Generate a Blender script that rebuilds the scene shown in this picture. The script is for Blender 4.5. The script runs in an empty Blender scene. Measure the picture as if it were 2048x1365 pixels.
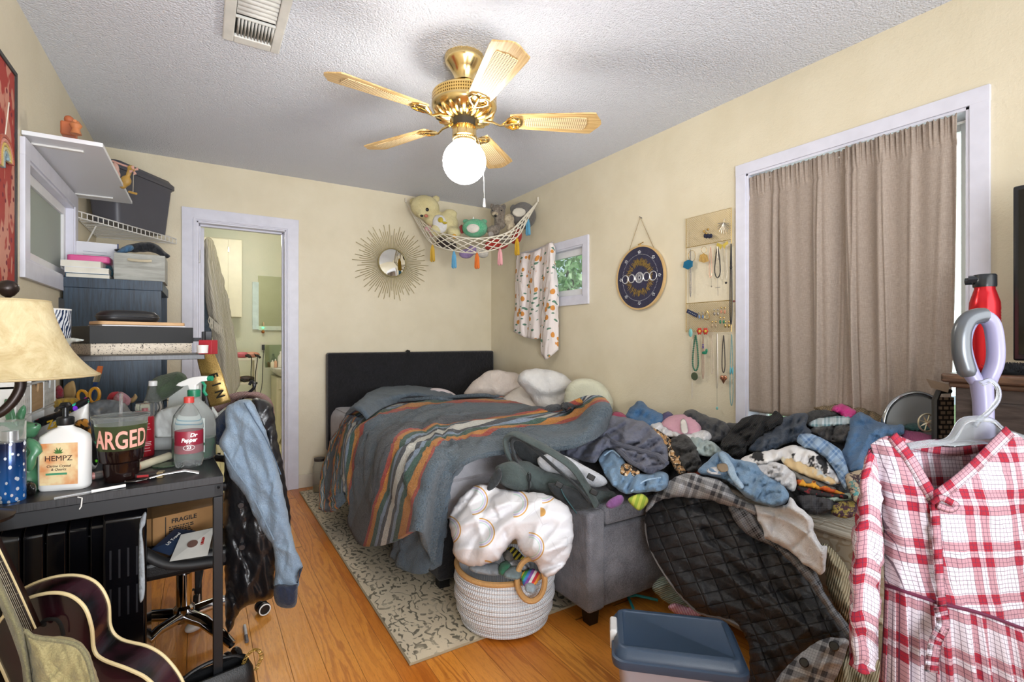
import bpy, math, random
import numpy as np
from mathutils import Vector, Matrix, noise
from mathutils.geometry import delaunay_2d_cdt
C = bpy.context.scene.collection
# ---------------------------------------------------------------- camera, world, lights, exposure
FP, CU, HV, EYE = 988.0, 1024.0, 680.0, 1.167          # focal length and horizon of the photograph (2048x1365 px), eye height in m
YAW = math.radians(32.07)
cam = bpy.data.objects.new('camera', bpy.data.cameras.new('camera')); C.objects.link(cam)
cam.location = (0, 0, EYE); cam.rotation_euler = (math.pi/2, 0, -YAW)
cam.data.sensor_width = 36; cam.data.lens = 36*FP/2048; cam.data.shift_y = -2.5/2048; cam.data.clip_start = .05
bpy.context.scene.camera = cam
sc = bpy.context.scene
sc.view_settings.view_transform = 'Standard'; sc.view_settings.look = 'None'; sc.view_settings.gamma = 1
sc.view_settings.use_curve_mapping = False
sc.view_settings.exposure = 0.11
w = bpy.data.worlds.new('sky'); sc.world = w; w.use_nodes = True
bg = w.node_tree.nodes['Background']; bg.inputs[0].default_value = (.75, .87, 1, 1); bg.inputs[1].default_value = 1.0
def area(name, loc, target, sx, sy, power, col=(1, 1, 1), spread=180):
    l = bpy.data.lights.new(name, 'AREA'); l.shape = 'RECTANGLE'; l.size = sx; l.size_y = sy; l.energy = power; l.color = col
    l.spread = math.radians(spread)
    o = bpy.data.objects.new(name, l); C.objects.link(o); o.location = loc
    o.rotation_euler = (Vector(target)-Vector(loc)).to_track_quat('-Z', 'Y').to_euler(); return o
def point(name, loc, r, power, col=(1, 1, 1)):
    l = bpy.data.lights.new(name, 'POINT'); l.shadow_soft_size = r; l.energy = power; l.color = col
    o = bpy.data.objects.new(name, l); C.objects.link(o); o.location = loc; return o
# added fill lamps behind the camera, daylight of the large window, bathroom light
area('front_fill_light', (1.25, -.8, 1.5), (1.2, 3, 1.5), 2.3, 1.7, 46, (.93, .97, 1))  # added fill lamp for the whole room; the front wall is closed
area('large_window_daylight', (2.75, 1.07, 1.55), (1, 1.07, 1.2), 1.1, 1.3, 14, (.95, .98, 1))
area('ceiling_fill_light', (.1, -.75, .95), (.9, 3.4, 2.5), .9, .5, 26, (.90, .94, 1), 100)  # added fill lamp aimed up to brighten the far ceiling
sl = bpy.data.lights.new('sun', 'SUN'); sl.energy = 2.5; sl.angle = .02; so = bpy.data.objects.new('sun', sl); C.objects.link(so); so.rotation_euler = Vector((.25, 1, -1)).to_track_quat('-Z', 'Y').to_euler()
point('bathroom_ceiling_light', (.35, 5.2, 2.2), .1, 20, (1, .97, .90))
GLOBE_STRENGTH = 46.0
# ---------------------------------------------------------------- helpers
FW = Vector((math.sin(YAW), math.cos(YAW), 0)); RT = Vector((math.cos(YAW), -math.sin(YAW), 0))
def P(u, v, x=None, y=None, z=None, d=None):
    D = FW + RT*((u-CU)/FP) + Vector((0, 0, (HV-v)/FP))
    if d is None: d = x/D.x if x is not None else y/D.y if y is not None else (z-EYE)/D.z
    return D*d + Vector((0, 0, EYE))
def V(*a): return Vector(a)
def rootof(o):
    while o.parent: o = o.parent
    return o
def tag(o, label=None, cat=None, group=None, kind=None):
    if label: o['label'] = label
    if cat: o['category'] = cat
    if group: o['group'] = group
    if kind: o['kind'] = kind
    return o
def thing(name, label, cat, loc=(0, 0, 0), group=None, rz=0):
    o = bpy.data.objects.new(name, None); C.objects.link(o); o.location = loc; o.rotation_euler.z = rz
    o.empty_display_size = .05
    return tag(o, label, cat, group)
class MB:
    def __init__(s): s.v = []; s.f = []; s.uv = {}; s.mi = []
    def add(s, vs, fs, uvs=None, mi=0):
        n = len(s.v); s.v += [tuple(p) for p in vs]
        for f in fs:
            s.f.append([n+i for i in f]); s.mi.append(mi)
        if uvs is not None:
            for i, t in enumerate(uvs): s.uv[n+i] = t
        return s
    def box(s, lo, hi, M=None, mi=0):
        x0, y0, z0 = lo; x1, y1, z1 = hi
        vs = [Vector(p) for p in ((x0,y0,z0),(x1,y0,z0),(x1,y1,z0),(x0,y1,z0),(x0,y0,z1),(x1,y0,z1),(x1,y1,z1),(x0,y1,z1))]
        if M: vs = [M @ p for p in vs]
        return s.add(vs, [(0,3,2,1),(4,5,6,7),(0,1,5,4),(1,2,6,5),(2,3,7,6),(3,0,4,7)], mi=mi)
    def bar(s, a, b, w, h, up=(0, 0, 1), mi=0):            # rectangular bar from a to b
        a, b = Vector(a), Vector(b); t = (b-a); L = t.length; t.normalize(); u = Vector(up)
        if abs(t.dot(u)) > .99: u = Vector((1, 0, 0))
        x = t.cross(u).normalized(); y = x.cross(t).normalized()
        M = Matrix((x, y, t)).transposed().to_4x4(); M.translation = a
        return s.box((-w/2, -h/2, 0), (w/2, h/2, L), M, mi)
    def lathe(s, prof, c=(0, 0, 0), n=32, M=None, mi=0, sx=1, sy=1, cap=True):     # prof: (r, z)
        vs = []; c = Vector(c); uv = []
        for j, (r, z) in enumerate(prof):
            for i in range(n):
                a = 2*math.pi*i/n; p = Vector((r*math.cos(a)*sx, r*math.sin(a)*sy, z)); vs.append((M @ p if M else p)+c)
                uv.append((i/n, j/(len(prof)-1)))
        fs = [(j*n+i, j*n+(i+1) % n, (j+1)*n+(i+1) % n, (j+1)*n+i) for j in range(len(prof)-1) for i in range(n)]
        if cap:
            if prof[0][0] > 1e-5: fs.append(list(range(n))[::-1])
            if prof[-1][0] > 1e-5: fs.append([(len(prof)-1)*n+i for i in range(n)])
        return s.add(vs, fs, uv, mi)
    def cyl(s, a, b, r, r2=None, n=16, mi=0):
        a, b = Vector(a), Vector(b); q = (b-a).to_track_quat('Z', 'Y').to_matrix().to_4x4()
        return s.lathe([(r, 0), (r if r2 is None else r2, (b-a).length)], a, n, q, mi)
    def ell(s, c, r, M=None, n=20, m=12, mi=0):
        r = (r, r, r) if isinstance(r, (int, float)) else r
        S = Matrix.Diagonal((*r, 1)); M2 = (M @ S) if M else S
        return s.lathe([(max(math.sin(math.pi*j/m), 1e-4 if 0 < j < m else 0.0005), -math.cos(math.pi*j/m)) for j in range(m+1)], c, n, M2, mi)
    def tube(s, pts, r, n=8, closed=False, mi=0, cap=True, flat=1):
        pts = [Vector(p) for p in pts]; m = len(pts); R = r if isinstance(r, (list, tuple)) else [r]*m
        vs = []; t0 = (pts[1]-pts[0]).normalized(); nrm = t0.orthogonal().normalized(); prev = t0
        for i in range(m):
            t = ((pts[(i+1) % m]-pts[i-1]) if (closed or 0 < i < m-1) else (pts[1]-pts[0] if i == 0 else pts[-1]-pts[-2]))
            if t.length < 1e-9: t = prev.copy()
            t.normalize(); ax = prev.cross(t)
            if ax.length > 1e-6: nrm = Matrix.Rotation(prev.angle(t), 3, ax.normalized()) @ nrm
            nrm = (nrm - t*nrm.dot(t)).normalized(); prev = t; bn = t.cross(nrm)
            for k in range(n):
                a = 2*math.pi*k/n; vs.append(pts[i]+(nrm*math.cos(a)+bn*math.sin(a)*flat)*R[i])
        seg = m if closed else m-1
        fs = [(i*n+k, i*n+(k+1) % n, ((i+1) % m)*n+(k+1) % n, ((i+1) % m)*n+k) for i in range(seg) for k in range(n)]
        if cap and not closed: fs += [list(range(n))[::-1], [(m-1)*n+k for k in range(n)]]
        return s.add(vs, fs, mi=mi)
    def prism(s, poly, M, h, mi=0):                       # poly in the XY of M, extruded along its Z by h
        n = len(poly); vs = [M @ Vector((x, y, 0)) for x, y in poly]+[M @ Vector((x, y, h)) for x, y in poly]
        return s.add(vs, [list(range(n))[::-1], [n+i for i in range(n)]]+[(i, (i+1) % n, n+(i+1) % n, n+i) for i in range(n)], mi=mi)
    def grid(s, G, uv=None, mi=0, flip=False):            # G[i][j] points
        a, b = len(G), len(G[0]); vs = [p for row in G for p in row]
        fs = [(i*b+j, i*b+j+1, (i+1)*b+j+1, (i+1)*b+j) for i in range(a-1) for j in range(b-1)]
        if flip: fs = [f[::-1] for f in fs]
        if uv is None: uv = [(j/(b-1), i/(a-1)) for i in range(a) for j in range(b)]
        return s.add(vs, fs, uv, mi)
    def build(s, name, mat, parent=None, smooth=True, bevel=0, bseg=2, sub=0, solid=0, kind=None, label=None, auto=38, soff=0):
        me = bpy.data.meshes.new(name)
        if parent is not None: L = rootof(parent).location.copy(); Rz = -rootof(parent).rotation_euler.z
        else:
            A = np.array(s.v); L = Vector(((A[:,0].min()+A[:,0].max())/2, (A[:,1].min()+A[:,1].max())/2, A[:,2].min())); Rz = 0
        vs = [(p[0]-L.x, p[1]-L.y, p[2]-L.z) for p in s.v]
        if Rz:
            c_, s_ = math.cos(Rz), math.sin(Rz); vs = [(x*c_-y*s_, x*s_+y*c_, z) for x, y, z in vs]
        me.from_pydata(vs, [], s.f)
        if s.uv:
            ul = me.uv_layers.new(name='UVMap'); li = np.zeros(len(me.loops), dtype=np.int32); me.loops.foreach_get('vertex_index', li)
            arr = np.zeros((len(s.v), 2));
            for k, t in s.uv.items(): arr[k] = t
            ul.data.foreach_set('uv', arr[li].ravel())
        for m in (mat if isinstance(mat, (list, tuple)) else [mat]): me.materials.append(m)
        me.polygons.foreach_set('material_index', s.mi)
        if smooth:
            me.polygons.foreach_set('use_smooth', [True]*len(me.polygons))
            if auto: me.set_sharp_from_angle(angle=math.radians(auto))
        me.update()
        o = bpy.data.objects.new(name, me); C.objects.link(o)
        if parent is not None: o.parent = parent
        else: o.location = L
        if solid: m = o.modifiers.new('solid', 'SOLIDIFY'); m.thickness = solid; m.offset = soff
        if bevel: m = o.modifiers.new('bevel', 'BEVEL'); m.width = bevel; m.segments = bseg; m.limit_method = 'ANGLE'; m.angle_limit = math.radians(40)
        if sub: m = o.modifiers.new('sub', 'SUBSURF'); m.levels = sub; m.render_levels = sub
        if kind: o['kind'] = kind
        if label: o['label'] = label
        return o
def one(name, mat, label, cat, mb, group=None, **k):      # a thing that is one mesh
    return tag(mb.build(name, mat, **k), label, cat, group)
def crom(pts, k, closed=False):                           # Catmull-Rom through pts (any dimension, numpy)
    A = np.array([tuple(p) for p in pts], float); n = len(A)
    if closed: A = np.vstack([A[-1], A, A[0], A[1]])
    else: A = np.vstack([2*A[0]-A[1], A, 2*A[-1]-A[-2]])
    out = []
    for i in range(1, len(A)-2):
        for t in np.arange(k)/k:
            a, b, c, d = A[i-1:i+3]
            out.append(.5*((2*b)+(c-a)*t+(2*a-5*b+4*c-d)*t*t+(3*b-a-3*c+d)*t**3))
    if not closed: out.append(A[-2])
    return np.array(out)
def wr(x, y, seed, sc=1.0, ang=0., an=2.5):               # cloth relief, about 0..1: rolling folds plus crossing creases
    r = np.random.default_rng(seed); out = np.zeros_like(x); tot = 0
    c, s = math.cos(ang), math.sin(ang); x1 = x*c+y*s; y1 = -x*s+y*c; X = x1/sc; Y = y1/sc/an
    for _ in range(3):
        a, b, p = r.uniform(1.2, 2.6), r.uniform(0, 6.28), r.uniform(0, 6.28)
        X = X+.22*np.sin(a*Y*3+p+X*.7)+.1*np.sin(5*Y+b); Y = Y+.2*np.sin(a*X+b)
    for k in range(3):
        f = 1.6*1.8**k; w_ = .42**k; th = r.normal(0, .3)
        out += w_*np.abs(np.sin(f*(X*math.cos(th)+Y*math.sin(th))*1.57+r.uniform(0, 6))); tot += w_
    x0, xr, y0, yr = x1.min(), np.ptp(x1), y1.min(), np.ptp(y1)
    n = int(min(90, max(6, xr*yr/sc**2*4.5))); acc = np.zeros_like(x)
    for _ in range(n):
        cx, cy = x0+r.random()*xr, y0+r.random()*yr; th = math.pi/2+r.normal(0, .55); L = sc*r.uniform(.6, 1.7)*(.5+an/2.5*.5); wd = sc*r.uniform(.045, .13)
        t = (x1-cx)*math.cos(th)+(y1-cy)*math.sin(th); d = -(x1-cx)*math.sin(th)+(y1-cy)*math.cos(th)+r.normal(0, .35)*t*t/L
        acc += r.choice([1, 1, -1])*r.uniform(.4, 1)*np.exp(-np.abs(d)/wd)*np.clip(1-(t/L)**2, 0, 1)
    return .62*out/tot+.42*np.tanh(acc*1.1)
def normals(G):
    du = np.gradient(G, axis=0); dv = np.gradient(G, axis=1); n = np.cross(du, dv); return n/np.maximum(np.linalg.norm(n, axis=2, keepdims=True), 1e-9)
def surf(ctrl, ku=8, kv=8, amp=0, sc=.12, ang=0, an=2.5, seed=1, cu=False, cv=False, edge=0, flip=False):
    """interpolated cloth surface through control points ctrl[i][j]; returns points array (a,b,3) and arc-length uv"""
    rows = np.array([crom(r, kv, cv) for r in ctrl]); a, b, _ = rows.shape
    G = np.stack([crom(rows[:, j], ku, cu) for j in range(b)], axis=1)
    U = np.concatenate([np.zeros((G.shape[0], 1)), np.cumsum(np.linalg.norm(np.diff(G, axis=1), axis=2), axis=1)], axis=1)
    W = np.concatenate([np.zeros((1, G.shape[1])), np.cumsum(np.linalg.norm(np.diff(G, axis=0), axis=2), axis=0)], axis=0)
    if amp:
        k = wr(U, W, seed, sc, ang, an)-.5
        if edge:
            i = np.linspace(0, 1, G.shape[0])[:, None]; j = np.linspace(0, 1, G.shape[1])[None]
            k = k*np.clip(np.minimum(np.minimum(i, 1-i), np.minimum(j, 1-j))*edge, .15, 1)
        n = normals(G); G = G+n*(k*amp)[..., None]*(-1 if flip else 1)
    return G, U, W
def sheet(name, mat, ctrl, parent=None, th=.006, uvmode='len', build=None, **k):
    G, U, W = surf(ctrl, **k); mb = MB()
    if uvmode == 'len': uv = np.stack([U, W], -1)
    elif uvmode == 'proj': lat = G[..., 0]*RT.x+G[..., 1]*RT.y; uv = np.stack([lat+G[..., 2]*.16, G[..., 2]+lat*.05], -1)
    else:
        a, b = U.shape; uv = np.stack(np.meshgrid(np.linspace(0, 1, b), np.linspace(0, 1, a)), -1)
    mb.grid([[tuple(p) for p in r] for r in G], [tuple(t) for t in uv.reshape(-1, 2)])
    return mb.build(name, mat, parent, solid=th, auto=0, **(build or {}))
def puffmesh(outl, depth, th=.03, amp=.012, sc=.1, ang=0., an=2.5, seed=1, step=5, rnd=.03, smooth=4, back=.6, extra=(), lean=0):
    """a puffed soft form: outline in photo pixels, depth(u,v) -> distance of its middle surface, real thickness th"""
    O = crom(outl, smooth, True)[:, :2] if smooth else np.array([p[:2] for p in outl], float)
    seg = np.diff(np.vstack([O, O[:1]]), axis=0); L = np.linalg.norm(seg, axis=1); keep = []
    for i, l in enumerate(L):
        for t in np.arange(max(1, int(l/step)))/max(1, int(l/step)): keep.append(O[i]+seg[i]*t)
    O = np.array(keep); n = len(O)
    if amp > .02:
        rj = np.random.default_rng(seed+77); q = np.arange(n)*step; j = sum(rj.uniform(.5, 1)*np.sin(q/L_+rj.uniform(0, 6)) for L_ in (2.6, 4.1, 7.3, 12.)); t = np.roll(O, -1, 0)-np.roll(O, 1, 0); t /= np.maximum(np.linalg.norm(t, axis=1, keepdims=True), 1e-6); O = O+np.stack([t[:, 1], -t[:, 0]], 1)*(j*min(.75, amp*14))[:, None]
    lo, hi = O.min(0), O.max(0); gx = np.arange(lo[0], hi[0], step); gy = np.arange(lo[1], hi[1], step*.87)
    Gx, Gy = np.meshgrid(gx, gy); Gx = Gx+(np.arange(len(gy)) % 2*step/2)[:, None]; Q = np.stack([Gx.ravel(), Gy.ravel()], 1)
    x, y = Q[:, 0], Q[:, 1]; ins = np.zeros(len(Q), bool); A, B = O, np.roll(O, -1, 0)
    for (ax, ay), (bx, by) in zip(A, B):
        c = ((ay > y) != (by > y)); 
        with np.errstate(divide='ignore', invalid='ignore'): ins ^= c & (x < (bx-ax)*(y-ay)/(by-ay)+ax)
    Q = Q[ins]; D2 = np.min(np.hypot(Q[:, None, 0]-O[None, :, 0], Q[:, None, 1]-O[None, :, 1]), axis=1) if len(Q) else np.zeros(0)
    Q = Q[D2 > step*.55]; D2 = D2[D2 > step*.55]
    pts = [Vector(p) for p in O]+[Vector(p) for p in Q]
    vo, _, fo, _, _, _ = delaunay_2d_cdt(pts, [(i, (i+1) % n) for i in range(n)], [list(range(n))], 1, 1e-5)
    W = np.array([(p.x, p.y) for p in vo]); DE = np.min(np.hypot(W[:, None, 0]-O[None, :, 0], W[:, None, 1]-O[None, :, 1]), axis=1)
    dep = np.array([depth(u, v) for u, v in W]); ppm = FP/dep
    de = DE/ppm; h = np.sqrt(np.clip(1-(1-np.clip(de/rnd, 0, 1))**2, 0, 1)); bd = DE < .01
    X = W[:, 0]/ppm.mean(); Y = W[:, 1]/ppm.mean(); k = wr(X, Y, seed, sc, ang, an)
    for (eu, ev, er, ea) in extra: h = h*(1+ea*np.exp(-((W[:, 0]-eu)**2+(W[:, 1]-ev)**2)/er**2))
    front = dep-h*th*.5-h*(k-.35)*amp; bk = dep+h*th*back
    vs = [P(u, v, d=d) for (u, v), d in zip(W, front)]; idx = {}; vb = []
    for i, (u, v) in enumerate(W):
        if bd[i]: idx[i] = i
        else:
            idx[i] = len(W)+len(vb); vb.append(P(u, v, d=bk[i]))
    fs = []; 
    for f in fo:
        f = list(f); a, b, c = W[f[0]], W[f[1]], W[f[2]]
        if (b[0]-a[0])*(c[1]-a[1])-(b[1]-a[1])*(c[0]-a[0]) > 0: f = f[::-1]
        fs.append(f); g = [idx[i] for i in f[::-1]]
        if g != f[::-1]: fs.append(g)
    uv = np.stack([X, -Y], 1); uvs = [tuple(t) for t in uv]+[tuple(uv[i]) for i in range(len(W)) if not bd[i]]
    return MB().add(vs+vb, fs, uvs)
def plane3(a, b, c):
    a, b, c = Vector(a), Vector(b), Vector(c); n = (b-a).cross(c-a); o = Vector((0, 0, EYE))
    def dep(u, v, off=0.):
        D = FW + RT*((u-CU)/FP) + Vector((0, 0, (HV-v)/FP)); return n.dot(a-o)/n.dot(D)-off
    return dep
def off(fn, o): return lambda u, v: fn(u, v)-o
def const(d): return lambda u, v: d
def text(name, s, size, M, mat, parent, ext=.0004, align='CENTER', shear=0, bold=0, sx=1, bend=None):
    cu = bpy.data.curves.new(name, 'FONT'); cu.body = s; cu.size = size; cu.extrude = ext; cu.align_x = align; cu.align_y = 'CENTER'; cu.shear = shear; cu.offset = bold
    cu.resolution_u = 3
    t = bpy.data.objects.new('tmp', cu); C.objects.link(t); bpy.context.view_layer.update()
    me = bpy.data.meshes.new_from_object(t.evaluated_get(bpy.context.evaluated_depsgraph_get()))
    bpy.data.objects.remove(t); mb = MB(); vs = []
    for v in me.vertices:
        p = Vector((v.co.x*sx, v.co.y, v.co.z))
        if bend: p = Vector((math.sin(p.x/bend)*(bend+p.z), p.y, math.cos(p.x/bend)*(bend+p.z)-bend))
        vs.append(M @ p)
    mb.add(vs, [list(p.vertices) for p in me.polygons]); bpy.data.meshes.remove(me)
    return mb.build(name, mat, parent, smooth=False)
def frame(o, x, y):                                        # matrix with origin o, X axis x, Y axis y (made orthogonal)
    x = Vector(x).normalized(); y = Vector(y); y = (y-x*y.dot(x)).normalized(); z = x.cross(y)
    M = Matrix((x, y, z)).transposed().to_4x4(); M.translation = Vector(o); return M
def copy_tree(o, parent=None):
    c = o.copy(); C.objects.link(c); c.parent = parent
    for ch in list(o.children): copy_tree(ch, c)
    return c
# ---------------------------------------------------------------- materials
MATS = {}
def srgb(h):
    if isinstance(h, str):
        h = h.lstrip('#'); c = [int(h[i:i+2], 16)/255 for i in (0, 2, 4)]
    else: c = h
    return tuple((x/12.92 if x <= .04045 else ((x+.055)/1.055)**2.4) for x in c)+(1,)
class NT:
    def __init__(s, name):
        s.m = bpy.data.materials.new(name); s.m.use_nodes = True; s.t = s.m.node_tree; s.b = s.t.nodes['Principled BSDF']; s._tc = None
    def n(s, typ, **k):
        x = s.t.nodes.new('ShaderNode'+typ)
        for a, b in k.items():
            if a.startswith('i_'): s.inp(x, a[2:], b)
            else: setattr(x, a, b)
        return x
    def inp(s, x, name, val):
        i = x.inputs[int(name)] if name.isdigit() else x.inputs[name.replace('_', ' ')]
        if hasattr(val, 'is_output') or isinstance(val, bpy.types.NodeSocket): s.t.links.new(val, i)
        else: i.default_value = val
    def tc(s, kind='Object'):
        if not s._tc: s._tc = s.n('TexCoord')
        return s._tc.outputs[kind]
    def map(s, v, scale=(1, 1, 1), rot=(0, 0, 0), loc=(0, 0, 0)):
        m = s.n('Mapping', i_Vector=v); m.inputs['Scale'].default_value = scale; m.inputs['Rotation'].default_value = rot; m.inputs['Location'].default_value = loc
        return m.outputs[0]
    def noise(s, v, scale, detail=3, rough=.5, dist=0):
        x = s.n('TexNoise', i_Vector=v, i_Scale=scale, i_Detail=detail, i_Roughness=rough, i_Distortion=dist); return x.outputs[0]
    def ramp(s, f, stops, interp='LINEAR'):
        r = s.n('ValToRGB', i_Fac=f); e = r.color_ramp; e.interpolation = interp
        while len(e.elements) < len(stops): e.elements.new(.5)
        for el, (p, c) in zip(e.elements, stops): el.position = p; el.color = srgb(c) if not isinstance(c, float) else (c, c, c, 1)
        return r.outputs[0]
    def mix(s, f, a, b, typ='MIX'):
        x = s.n('Mix', data_type='RGBA', blend_type=typ); s.inp(x, '0', f)
        for k, q in ((6, a), (7, b)):
            if isinstance(q, str): q = srgb(q)
            s.inp(x, str(k), q)
        return x.outputs[2]
    def math(s, op, a, b=0., c=None):
        x = s.n('Math', operation=op); s.inp(x, '0', a); s.inp(x, '1', b)
        if c is not None: s.inp(x, '2', c)
        return x.outputs[0]
    def sep(s, v): x = s.n('SeparateXYZ', i_Vector=v); return x.outputs
    def comb(s, x=0., y=0., z=0.): q = s.n('CombineXYZ'); s.inp(q, '0', x); s.inp(q, '1', y); s.inp(q, '2', z); return q.outputs[0]
    def bump(s, h, dist=.002, st=1.):
        b = s.n('Bump', i_Height=h); b.inputs['Distance'].default_value = dist; b.inputs['Strength'].default_value = st
        if s.b.inputs['Normal'].is_linked: s.t.links.new(s.b.inputs['Normal'].links[0].from_socket, b.inputs['Normal'])
        s.t.links.new(b.outputs[0], s.b.inputs['Normal'])
    def done(s, col=None, rough=.6, metal=0., **k):
        if col is not None: s.inp(s.b, 'Base_Color', srgb(col) if isinstance(col, str) else col)
        s.inp(s.b, 'Roughness', rough); s.inp(s.b, 'Metallic', metal)
        for a, b in k.items(): s.inp(s.b, a, b)
        return s.m
def M(col, rough=.5, metal=0., var=.06, bump=0., bs=60, **k):        # plain material with a faint mottling
    key = ('M', col, rough, metal, var, bump, bs, tuple(sorted((a, str(b)) for a, b in k.items())))
    if key not in MATS:
        t = NT('paint_'+col.strip('#')); v = t.tc(); nz = t.noise(v, 14, 2)
        c = srgb(col); d = tuple(x*(1-var*2.2) for x in c[:3])+(1,)
        base = t.mix(t.ramp(nz, [(.35, 0.), (.65, 1.)]), c, d) if var else c
        if bump: t.bump(t.noise(v, bs, 3), bump)
        MATS[key] = t.done(base, rough, metal, **k)
    return MATS[key]
def cloth(col, col2=None, sc=700, var=.1, rough=.9, b=.0006, sheen=.15):   # woven fabric, wrinkled by a soft bump
    key = ('C', col, col2, sc, var, rough, b)
    if key not in MATS:
        t = NT('fabric_'+col.strip('#')); v = t.tc(); c = srgb(col); d = srgb(col2) if col2 else tuple(x*(1-var*3) for x in c[:3])+(1,)
        nz = t.noise(v, 9, 4, .6); fine = t.noise(v, sc, 2)
        f = t.math('ADD', t.math('MULTIPLY', nz, .5), t.math('MULTIPLY', fine, .5))
        t.bump(t.noise(v, 30, 5, .65, 1.2), .014, .6); t.bump(fine, b)
        MATS[key] = t.done(t.mix(t.ramp(f, [(.38, 0.), (.62, 1.)]), c, d), rough, Sheen_Weight=sheen)
    return MATS[key]
# ---------------------------------------------------------------- the setting
XL, XR, YB, YF, ZC = -.59, 2.38, 4.18, -.95, 2.44
def wallmat(name, a, b, bdist=.0025):
    t = NT(name); v = t.tc(); n1 = t.noise(v, 3, 3, .6)
    t.bump(t.noise(v, 55, 5, .65), bdist, .8); t.bump(t.noise(v, 160, 2), .0008, .5)
    return t.done(t.mix(t.ramp(n1, [(.35, 0.), (.7, 1.)]), a, b), .42, Specular_IOR_Level=.35)
wall_m = wallmat('cream_plaster', '#E2D8BF', '#DACFB4')
bath_m = wallmat('pale_green_cream_plaster', '#E6E4D0', '#DDE0CC')
def ceilmat():
    t = NT('popcorn_ceiling'); v = t.tc()
    vo = t.n('TexVoronoi', i_Vector=v, i_Scale=125.0, feature='SMOOTH_F1'); vo.inputs['Smoothness'].default_value = .4
    nz = t.noise(v, 190, 4, .7); big = t.noise(v, 60, 2)
    h = t.math('ADD', t.math('MULTIPLY', vo.outputs[0], -1.), t.math('MULTIPLY', nz, .9))
    t.bump(h, .007, 1.)
    speck = t.ramp(t.noise(v, 210, 2, .6), [(.24, 1.), (.30, 0.)])
    return t.done(t.mix(speck, '#E9ECF5', '#A4A5AC'), .95)
ceil_m = ceilmat()
def floormat():
    t = NT('orange_pine_boards'); p = t.tc(); x, y, z = t.sep(p)[:3]
    W = .105; xi = t.math('DIVIDE', x, W); fl = t.math('FLOOR', xi); fr = t.math('FRACT', xi)
    rn = t.n('TexWhiteNoise', noise_dimensions='1D'); t.inp(rn, 'W', fl); r1 = rn.outputs[0]
    yy = t.math('ADD', y, t.math('MULTIPLY', r1, 3.7)); q = t.math('DIVIDE', yy, 3.4); fy = t.math('FLOOR', q)
    r2 = t.n('TexWhiteNoise', noise_dimensions='2D', i_Vector=t.comb(fl, fy, 0.)).outputs[0]
    gv = t.comb(t.math('ADD', x, t.math('MULTIPLY', r2, 9.)), t.math('MULTIPLY', yy, .1), r2)
    # growth rings bend around the knots
    kn = t.n('TexVoronoi', i_Vector=t.comb(x, t.math('MULTIPLY', y, .38), fl), i_Scale=4.2); kd = kn.outputs[0]
    wv = t.n('TexWave', i_Vector=gv, i_Scale=9.0, i_Distortion=16.0, i_Detail=3.0); wv.inputs['Detail Scale'].default_value = 2.2; wv.bands_direction = 'X'
    fine = t.noise(t.map(gv, (60, 60, 1)), 5, 4, .7)
    base = t.mix(r2, '#E59A3E', '#C26E20'); base = t.mix(t.ramp(t.noise(p, 1.3, 2), [(.4, 0.), (.7, .5)]), base, '#EBA94F')
    c = t.mix(t.math('MULTIPLY', t.math('MULTIPLY', t.ramp(wv.outputs[0], [(.5, 0.), (.95, 1.)]), t.ramp(t.noise(gv, 6, 2), [(.4, .15), (.65, 1.)])), .6), base, '#9A4A12')
    c = t.mix(t.math('MULTIPLY', t.ramp(fine, [(.5, 0.), (.75, 1.)]), .45), c, '#7A3B12')
    c = t.mix(t.ramp(kd, [(.05, 1.), (.10, 0.)]), c, '#43200C')
    gap = t.math('MAXIMUM', t.ramp(fr, [(.0, 1.), (.02, 0.)]), t.ramp(t.math('FRACT', q), [(0., 1.), (.0012, 0.)]))
    # one repaired, sanded pale patch beside the chair
    dx = t.math('DIVIDE', t.math('SUBTRACT', x, .31), .17); dy = t.math('DIVIDE', t.math('SUBTRACT', y, 2.28), .33)
    rr = t.math('ADD', t.math('ADD', t.math('MULTIPLY', dx, dx), t.math('MULTIPLY', dy, dy)), t.math('MULTIPLY', t.noise(p, 9, 3), .9))
    c = t.mix(t.ramp(rr, [(.8, .8), (1.5, 0.)]), c, '#E2C193')
    c = t.mix(gap, c, '#2B1407')
    t.bump(t.math('SUBTRACT', t.math('MULTIPLY', wv.outputs[0], .15), gap), .0016, .8)
    return t.done(c, t.ramp(t.noise(p, 6, 3), [(.3, .26), (.7, .42)]), Specular_IOR_Level=.45)
floor_m = floormat()
trim_m = M('#DCDCE8', .35, var=.03, bump=.0006, bs=30)
white_m = M('#E9E9EA', .4, var=.02)
T = .13
def slab(mb, lo, hi): return mb.box(lo, hi)
tag(MB().box((XL-T, YF-T, -.06), (XR+T, YB+T, 0)).build('floor', floor_m, smooth=False), kind='structure')
tag(MB().box((XL-T, YF-T, ZC), (XR+T, YB+T, ZC+.08)).build('ceiling', ceil_m, smooth=False), kind='structure')
DX0, DX1, DZ = -.035, .55, 2.015
def wall_holes(name, axis, c0, c1, a0, a1, z0, z1, holes, mat):
    """wall in the plane axis between c0 and c1, spanning a0..a1; holes = [(a,b,za,zb)]"""
    mb = MB(); cuts = sorted({a0, a1, *[h[0] for h in holes], *[h[1] for h in holes]})
    for p, q in zip(cuts, cuts[1:]):
        hs = [h for h in holes if h[0] <= p and h[1] >= q]; spans = [(z0, z1)]
        for h in hs: spans = [s for a, b in spans for s in ((a, min(b, h[2])), (max(a, h[3]), b)) if s[1]-s[0] > 1e-4]
        for a, b in spans:
            mb.box((c0, p, a), (c1, q, b)) if axis == 'x' else mb.box((p, c0, a), (q, c1, b))
    return tag(mb.build(name, mat, smooth=False), kind='structure')
W1 = (2.655, 3.47, 1.475, 1.875)      # left window opening y0,y1,z0,z1
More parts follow.
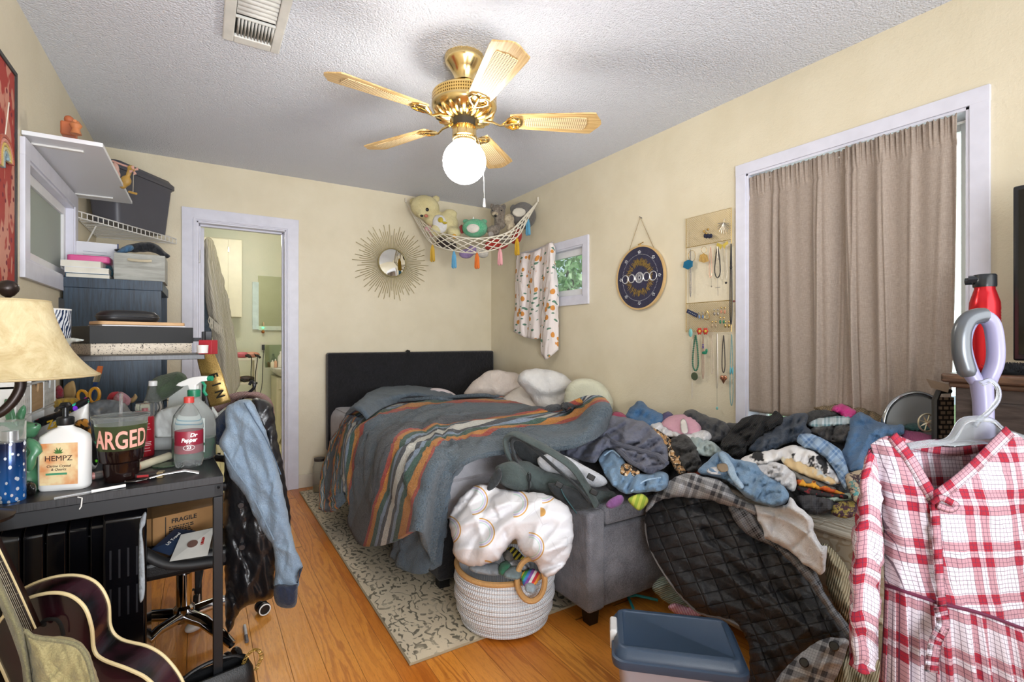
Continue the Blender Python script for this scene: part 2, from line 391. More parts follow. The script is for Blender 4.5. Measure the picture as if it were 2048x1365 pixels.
W2 = (2.80, 3.62, 1.49, 1.87)         # small window in the right wall
W3 = (.64, 1.515, .70, 2.02)        # large curtained window
wall_holes('wall_back', 'y', YB, YB+T, XL-T, XR+T, 0, ZC, [(DX0, DX1, 0, DZ)], wall_m)
wall_holes('wall_right', 'x', XR, XR+T, YF, YB, 0, ZC, [W2, W3], wall_m)
wall_holes('wall_left', 'x', XL-T, XL, YF, YB, 0, ZC, [W1], wall_m)
wall_holes('wall_front', 'y', YF-T, YF, XL-T, XR+T, 0, ZC, [], wall_m)
def casing(mb, axis, c, a0, a1, z0, z1, w, d, sides='LRTB'):
    """flat casing boards round an opening, standing out by d from plane c"""
    def bx(a, b, za, zb, dd=d):
        lo, hi = min(c, c+dd), max(c, c+dd)
        mb.box((lo, a, za), (hi, b, zb)) if axis == 'x' else mb.box((a, lo, za), (b, hi, zb))
    bx(a0-w, a0, z0-(w if 'B' in sides else 0), z1+w); bx(a1, a1+w, z0-(w if 'B' in sides else 0), z1+w)
    bx(a0-w-.001, a1+w+.001, z1, z1+w+.001, d*1.03)
    if 'B' in sides: bx(a0-w-.001, a1+w+.001, z0-w-.001, z0, d*1.03)
mb = MB(); casing(mb, 'y', YB, DX0, DX1, 0, DZ, .088, -.018, 'LRT')
mb.box((DX0-.022, YB-.024, 0), (DX0-.008, YB-.01, DZ+.01)); mb.box((DX1+.008, YB-.024, 0), (DX1+.022, YB-.01, DZ+.01)); mb.box((DX0-.02, YB-.024, DZ+.008), (DX1+.02, YB-.01, DZ+.022))
mb.box((DX0-.001, YB-.012, 0), (DX0+.012, YB+T+.01, DZ)); mb.box((DX1-.012, YB-.012, 0), (DX1+.001, YB+T+.01, DZ)); mb.box((DX0, YB-.012, DZ-.012), (DX1, YB+T+.01, DZ+.001))
mb.box((DX0+.012, YB+.05, 0), (DX0+.024, YB+.085, DZ-.012)); mb.box((DX1-.024, YB+.05, 0), (DX1-.012, YB+.085, DZ-.012)); mb.box((DX0, YB+.05, DZ-.024), (DX1, YB+.085, DZ-.01))
d1 = tag(mb.build('door_1', trim_m, bevel=.002, smooth=False), kind='structure')
h = MB(); h.box((DX0+.0125, YB-.008, 1.72), (DX0+.0165, YB+.032, 1.805)); h.cyl((DX0+.017, YB-.01, 1.718), (DX0+.017, YB-.01, 1.807), .005)
for z in (1.735, 1.79): h.cyl((DX0+.0165, YB+.012, z), (DX0+.019, YB+.012, z), .0035)
h.build('hinge', M('#C9C9CC', .3, .7), d1)
MB().box((DX0+.0, YB-.01, 0), (DX1, YB+T, .012)).build('threshold', M('#E6E2D2', .4), d1, smooth=False)
# baseboards
for nm, lo, hi in (('baseboard_back', (DX1+.088, YB-.014, 0), (XR, YB, .105)), ('baseboard_right', (XR-.014, YF, 0), (XR, YB, .105)), ('baseboard_left', (XL, YF, 0), (XL+.014, YB, .105))):
    tag(MB().box(lo, hi).build(nm, M('#D9D0BC', .45, var=.03), smooth=False, bevel=.003), kind='structure')
def glassmat(name, col, rough=.02, alpha=.25):
    t = NT(name); return t.done(col, rough, Transmission_Weight=0.9, IOR=1.1)
pane_m = glassmat('window_glass', '#E8F4F0', .0)
frost_m = NT('dusty_window_glass').done('#B9BFB4', .6, Transmission_Weight=.3, IOR=1.1)
def window(name, axis, c, sgn, W, cw, dep, pane, stile=.035, mull=False):
    y0, y1, z0, z1 = W; mb = MB(); casing(mb, axis, c, y0, y1, z0, z1, cw, sgn*-.016)
    t_ = .012
    for a, b, za, zb in ((y0, y0+t_, z0, z1), (y1-t_, y1, z0, z1), (y0, y1, z0, z0+t_), (y0, y1, z1-t_, z1)):
        mb.box((min(c-sgn*.01, c+sgn*T), a, za), (max(c-sgn*.01, c+sgn*T), b, zb))
    o = tag(mb.build(name, trim_m, smooth=False, bevel=.0015), kind='structure')
    s = MB(); e = c+sgn*dep
    for a, b, za, zb in ((y0+t_, y0+t_+stile, z0+t_, z1-t_), (y1-t_-stile, y1-t_, z0+t_, z1-t_), (y0+t_+stile, y1-t_-stile, z0+t_, z0+t_+stile), (y0+t_+stile, y1-t_-stile, z1-t_-stile, z1-t_)):
        s.box((e-.014, a, za), (e+.014, b, zb))
    if mull: s.box((e-.012, (y0+y1)/2-.02, z0+t_+stile), (e+.012, (y0+y1)/2+.02, z1-t_-stile))
    s.build('sash', white_m, o, smooth=False, bevel=.002)
    MB().box((e-.002, y0+t_+stile*.6, z0+t_+stile*.6), (e+.002, y1-t_-stile*.6, z1-t_-stile*.6)).build('pane', pane, o, smooth=False)
    return o
window('window_1', 'x', XL, -1, W1, .068, .035, frost_m, .045)
wn2 = window('window_2', 'x', XR, 1, W2, .06, .045, pane_m, .05)
wn3 = window('window_3', 'x', XR, 1, W3, .055, .1, pane_m, .04)
MB().box((XR+.04, 2.84, 1.853), (XR+.052, 3.6, 1.86)).build('blind_rail', M('#6E6E70', .5), wn2, smooth=False)
# the garden outside the small window and the large one: leafy trees against the bright sky
def leafmat():
    t = NT('pale_green_leaves'); v = t.tc(); return t.done(t.mix(t.ramp(t.noise(v, 5, 3), [(.4, 0.), (.6, 1.)]), '#7FA66A', '#D9E8C0'), .6)  # noise mixes mid green with pale green
leaf_m = leafmat(); bark_m = M('#6B5D4E', .9, bump=.01)
tag(MB().box((XR+T+.3, -3, -.4), (XR+12, 14, -.3)).build('garden_ground', M('#9DB079', .9)), kind='structure')
rg = random.Random(5)
def tree(x, y, h, r, n, label):
    t = thing('garden_tree', label, 'tree', (x, y, -.3), 'garden trees'); 
    MB().tube([(x, y, -.3), (x+.1, y+.05, h*.4), (x-.05, y, h*.75)], [.14, .1, .05], 10).build('trunk', bark_m, t)
    m = MB()
    for i in range(n):
        a = rg.uniform(0, 6.28); q = rg.uniform(-1, 1); rad = r*rg.uniform(.3, 1)**.6; s = math.sqrt(1-q*q)
        p = Vector((x+rad*s*math.cos(a), y+rad*s*math.sin(a), h*.72+rad*q*.9)); n_ = Vector((rg.gauss(0, 1), rg.gauss(0, 1), rg.gauss(0, 1))).normalized(); u_ = n_.orthogonal().normalized(); v_ = n_.cross(u_); L = rg.uniform(.05, .11)
        m.add([p-u_*L, p-v_*L*.45, p+u_*L, p+v_*L*.45], [(0, 1, 2, 3)])
    m.build('foliage', leaf_m, t, smooth=False)
tree(5.0, 6.2, 3.2, 1.5, 5200, 'pale leafy tree outside the small window')
tree(8.2, 3.4, 3.0, 1.3, 1800, 'leafy tree outside the house, right of the small window')
tree(4.4, 1.0, 2.6, 1.2, 900, 'leafy tree outside behind the curtained window')
# ---------------------------------------------------------------- bathroom beyond the door
BY, BX0, BX1 = 6.6, -.62, 1.5
def tilemat():
    t = NT('beige_bath_tile'); b = t.n('TexBrick', i_Vector=t.tc(), i_Scale=1.0, offset=0.); b.inputs['Color1'].default_value = srgb('#E2D6AE'); b.inputs['Color2'].default_value = srgb('#DACB9F'); b.inputs['Mortar'].default_value = srgb('#BBAA82')
    b.inputs['Mortar Size'].default_value = .004; b.inputs['Brick Width'].default_value = .3; b.inputs['Row Height'].default_value = .3
    return t.done(b.outputs[0], .35)
tag(MB().box((BX0, YB+T, -.06), (BX1, BY, .0)).build('floor_bathroom', tilemat(), smooth=False), kind='structure')
tag(MB().box((BX0, YB+T, ZC), (BX1, BY+T, ZC+.06)).build('ceiling_bathroom', bath_m, smooth=False), kind='structure')
tag(MB().box((BX0, BY, -.06), (BX1, BY+T, ZC)).build('wall_bathroom_back', bath_m, smooth=False), kind='structure')
tag(MB().box((BX0-T, YB+T, -.06), (BX0, BY, ZC)).build('wall_bathroom_left', bath_m, smooth=False), kind='structure')
tag(MB().box((BX1, YB+T, -.06), (BX1+T, BY, ZC)).build('wall_bathroom_right', bath_m, smooth=False), kind='structure')
# ---------------------------------------------------------------- ceiling vent
vt = thing('ceiling_vent', 'white louvred air vent in the popcorn ceiling', 'air vent', (.17, 2.15, ZC))
vm = M('#DCDBD5', .45, .0); x0, x1, y0, y1 = .07, .285, 1.86, 2.39
f = MB()
for lo, hi in (((x0, y0, ZC-.016), (x0+.04, y1, ZC)), ((x1-.035, y0, ZC-.016), (x1, y1, ZC)), ((x0+.04, y1-.05, ZC-.016), (x1-.035, y1, ZC)), ((x0+.04, y0, ZC-.016), (x1-.035, y0+.05, ZC))): f.box(lo, hi)
f.build('vent_frame', vm, vt, bevel=.004, smooth=False)
MB().box((x0+.04, y0+.05, ZC-.002), (x1-.035, y1-.05, ZC-.001)).build('duct_opening', M('#23241F', .9), vt, smooth=False)
for i in range(11):
    m = MB(); xx = x0+.048+i*.0122; m.add([(xx, y1-.055, ZC-.003), (xx, 2.2, ZC-.003), (xx+.007, 2.2, ZC-.016), (xx+.007, y1-.055, ZC-.016)], [(0, 1, 2, 3)]); m.build('louvre', vm, vt, solid=.0012)
for i in range(9):
    m = MB(); yy = 1.93+i*.028; m.add([(x0+.042, yy, ZC-.003), (x1-.037, yy, ZC-.003), (x1-.037, yy+.014, ZC-.016), (x0+.042, yy+.014, ZC-.016)], [(0, 1, 2, 3)]); m.build('louvre', vm, vt, solid=.0012)
m = MB(); m.bar((x0+.04, 2.195, ZC-.012), (x1-.035, 2.195, ZC-.012), .006, .01); m.build('divider', vm, vt)
# ---------------------------------------------------------------- ceiling fan
FX, FY, FZ = 1.0, 2.0, 2.19
brass = M('#EBCF92', .2, 1., var=.0); dark_m = M('#2A2723', .6)
def fanwood():
    t = NT('bleached_oak_blade'); v = t.tc('UV'); n_ = t.noise(t.map(v, (2, 45, 1)), 3, 4, .65); 
    return t.done(t.mix(t.ramp(n_, [(.38, 0.), (.62, 1.)]), '#DDBD84', '#B8925A'), .35)
def canemat():
    t = NT('woven_cane'); v = t.map(t.tc('UV'), (1, 1, 1)); vo = t.n('TexVoronoi', i_Vector=v, i_Scale=110.0); vo.inputs['Randomness'].default_value = 0.
    c = t.mix(t.ramp(vo.outputs[0], [(.28, 0.), (.36, 1.)]), '#7A5A3A', '#EAD2A4'); t.bump(vo.outputs[0], .001); return t.done(c, .6)
fw, fc = fanwood(), canemat()
fan = thing('ceiling_fan', 'brass ceiling fan with five wooden cane blades and a lit white globe', 'ceiling fan', (FX, FY, ZC))
c = (FX, FY, 0)
MB().lathe([(.001, 2.44), (.088, 2.44), (.09, 2.43), (.083, 2.405), (.06, 2.38), (.048, 2.355), (.043, 2.33), (.03, 2.325)][::-1], c, 40).build('canopy', brass, fan)
MB().lathe([(.028, 2.3255), (.03, 2.31), (.02, 2.3), (.001, 2.3)][::-1], c, 24).build('ball_joint', dark_m, fan)
MB().cyl((FX, FY, 2.27), (FX, FY, 2.33), .013).build('downrod', brass, fan)
MB().lathe([(.02, 2.292), (.06, 2.288), (.135, 2.275), (.142, 2.268), (.142, 2.262)][::-1], c, 48).build('motor_top', brass, fan)
def pierced():
    t = NT('pierced_brass_band'); v = t.map(t.tc('UV'), (90, 1, 1)); x, y, _ = t.sep(v)[:3]
    a = t.math('ABSOLUTE', t.math('SUBTRACT', t.math('FRACT', x), .5)); b_ = t.math('ABSOLUTE', t.math('SUBTRACT', t.math('FRACT', t.math('MULTIPLY', y, 3.)), .5))
    return t.done(t.mix(t.ramp(t.math('ADD', a, b_), [(.3, 0.), (.4, 1.)]), '#6A4A18', '#F0C877'), .25, .9)
MB().lathe([(.145, 2.222), (.145, 2.262)], c, 64, cap=False).build('vent_band', pierced(), fan)
MB().lathe([(.001, 2.158), (.06, 2.158), (.1, 2.166), (.13, 2.185), (.14, 2.2), (.146, 2.21), (.146, 2.222)], c, 48).build('motor_housing', brass, fan)
for k in range(20):       # raised flutes under the motor
    a = 2*math.pi*k/20; m = MB(); m.tube([(FX+math.cos(a)*r_, FY+math.sin(a)*r_, z_) for r_, z_ in ((.066, 2.155), (.095, 2.161), (.12, 2.173), (.134, 2.19))], [.006, .011, .012, .006], 8); m.build('flute', brass, fan)
MB().lathe([(.001, 2.118), (.05, 2.118), (.05, 2.158), (.001, 2.158)], c, 32).build('rotor', dark_m, fan)
MB().lathe([(.001, 2.072), (.046, 2.072), (.054, 2.08), (.054, 2.118), (.05, 2.124), (.05, 2.126), (.001, 2.127)], c, 40).build('switch_housing', brass, fan)
MB().lathe([(.05, 2.056), (.052, 2.056), (.05, 2.066), (.047, 2.074), (.044, 2.072)], c, 40).build('globe_fitter', brass, fan)
m = MB(); 
for k in range(36):
    a = 2*math.pi*k/36; m.ell((FX+math.cos(a)*.05, FY+math.sin(a)*.05, 2.07), .0042, n=8, m=6)
m.build('bead_ring', brass, fan)
gm = NT('lit_opal_globe'); gm.b.inputs['Emission Color'].default_value = (1, .96, .88, 1); gm.b.inputs['Emission Strength'].default_value = GLOBE_STRENGTH
prof = [(.097*math.sin(a), 1.968-.097*math.cos(a)) for a in np.linspace(0.001, math.pi-.5, 28)]
MB().lathe(prof, c, 48).build('globe', gm.done('#FFFFFF', .2), fan)
MB().tube([(FX+.06, FY-.01, 2.09), (FX+.075, FY-.04, 2.0), (FX+.078, FY-.045, 1.8)], .0012, 6).build('pull_chain', M('#C8C8C4', .3, .8), fan)
MB().lathe([(.001, 1.765), (.006, 1.765), (.0075, 1.772), (.005, 1.79), (.0035, 1.803), (.001, 1.806)], (FX+.078, FY-.045, 0), 16).build('chain_pull', M('#D8D8D8', .25, .5), fan)
a0 = 187.2
def blade_outline():
    L = [(.205, -.045), (.26, -.052), (.56, -.073), (.585, -.072), (.598, -.05), (.618, -.02), (.624, 0)]
    return L+[(x, -y) for x, y in L[::-1][1:]]
def inset_outline():
    L = [(.27, -.014), (.282, -.026), (.30, -.031), (.52, -.043), (.548, -.041), (.552, -.022), (.558, 0)]
    return L+[(x, -y) for x, y in L[::-1][1:]]
for k in range(5):
    A = math.radians(a0+72*k); R = Matrix.Translation((FX, FY, 2.158)) @ Matrix.Rotation(A, 4, 'Z') @ Matrix.Rotation(math.radians(-12), 4, 'X')
    R = R @ Matrix.Translation((0, 0, -.004-.00*k))
    m = MB(); O = blade_outline(); n = len(O); vs = [R @ Vector((x, y, 0)) for x, y in O]+[R @ Vector((x, y, .006)) for x, y in O]
    m.add(vs, [list(range(n))[::-1], [n+i for i in range(n)]]+[(i, (i+1) % n, n+(i+1) % n, n+i) for i in range(n)], [(x, y) for x, y in O]*2)
    bl = m.build('blade', fw, fan, smooth=False, bevel=.001)
    m = MB(); O = inset_outline(); n = len(O); m.add([R @ Vector((x, y, -.0025)) for x, y in O]+[R @ Vector((x, y, .003)) for x, y in O], [list(range(n))[::-1]]+[(i, (i+1) % n, n+(i+1) % n, n+i) for i in range(n)], [(x, y) for x, y in O]*2)
    m.build('cane_inset', fc, bl, smooth=False)
    m = MB(); pl = [R @ Vector(p) for p in ((.085, 0, .0), (.13, 0, -.006), (.16, 0, -.02), (.2, 0, -.012), (.24, 0, -.006))]; m.tube(pl, [.012, .009, .008, .011, .008], 10, flat=.6)
    for s_ in (-1, 1): m.tube([R @ Vector((x, y*s_, z)) for x, y, z in ((.17, .0, -.014), (.195, .026, -.012), (.22, .043, -.007), (.245, .035, -.006), (.25, .018, -.006), (.235, .0, -.006))], [.006, .007, .008, .007, .006, .005], 8, flat=.6)
    O = [(.19, -.02), (.215, -.046), (.245, -.04), (.262, -.015), (.262, .015), (.245, .04), (.215, .046), (.19, .02)]; m.prism(O, R @ Matrix.Translation((0, 0, -.004)), .003)
    for x, y in ((.225, .028), (.225, -.028), (.25, 0)): m.ell(R @ Vector((x, y, -.006)), .005, n=8, m=6)
    m.build('blade_bracket', brass, fan)
# ---------------------------------------------------------------- rug
def rugmat():
    t = NT('faded_ornate_rug'); v = t.tc(); wv = t.noise(v, 7, 2)
    x, y, _ = t.sep(v)[:3]
    # medallions on a lattice, built of petal rings, worn away by noise
    vo = t.n('TexVoronoi', i_Vector=t.map(v, (5.2, 5.2, 5.2), rot=(0, 0, .785)), i_Scale=1.0); vo.inputs['Randomness'].default_value = .0
    d = vo.outputs[0]; rings = t.math('SINE', t.math('MULTIPLY', d, 34.))
    sc_ = t.n('TexVoronoi', i_Vector=t.map(v, (1, 1, 1)), i_Scale=34.0, feature='F1').outputs[0]
    sc2 = t.n('TexWave', i_Vector=v, i_Scale=9.0, i_Distortion=14.0, i_Detail=2.0).outputs[0]
    marks = t.math('MULTIPLY', t.ramp(rings, [(.0, 0.), (.35, 1.)]), t.ramp(sc_, [(.40, 1.), (.5, 0.)]))
    m2 = t.math('MULTIPLY', t.ramp(sc2, [(.86, 0.), (.93, 1.)]), t.ramp(t.noise(v, 22, 2), [(.45, 0.), (.52, 1.)]))
    mm = t.math('MULTIPLY', t.math('MAXIMUM', marks, m2), t.ramp(t.noise(v, 5, 3, .7), [(.32, .2), (.5, 1.)]))
    base = t.mix(t.noise(v, 260, 2), '#E4D6BC', '#D0C0A2'); base = t.mix(t.ramp(t.noise(v, 2.2, 3), [(.4, 0.), (.7, .6)]), base, '#C6BCA8')
    t.bump(t.noise(v, 420, 2), .0015, .6)
    return t.done(t.mix(t.math('MULTIPLY', mm, .85), base, '#4E4A3E'), .95)
rg_ = thing('area_rug', 'worn beige runner rug with dark scroll pattern beside the bed', 'rug', (1.1, 2.85, 0))
MB().box((.63, 1.69, .001), (1.9, 4.05, .0075)).build('pile_field', rugmat(), rg_, bevel=.003)
m = MB(); m.tube([(.63, 1.69, .005), (.63, 4.05, .005), (1.9, 4.05, .005), (1.9, 1.69, .005)], .005, 6, closed=True); m.build('bound_edge', M('#A99B80', .9), rg_)
# ---------------------------------------------------------------- bed
velvet = cloth('#17171D', '#0C0C10', 300, rough=.95, sheen=.3)
bed = thing('bed', 'queen bed with tall black fabric headboard in the corner of the room', 'bed', (1.6, 3.1, 0))
m = MB(); m.box((.838, 4.075, .28), (2.352, 4.165, 1.062)); m.build('headboard', velvet, bed, bevel=.018, bseg=4)
for x in (.95, 2.24): MB().box((x-.04, 4.09, 0), (x+.04, 4.15, .3)).build('headboard_leg', M('#141416', .6), bed, bevel=.004)
m = MB(); m.tube([(1.50, 4.071, 1.03), (1.50, 4.068, 1.064), (1.50, 4.12, 1.068)], .006, 6, flat=3); m.build('zip_tab', M('#0F0F12', .8), bed)
MB().box((.92, 2.1, .05), (2.33, 4.07, .36)).build('bed_base', cloth('#232327', '#17171A', 300), bed, bevel=.015, bseg=3)
for x in (.96, 2.29):
    for y in (2.15, 4.0): MB().box((x-.025, y-.025, 0), (x+.025, y+.025, .06)).build('leg', M('#101012', .5), bed)
# mattress in a wrinkled grey fitted sheet
mb = MB(); nx, ny = 60, 80; x0, x1, y0, y1, z0, z1 = .875, 2.345, 2.06, 4.06, .35, .625
path = [(x0, z0), (x0-.012, .42), (x0-.012, .56), (x0+.02, .612), (x0+.08, z1)]
sec = crom([(x0+.01, z0), (x0-.012, .40), (x0-.014, .55), (x0+.018, .61), (x0+.1, z1), ((x0+x1)/2, z1+.005), (x1-.1, z1), (x1-.018, .61), (x1+.01, .55), (x1+.01, .40), (x1-.01, z0)], 8)
ys = crom([(y0+.01, 0.), (y0-.012, .3), (y0-.008, .8), (y0+.03, .97), (y0+.12, 1), (y1-.1, 1), (y1, .9), (y1, 0)], 7)
G = []
for yy, k in ys:
    row = []
    for sx_, sz_ in sec:
        z = z0+(sz_-z0)*max(k, 0); wn = noise.noise(Vector((sx_*9, yy*9, z*26)))*.02+noise.noise(Vector((sx_*4+z*8, yy*4, z*40)))*.016
        row.append((sx_, yy+(wn if k < .95 else 0)*1.2, z+(wn*.5 if k > .9 else 0)))
    G.append(row)
mb.grid(G); mb.build('mattress', cloth('#BDBBC0', '#A9A7AD', 500), bed)
# ---------------------------------------------------------------- pillows
pil_m = cloth('#D9CEC4', '#CCBFB5', 600); white_c = cloth('#DCDAD6', '#CBC8C6', 600)
def px(name, mat, label, cat, outl, depth, group=None, par=None, plabel=None, **k):
    mb = puffmesh(outl, depth, **k)
    if par is not None: return mb.build(name, mat, par, auto=0, label=plabel)
    return tag(mb.build(name, mat, auto=0), label, cat, group)
px('pillow', pil_m, 'taupe pillow leaning against the headboard, furthest back of the pillows', 'pillow', [(927,792),(946,764),(978,743),(1013,743),(1045,752),(1070,790),(1040,812),(992,806),(950,812)], const(4.0), th=.2, rnd=.14, amp=.07, sc=.16, ang=.8, seed=3)
px('pillow', cloth('#DAD2C9', '#CCC2B9', 600), 'flattened pale pillow lying in front of the taupe pillow by the headboard', 'pillow', [(981,821),(999,803),(1027,780),(1060,770),(1110,800),(1140,826),(1070,832),(1010,832),(988,830)], plane3(P(981,828,z=.635),P(1120,832,z=.635),P(1060,770,d=3.85)), th=.16, rnd=.12, amp=.06, sc=.18, seed=5)
px('pillow', white_c, 'plump white pillow in a crumpled case, tallest and nearest of the bed pillows', 'pillow', [(1034,764),(1044,745),(1064,738),(1097,740),(1132,752),(1150,771),(1161,800),(1150,826),(1112,834),(1080,826),(1066,800)], const(3.55), th=.2, rnd=.12, amp=.075, sc=.16, ang=1.2, seed=8)
px('round_cushion', cloth('#D3D2BB', '#C6C5AE', 600), 'pale cream round cushion standing on the bed against the right wall', 'cushion', [(1138,768),(1164,757),(1196,763),(1217,783),(1226,808),(1218,832),(1180,840),(1140,834),(1128,800)], const(3.32), th=.12, rnd=.05, amp=.006, sc=.3, seed=9)
px('pillow', cloth('#D8CDD0', '#CBC0C4', 600), 'small pale pink pillow showing behind the folded blanket edge', 'pillow', [(860,780),(878,777),(900,783),(914,795),(900,812),(866,806)], const(3.9), th=.14, rnd=.1, amp=.02, sc=.2, seed=11)
# ---------------------------------------------------------------- the striped sherpa blanket
def stripemat():
    t = NT('striped_sherpa_fleece'); v = t.tc(); uv = t.tc('UV'); x = t.sep(uv)[0]
    wob = t.math('MULTIPLY', t.math('SUBTRACT', t.noise(v, 60, 3, .6), .5), .006)
    x = t.math('ADD', x, wob)
    base, dk, rd, og, gr, lb, wh = '#56646F', '#3B4149', '#B5402C', '#D58A2A', '#2F5B4B', '#8FA3BB', '#DEDCD2'
    def band(c, w): return [(c-w, rd), (c-w*.86, og), (c-w*.62, gr), (c-w*.40, lb), (c-w*.25, dk), (c-w*.12, wh), (c+w*.12, dk), (c+w*.25, lb), (c+w*.40, gr), (c+w*.62, og), (c+w*.86, rd)]
    st = [(0., base)]+band(.125, .105)+[(.235, base), (.42, dk)]
    st2 = [(0., '#464C54')]+band(.611, .135)+[(.746, '#52636F')]
    r1 = t.ramp(x, st, 'CONSTANT'); r2 = t.ramp(x, st2, 'CONSTANT')
    c = t.mix(t.math('GREATER_THAN', x, .36), r1, r2)
    f = t.noise(v, 230, 3, .7); f2 = t.noise(v, 90, 2, .6)
    t.bump(f2, .02, 1.); t.bump(f, .006, 1.)
    c = t.mix(t.ramp(f, [(.3, .45), (.6, 0.)]), c, t.mix(.55, c, '#20242A'))
    return t.done(c, .97, Sheen_Weight=.3)
blk_m = stripemat()
bl = thing('blanket', 'blue grey sherpa blanket with orange, green and white stripes spread over the bed', 'blanket', tuple(P(870, 900, z=.7)))
def X(u, v, x): return P(u, v, x=x)
def Z(u, v, z): return P(u, v, z=z)
ctrl = [
 [X(668,1010,.66), X(690,985,.70), X(700,1010,.70), X(700,1050,.70), X(722,1088,.69), X(752,1093,.70), X(790,1084,.72), X(835,1062,.70), X(852,1100,.80), X(868,1132,.84)],
 [X(672,930,.74), X(690,930,.73), X(706,950,.73), X(728,980,.73), X(752,985,.71), X(778,990,.73), X(812,985,.73), X(850,985,.74), X(868,1000,.82), X(884,1020,.86)],
 [X(684,865,.80), X(700,866,.78), X(720,880,.79), X(748,900,.78), X(775,905,.77), X(802,905,.78), X(838,915,.79), X(872,925,.80), X(890,940,.85), X(903,955,.88)],
 [Z(704,826,.68), Z(722,834,.66), Z(745,842,.675), Z(772,856,.66), Z(800,866,.67), Z(832,874,.67), Z(868,884,.68), Z(896,892,.68), Z(915,910,.675), Z(932,925,.665)],
 [Z(760,806,.70), Z(790,812,.68), Z(822,820,.70), Z(868,840,.69), Z(892,850,.68), Z(916,852,.69), Z(938,866,.69), Z(958,883,.69), Z(972,897,.68), Z(982,910,.67)],
 [Z(838,798,.74), Z(860,804,.70), Z(890,810,.72), Z(944,830,.70), Z(968,839,.69), Z(990,842,.70), Z(1010,853,.70), Z(1026,869,.69), Z(1038,884,.69), Z(1046,902,.67)],
 [Z(905,794,.75), Z(925,800,.71), Z(950,806,.73), Z(1006,825,.71), Z(1032,833,.70), Z(1054,837,.71), Z(1076,847,.71), Z(1094,860,.70), Z(1104,877,.70), Z(1110,900,.67)],
 [Z(960,790,.77), Z(985,798,.72), Z(1012,808,.72), Z(1055,818,.71), Z(1090,822,.74), Z(1115,826,.74), Z(1136,830,.74), Z(1150,850,.73), Z(1160,872,.72), Z(1170,888,.69)],
 [Z(990,792,.75), Z(1012,802,.70), Z(1040,812,.70), Z(1090,820,.72), Z(1135,812,.80), Z(1160,800,.84), Z(1185,800,.85), Z(1200,822,.82), Z(1196,850,.76), Z(1200,868,.70)],
 [Z(1010,796,.70), Z(1030,806,.68), Z(1060,818,.68), Z(1110,820,.72), Z(1150,812,.80), Z(1180,797,.85), Z(1205,798,.86), Z(1222,818,.83), Z(1216,840,.74), Z(1212,855,.70)]]
sheet('top_layer', blk_m, ctrl, bl, th=.022, uvmode='idx', ku=12, kv=12, amp=.045, sc=.2, ang=0.05, an=6, seed=21, edge=6)
# the loose corner hanging at the head side, and the turned-back plain edge
ctrl = [[X(640,1020,.60), X(655,1022,.62), X(672,1020,.64), X(688,1000,.68)], [X(642,985,.66), X(656,990,.68), X(672,985,.68), X(690,970,.72)], [X(650,930,.73), X(664,930,.74), X(680,920,.74), X(694,915,.76)],
        [X(672,870,.79), X(682,870,.80), X(694,866,.80), X(704,865,.82)], [Z(694,830,.68), Z(702,832,.68), Z(712,834,.68), Z(722,838,.67)]]
sheet('hanging_corner', blk_m, ctrl, bl, th=.02, uvmode='idx', ku=8, kv=8, amp=.03, sc=.1, seed=4)
fold_m = cloth('#5D6C78', '#4A5763', 240, rough=.97, b=.004)
ctrl = [[Z(690,834,.66), Z(735,800,.67), Z(780,786,.68), Z(830,786,.68), Z(880,792,.68), Z(912,800,.68)],
        [Z(706,818,.74), Z(745,784,.76), Z(790,772,.76), Z(838,775,.76), Z(884,784,.75), Z(912,796,.72)],
        [Z(722,824,.73), Z(756,800,.75), Z(795,790,.76), Z(838,789,.76), Z(880,797,.74), Z(905,803,.72)],
        [Z(735,838,.69), Z(768,816,.70), Z(806,803,.70), Z(845,800,.70), Z(880,805,.70), Z(902,808,.70)]]
sheet('turned_back_edge', fold_m, ctrl, bl, th=.02, ku=10, kv=10, amp=.02, sc=.15, seed=7)
ctrl = [[X(782,1112,.78), X(812,1140,.80), X(850,1146,.84), X(882,1125,.90)], [X(800,1050,.80), X(828,1065,.82), X(868,1060,.86), X(893,1050,.90)], [X(838,985,.82), X(862,985,.83), X(885,985,.87), X(901,975,.90)], [Z(880,905,.66), Z(895,905,.66), Z(910,918,.66), Z(925,930,.655)]]
sheet('foot_corner', fold_m, ctrl, bl, th=.022, ku=10, kv=10, amp=.025, sc=.12, seed=17)
# ---------------------------------------------------------------- grey storage ottoman
tweed = cloth('#8A8A90', '#5A5A61', 300, rough=.95, b=.0015)
ot = thing('storage_ottoman', 'long grey tweed storage ottoman with black feet at the foot of the bed', 'ottoman', (1.75, 1.72, 0))
MB().box((1.39, 1.515, .07), (2.2, 1.95, .395)).build('body', tweed, ot, bevel=.012, bseg=3)
for x in (1.3, 2.2): MB().box((x, 1.50, .07), (x+.09, 1.96, .475)).build('end_panel', tweed, ot, bevel=.016, bseg=3)
MB().box((1.395, 1.505, .405), (2.195, 1.955, .482)).build('lid', tweed, ot, bevel=.016, bseg=3)
for x in (1.33, 2.22):
    for y in (1.53, 1.88): MB().add([(x+a*.055, y+b*.055, 0) for a, b in ((.1,.1),(.9,.1),(.9,.9),(.1,.9))]+[(x+a*.055, y+b*.055, .075) for a, b in ((0,0),(1,0),(1,1),(0,1))], [(0,3,2,1),(4,5,6,7),(0,1,5,4),(1,2,6,5),(2,3,7,6),(3,0,4,7)]).build('foot', M('#0E0D0D', .4), ot, bevel=.002)
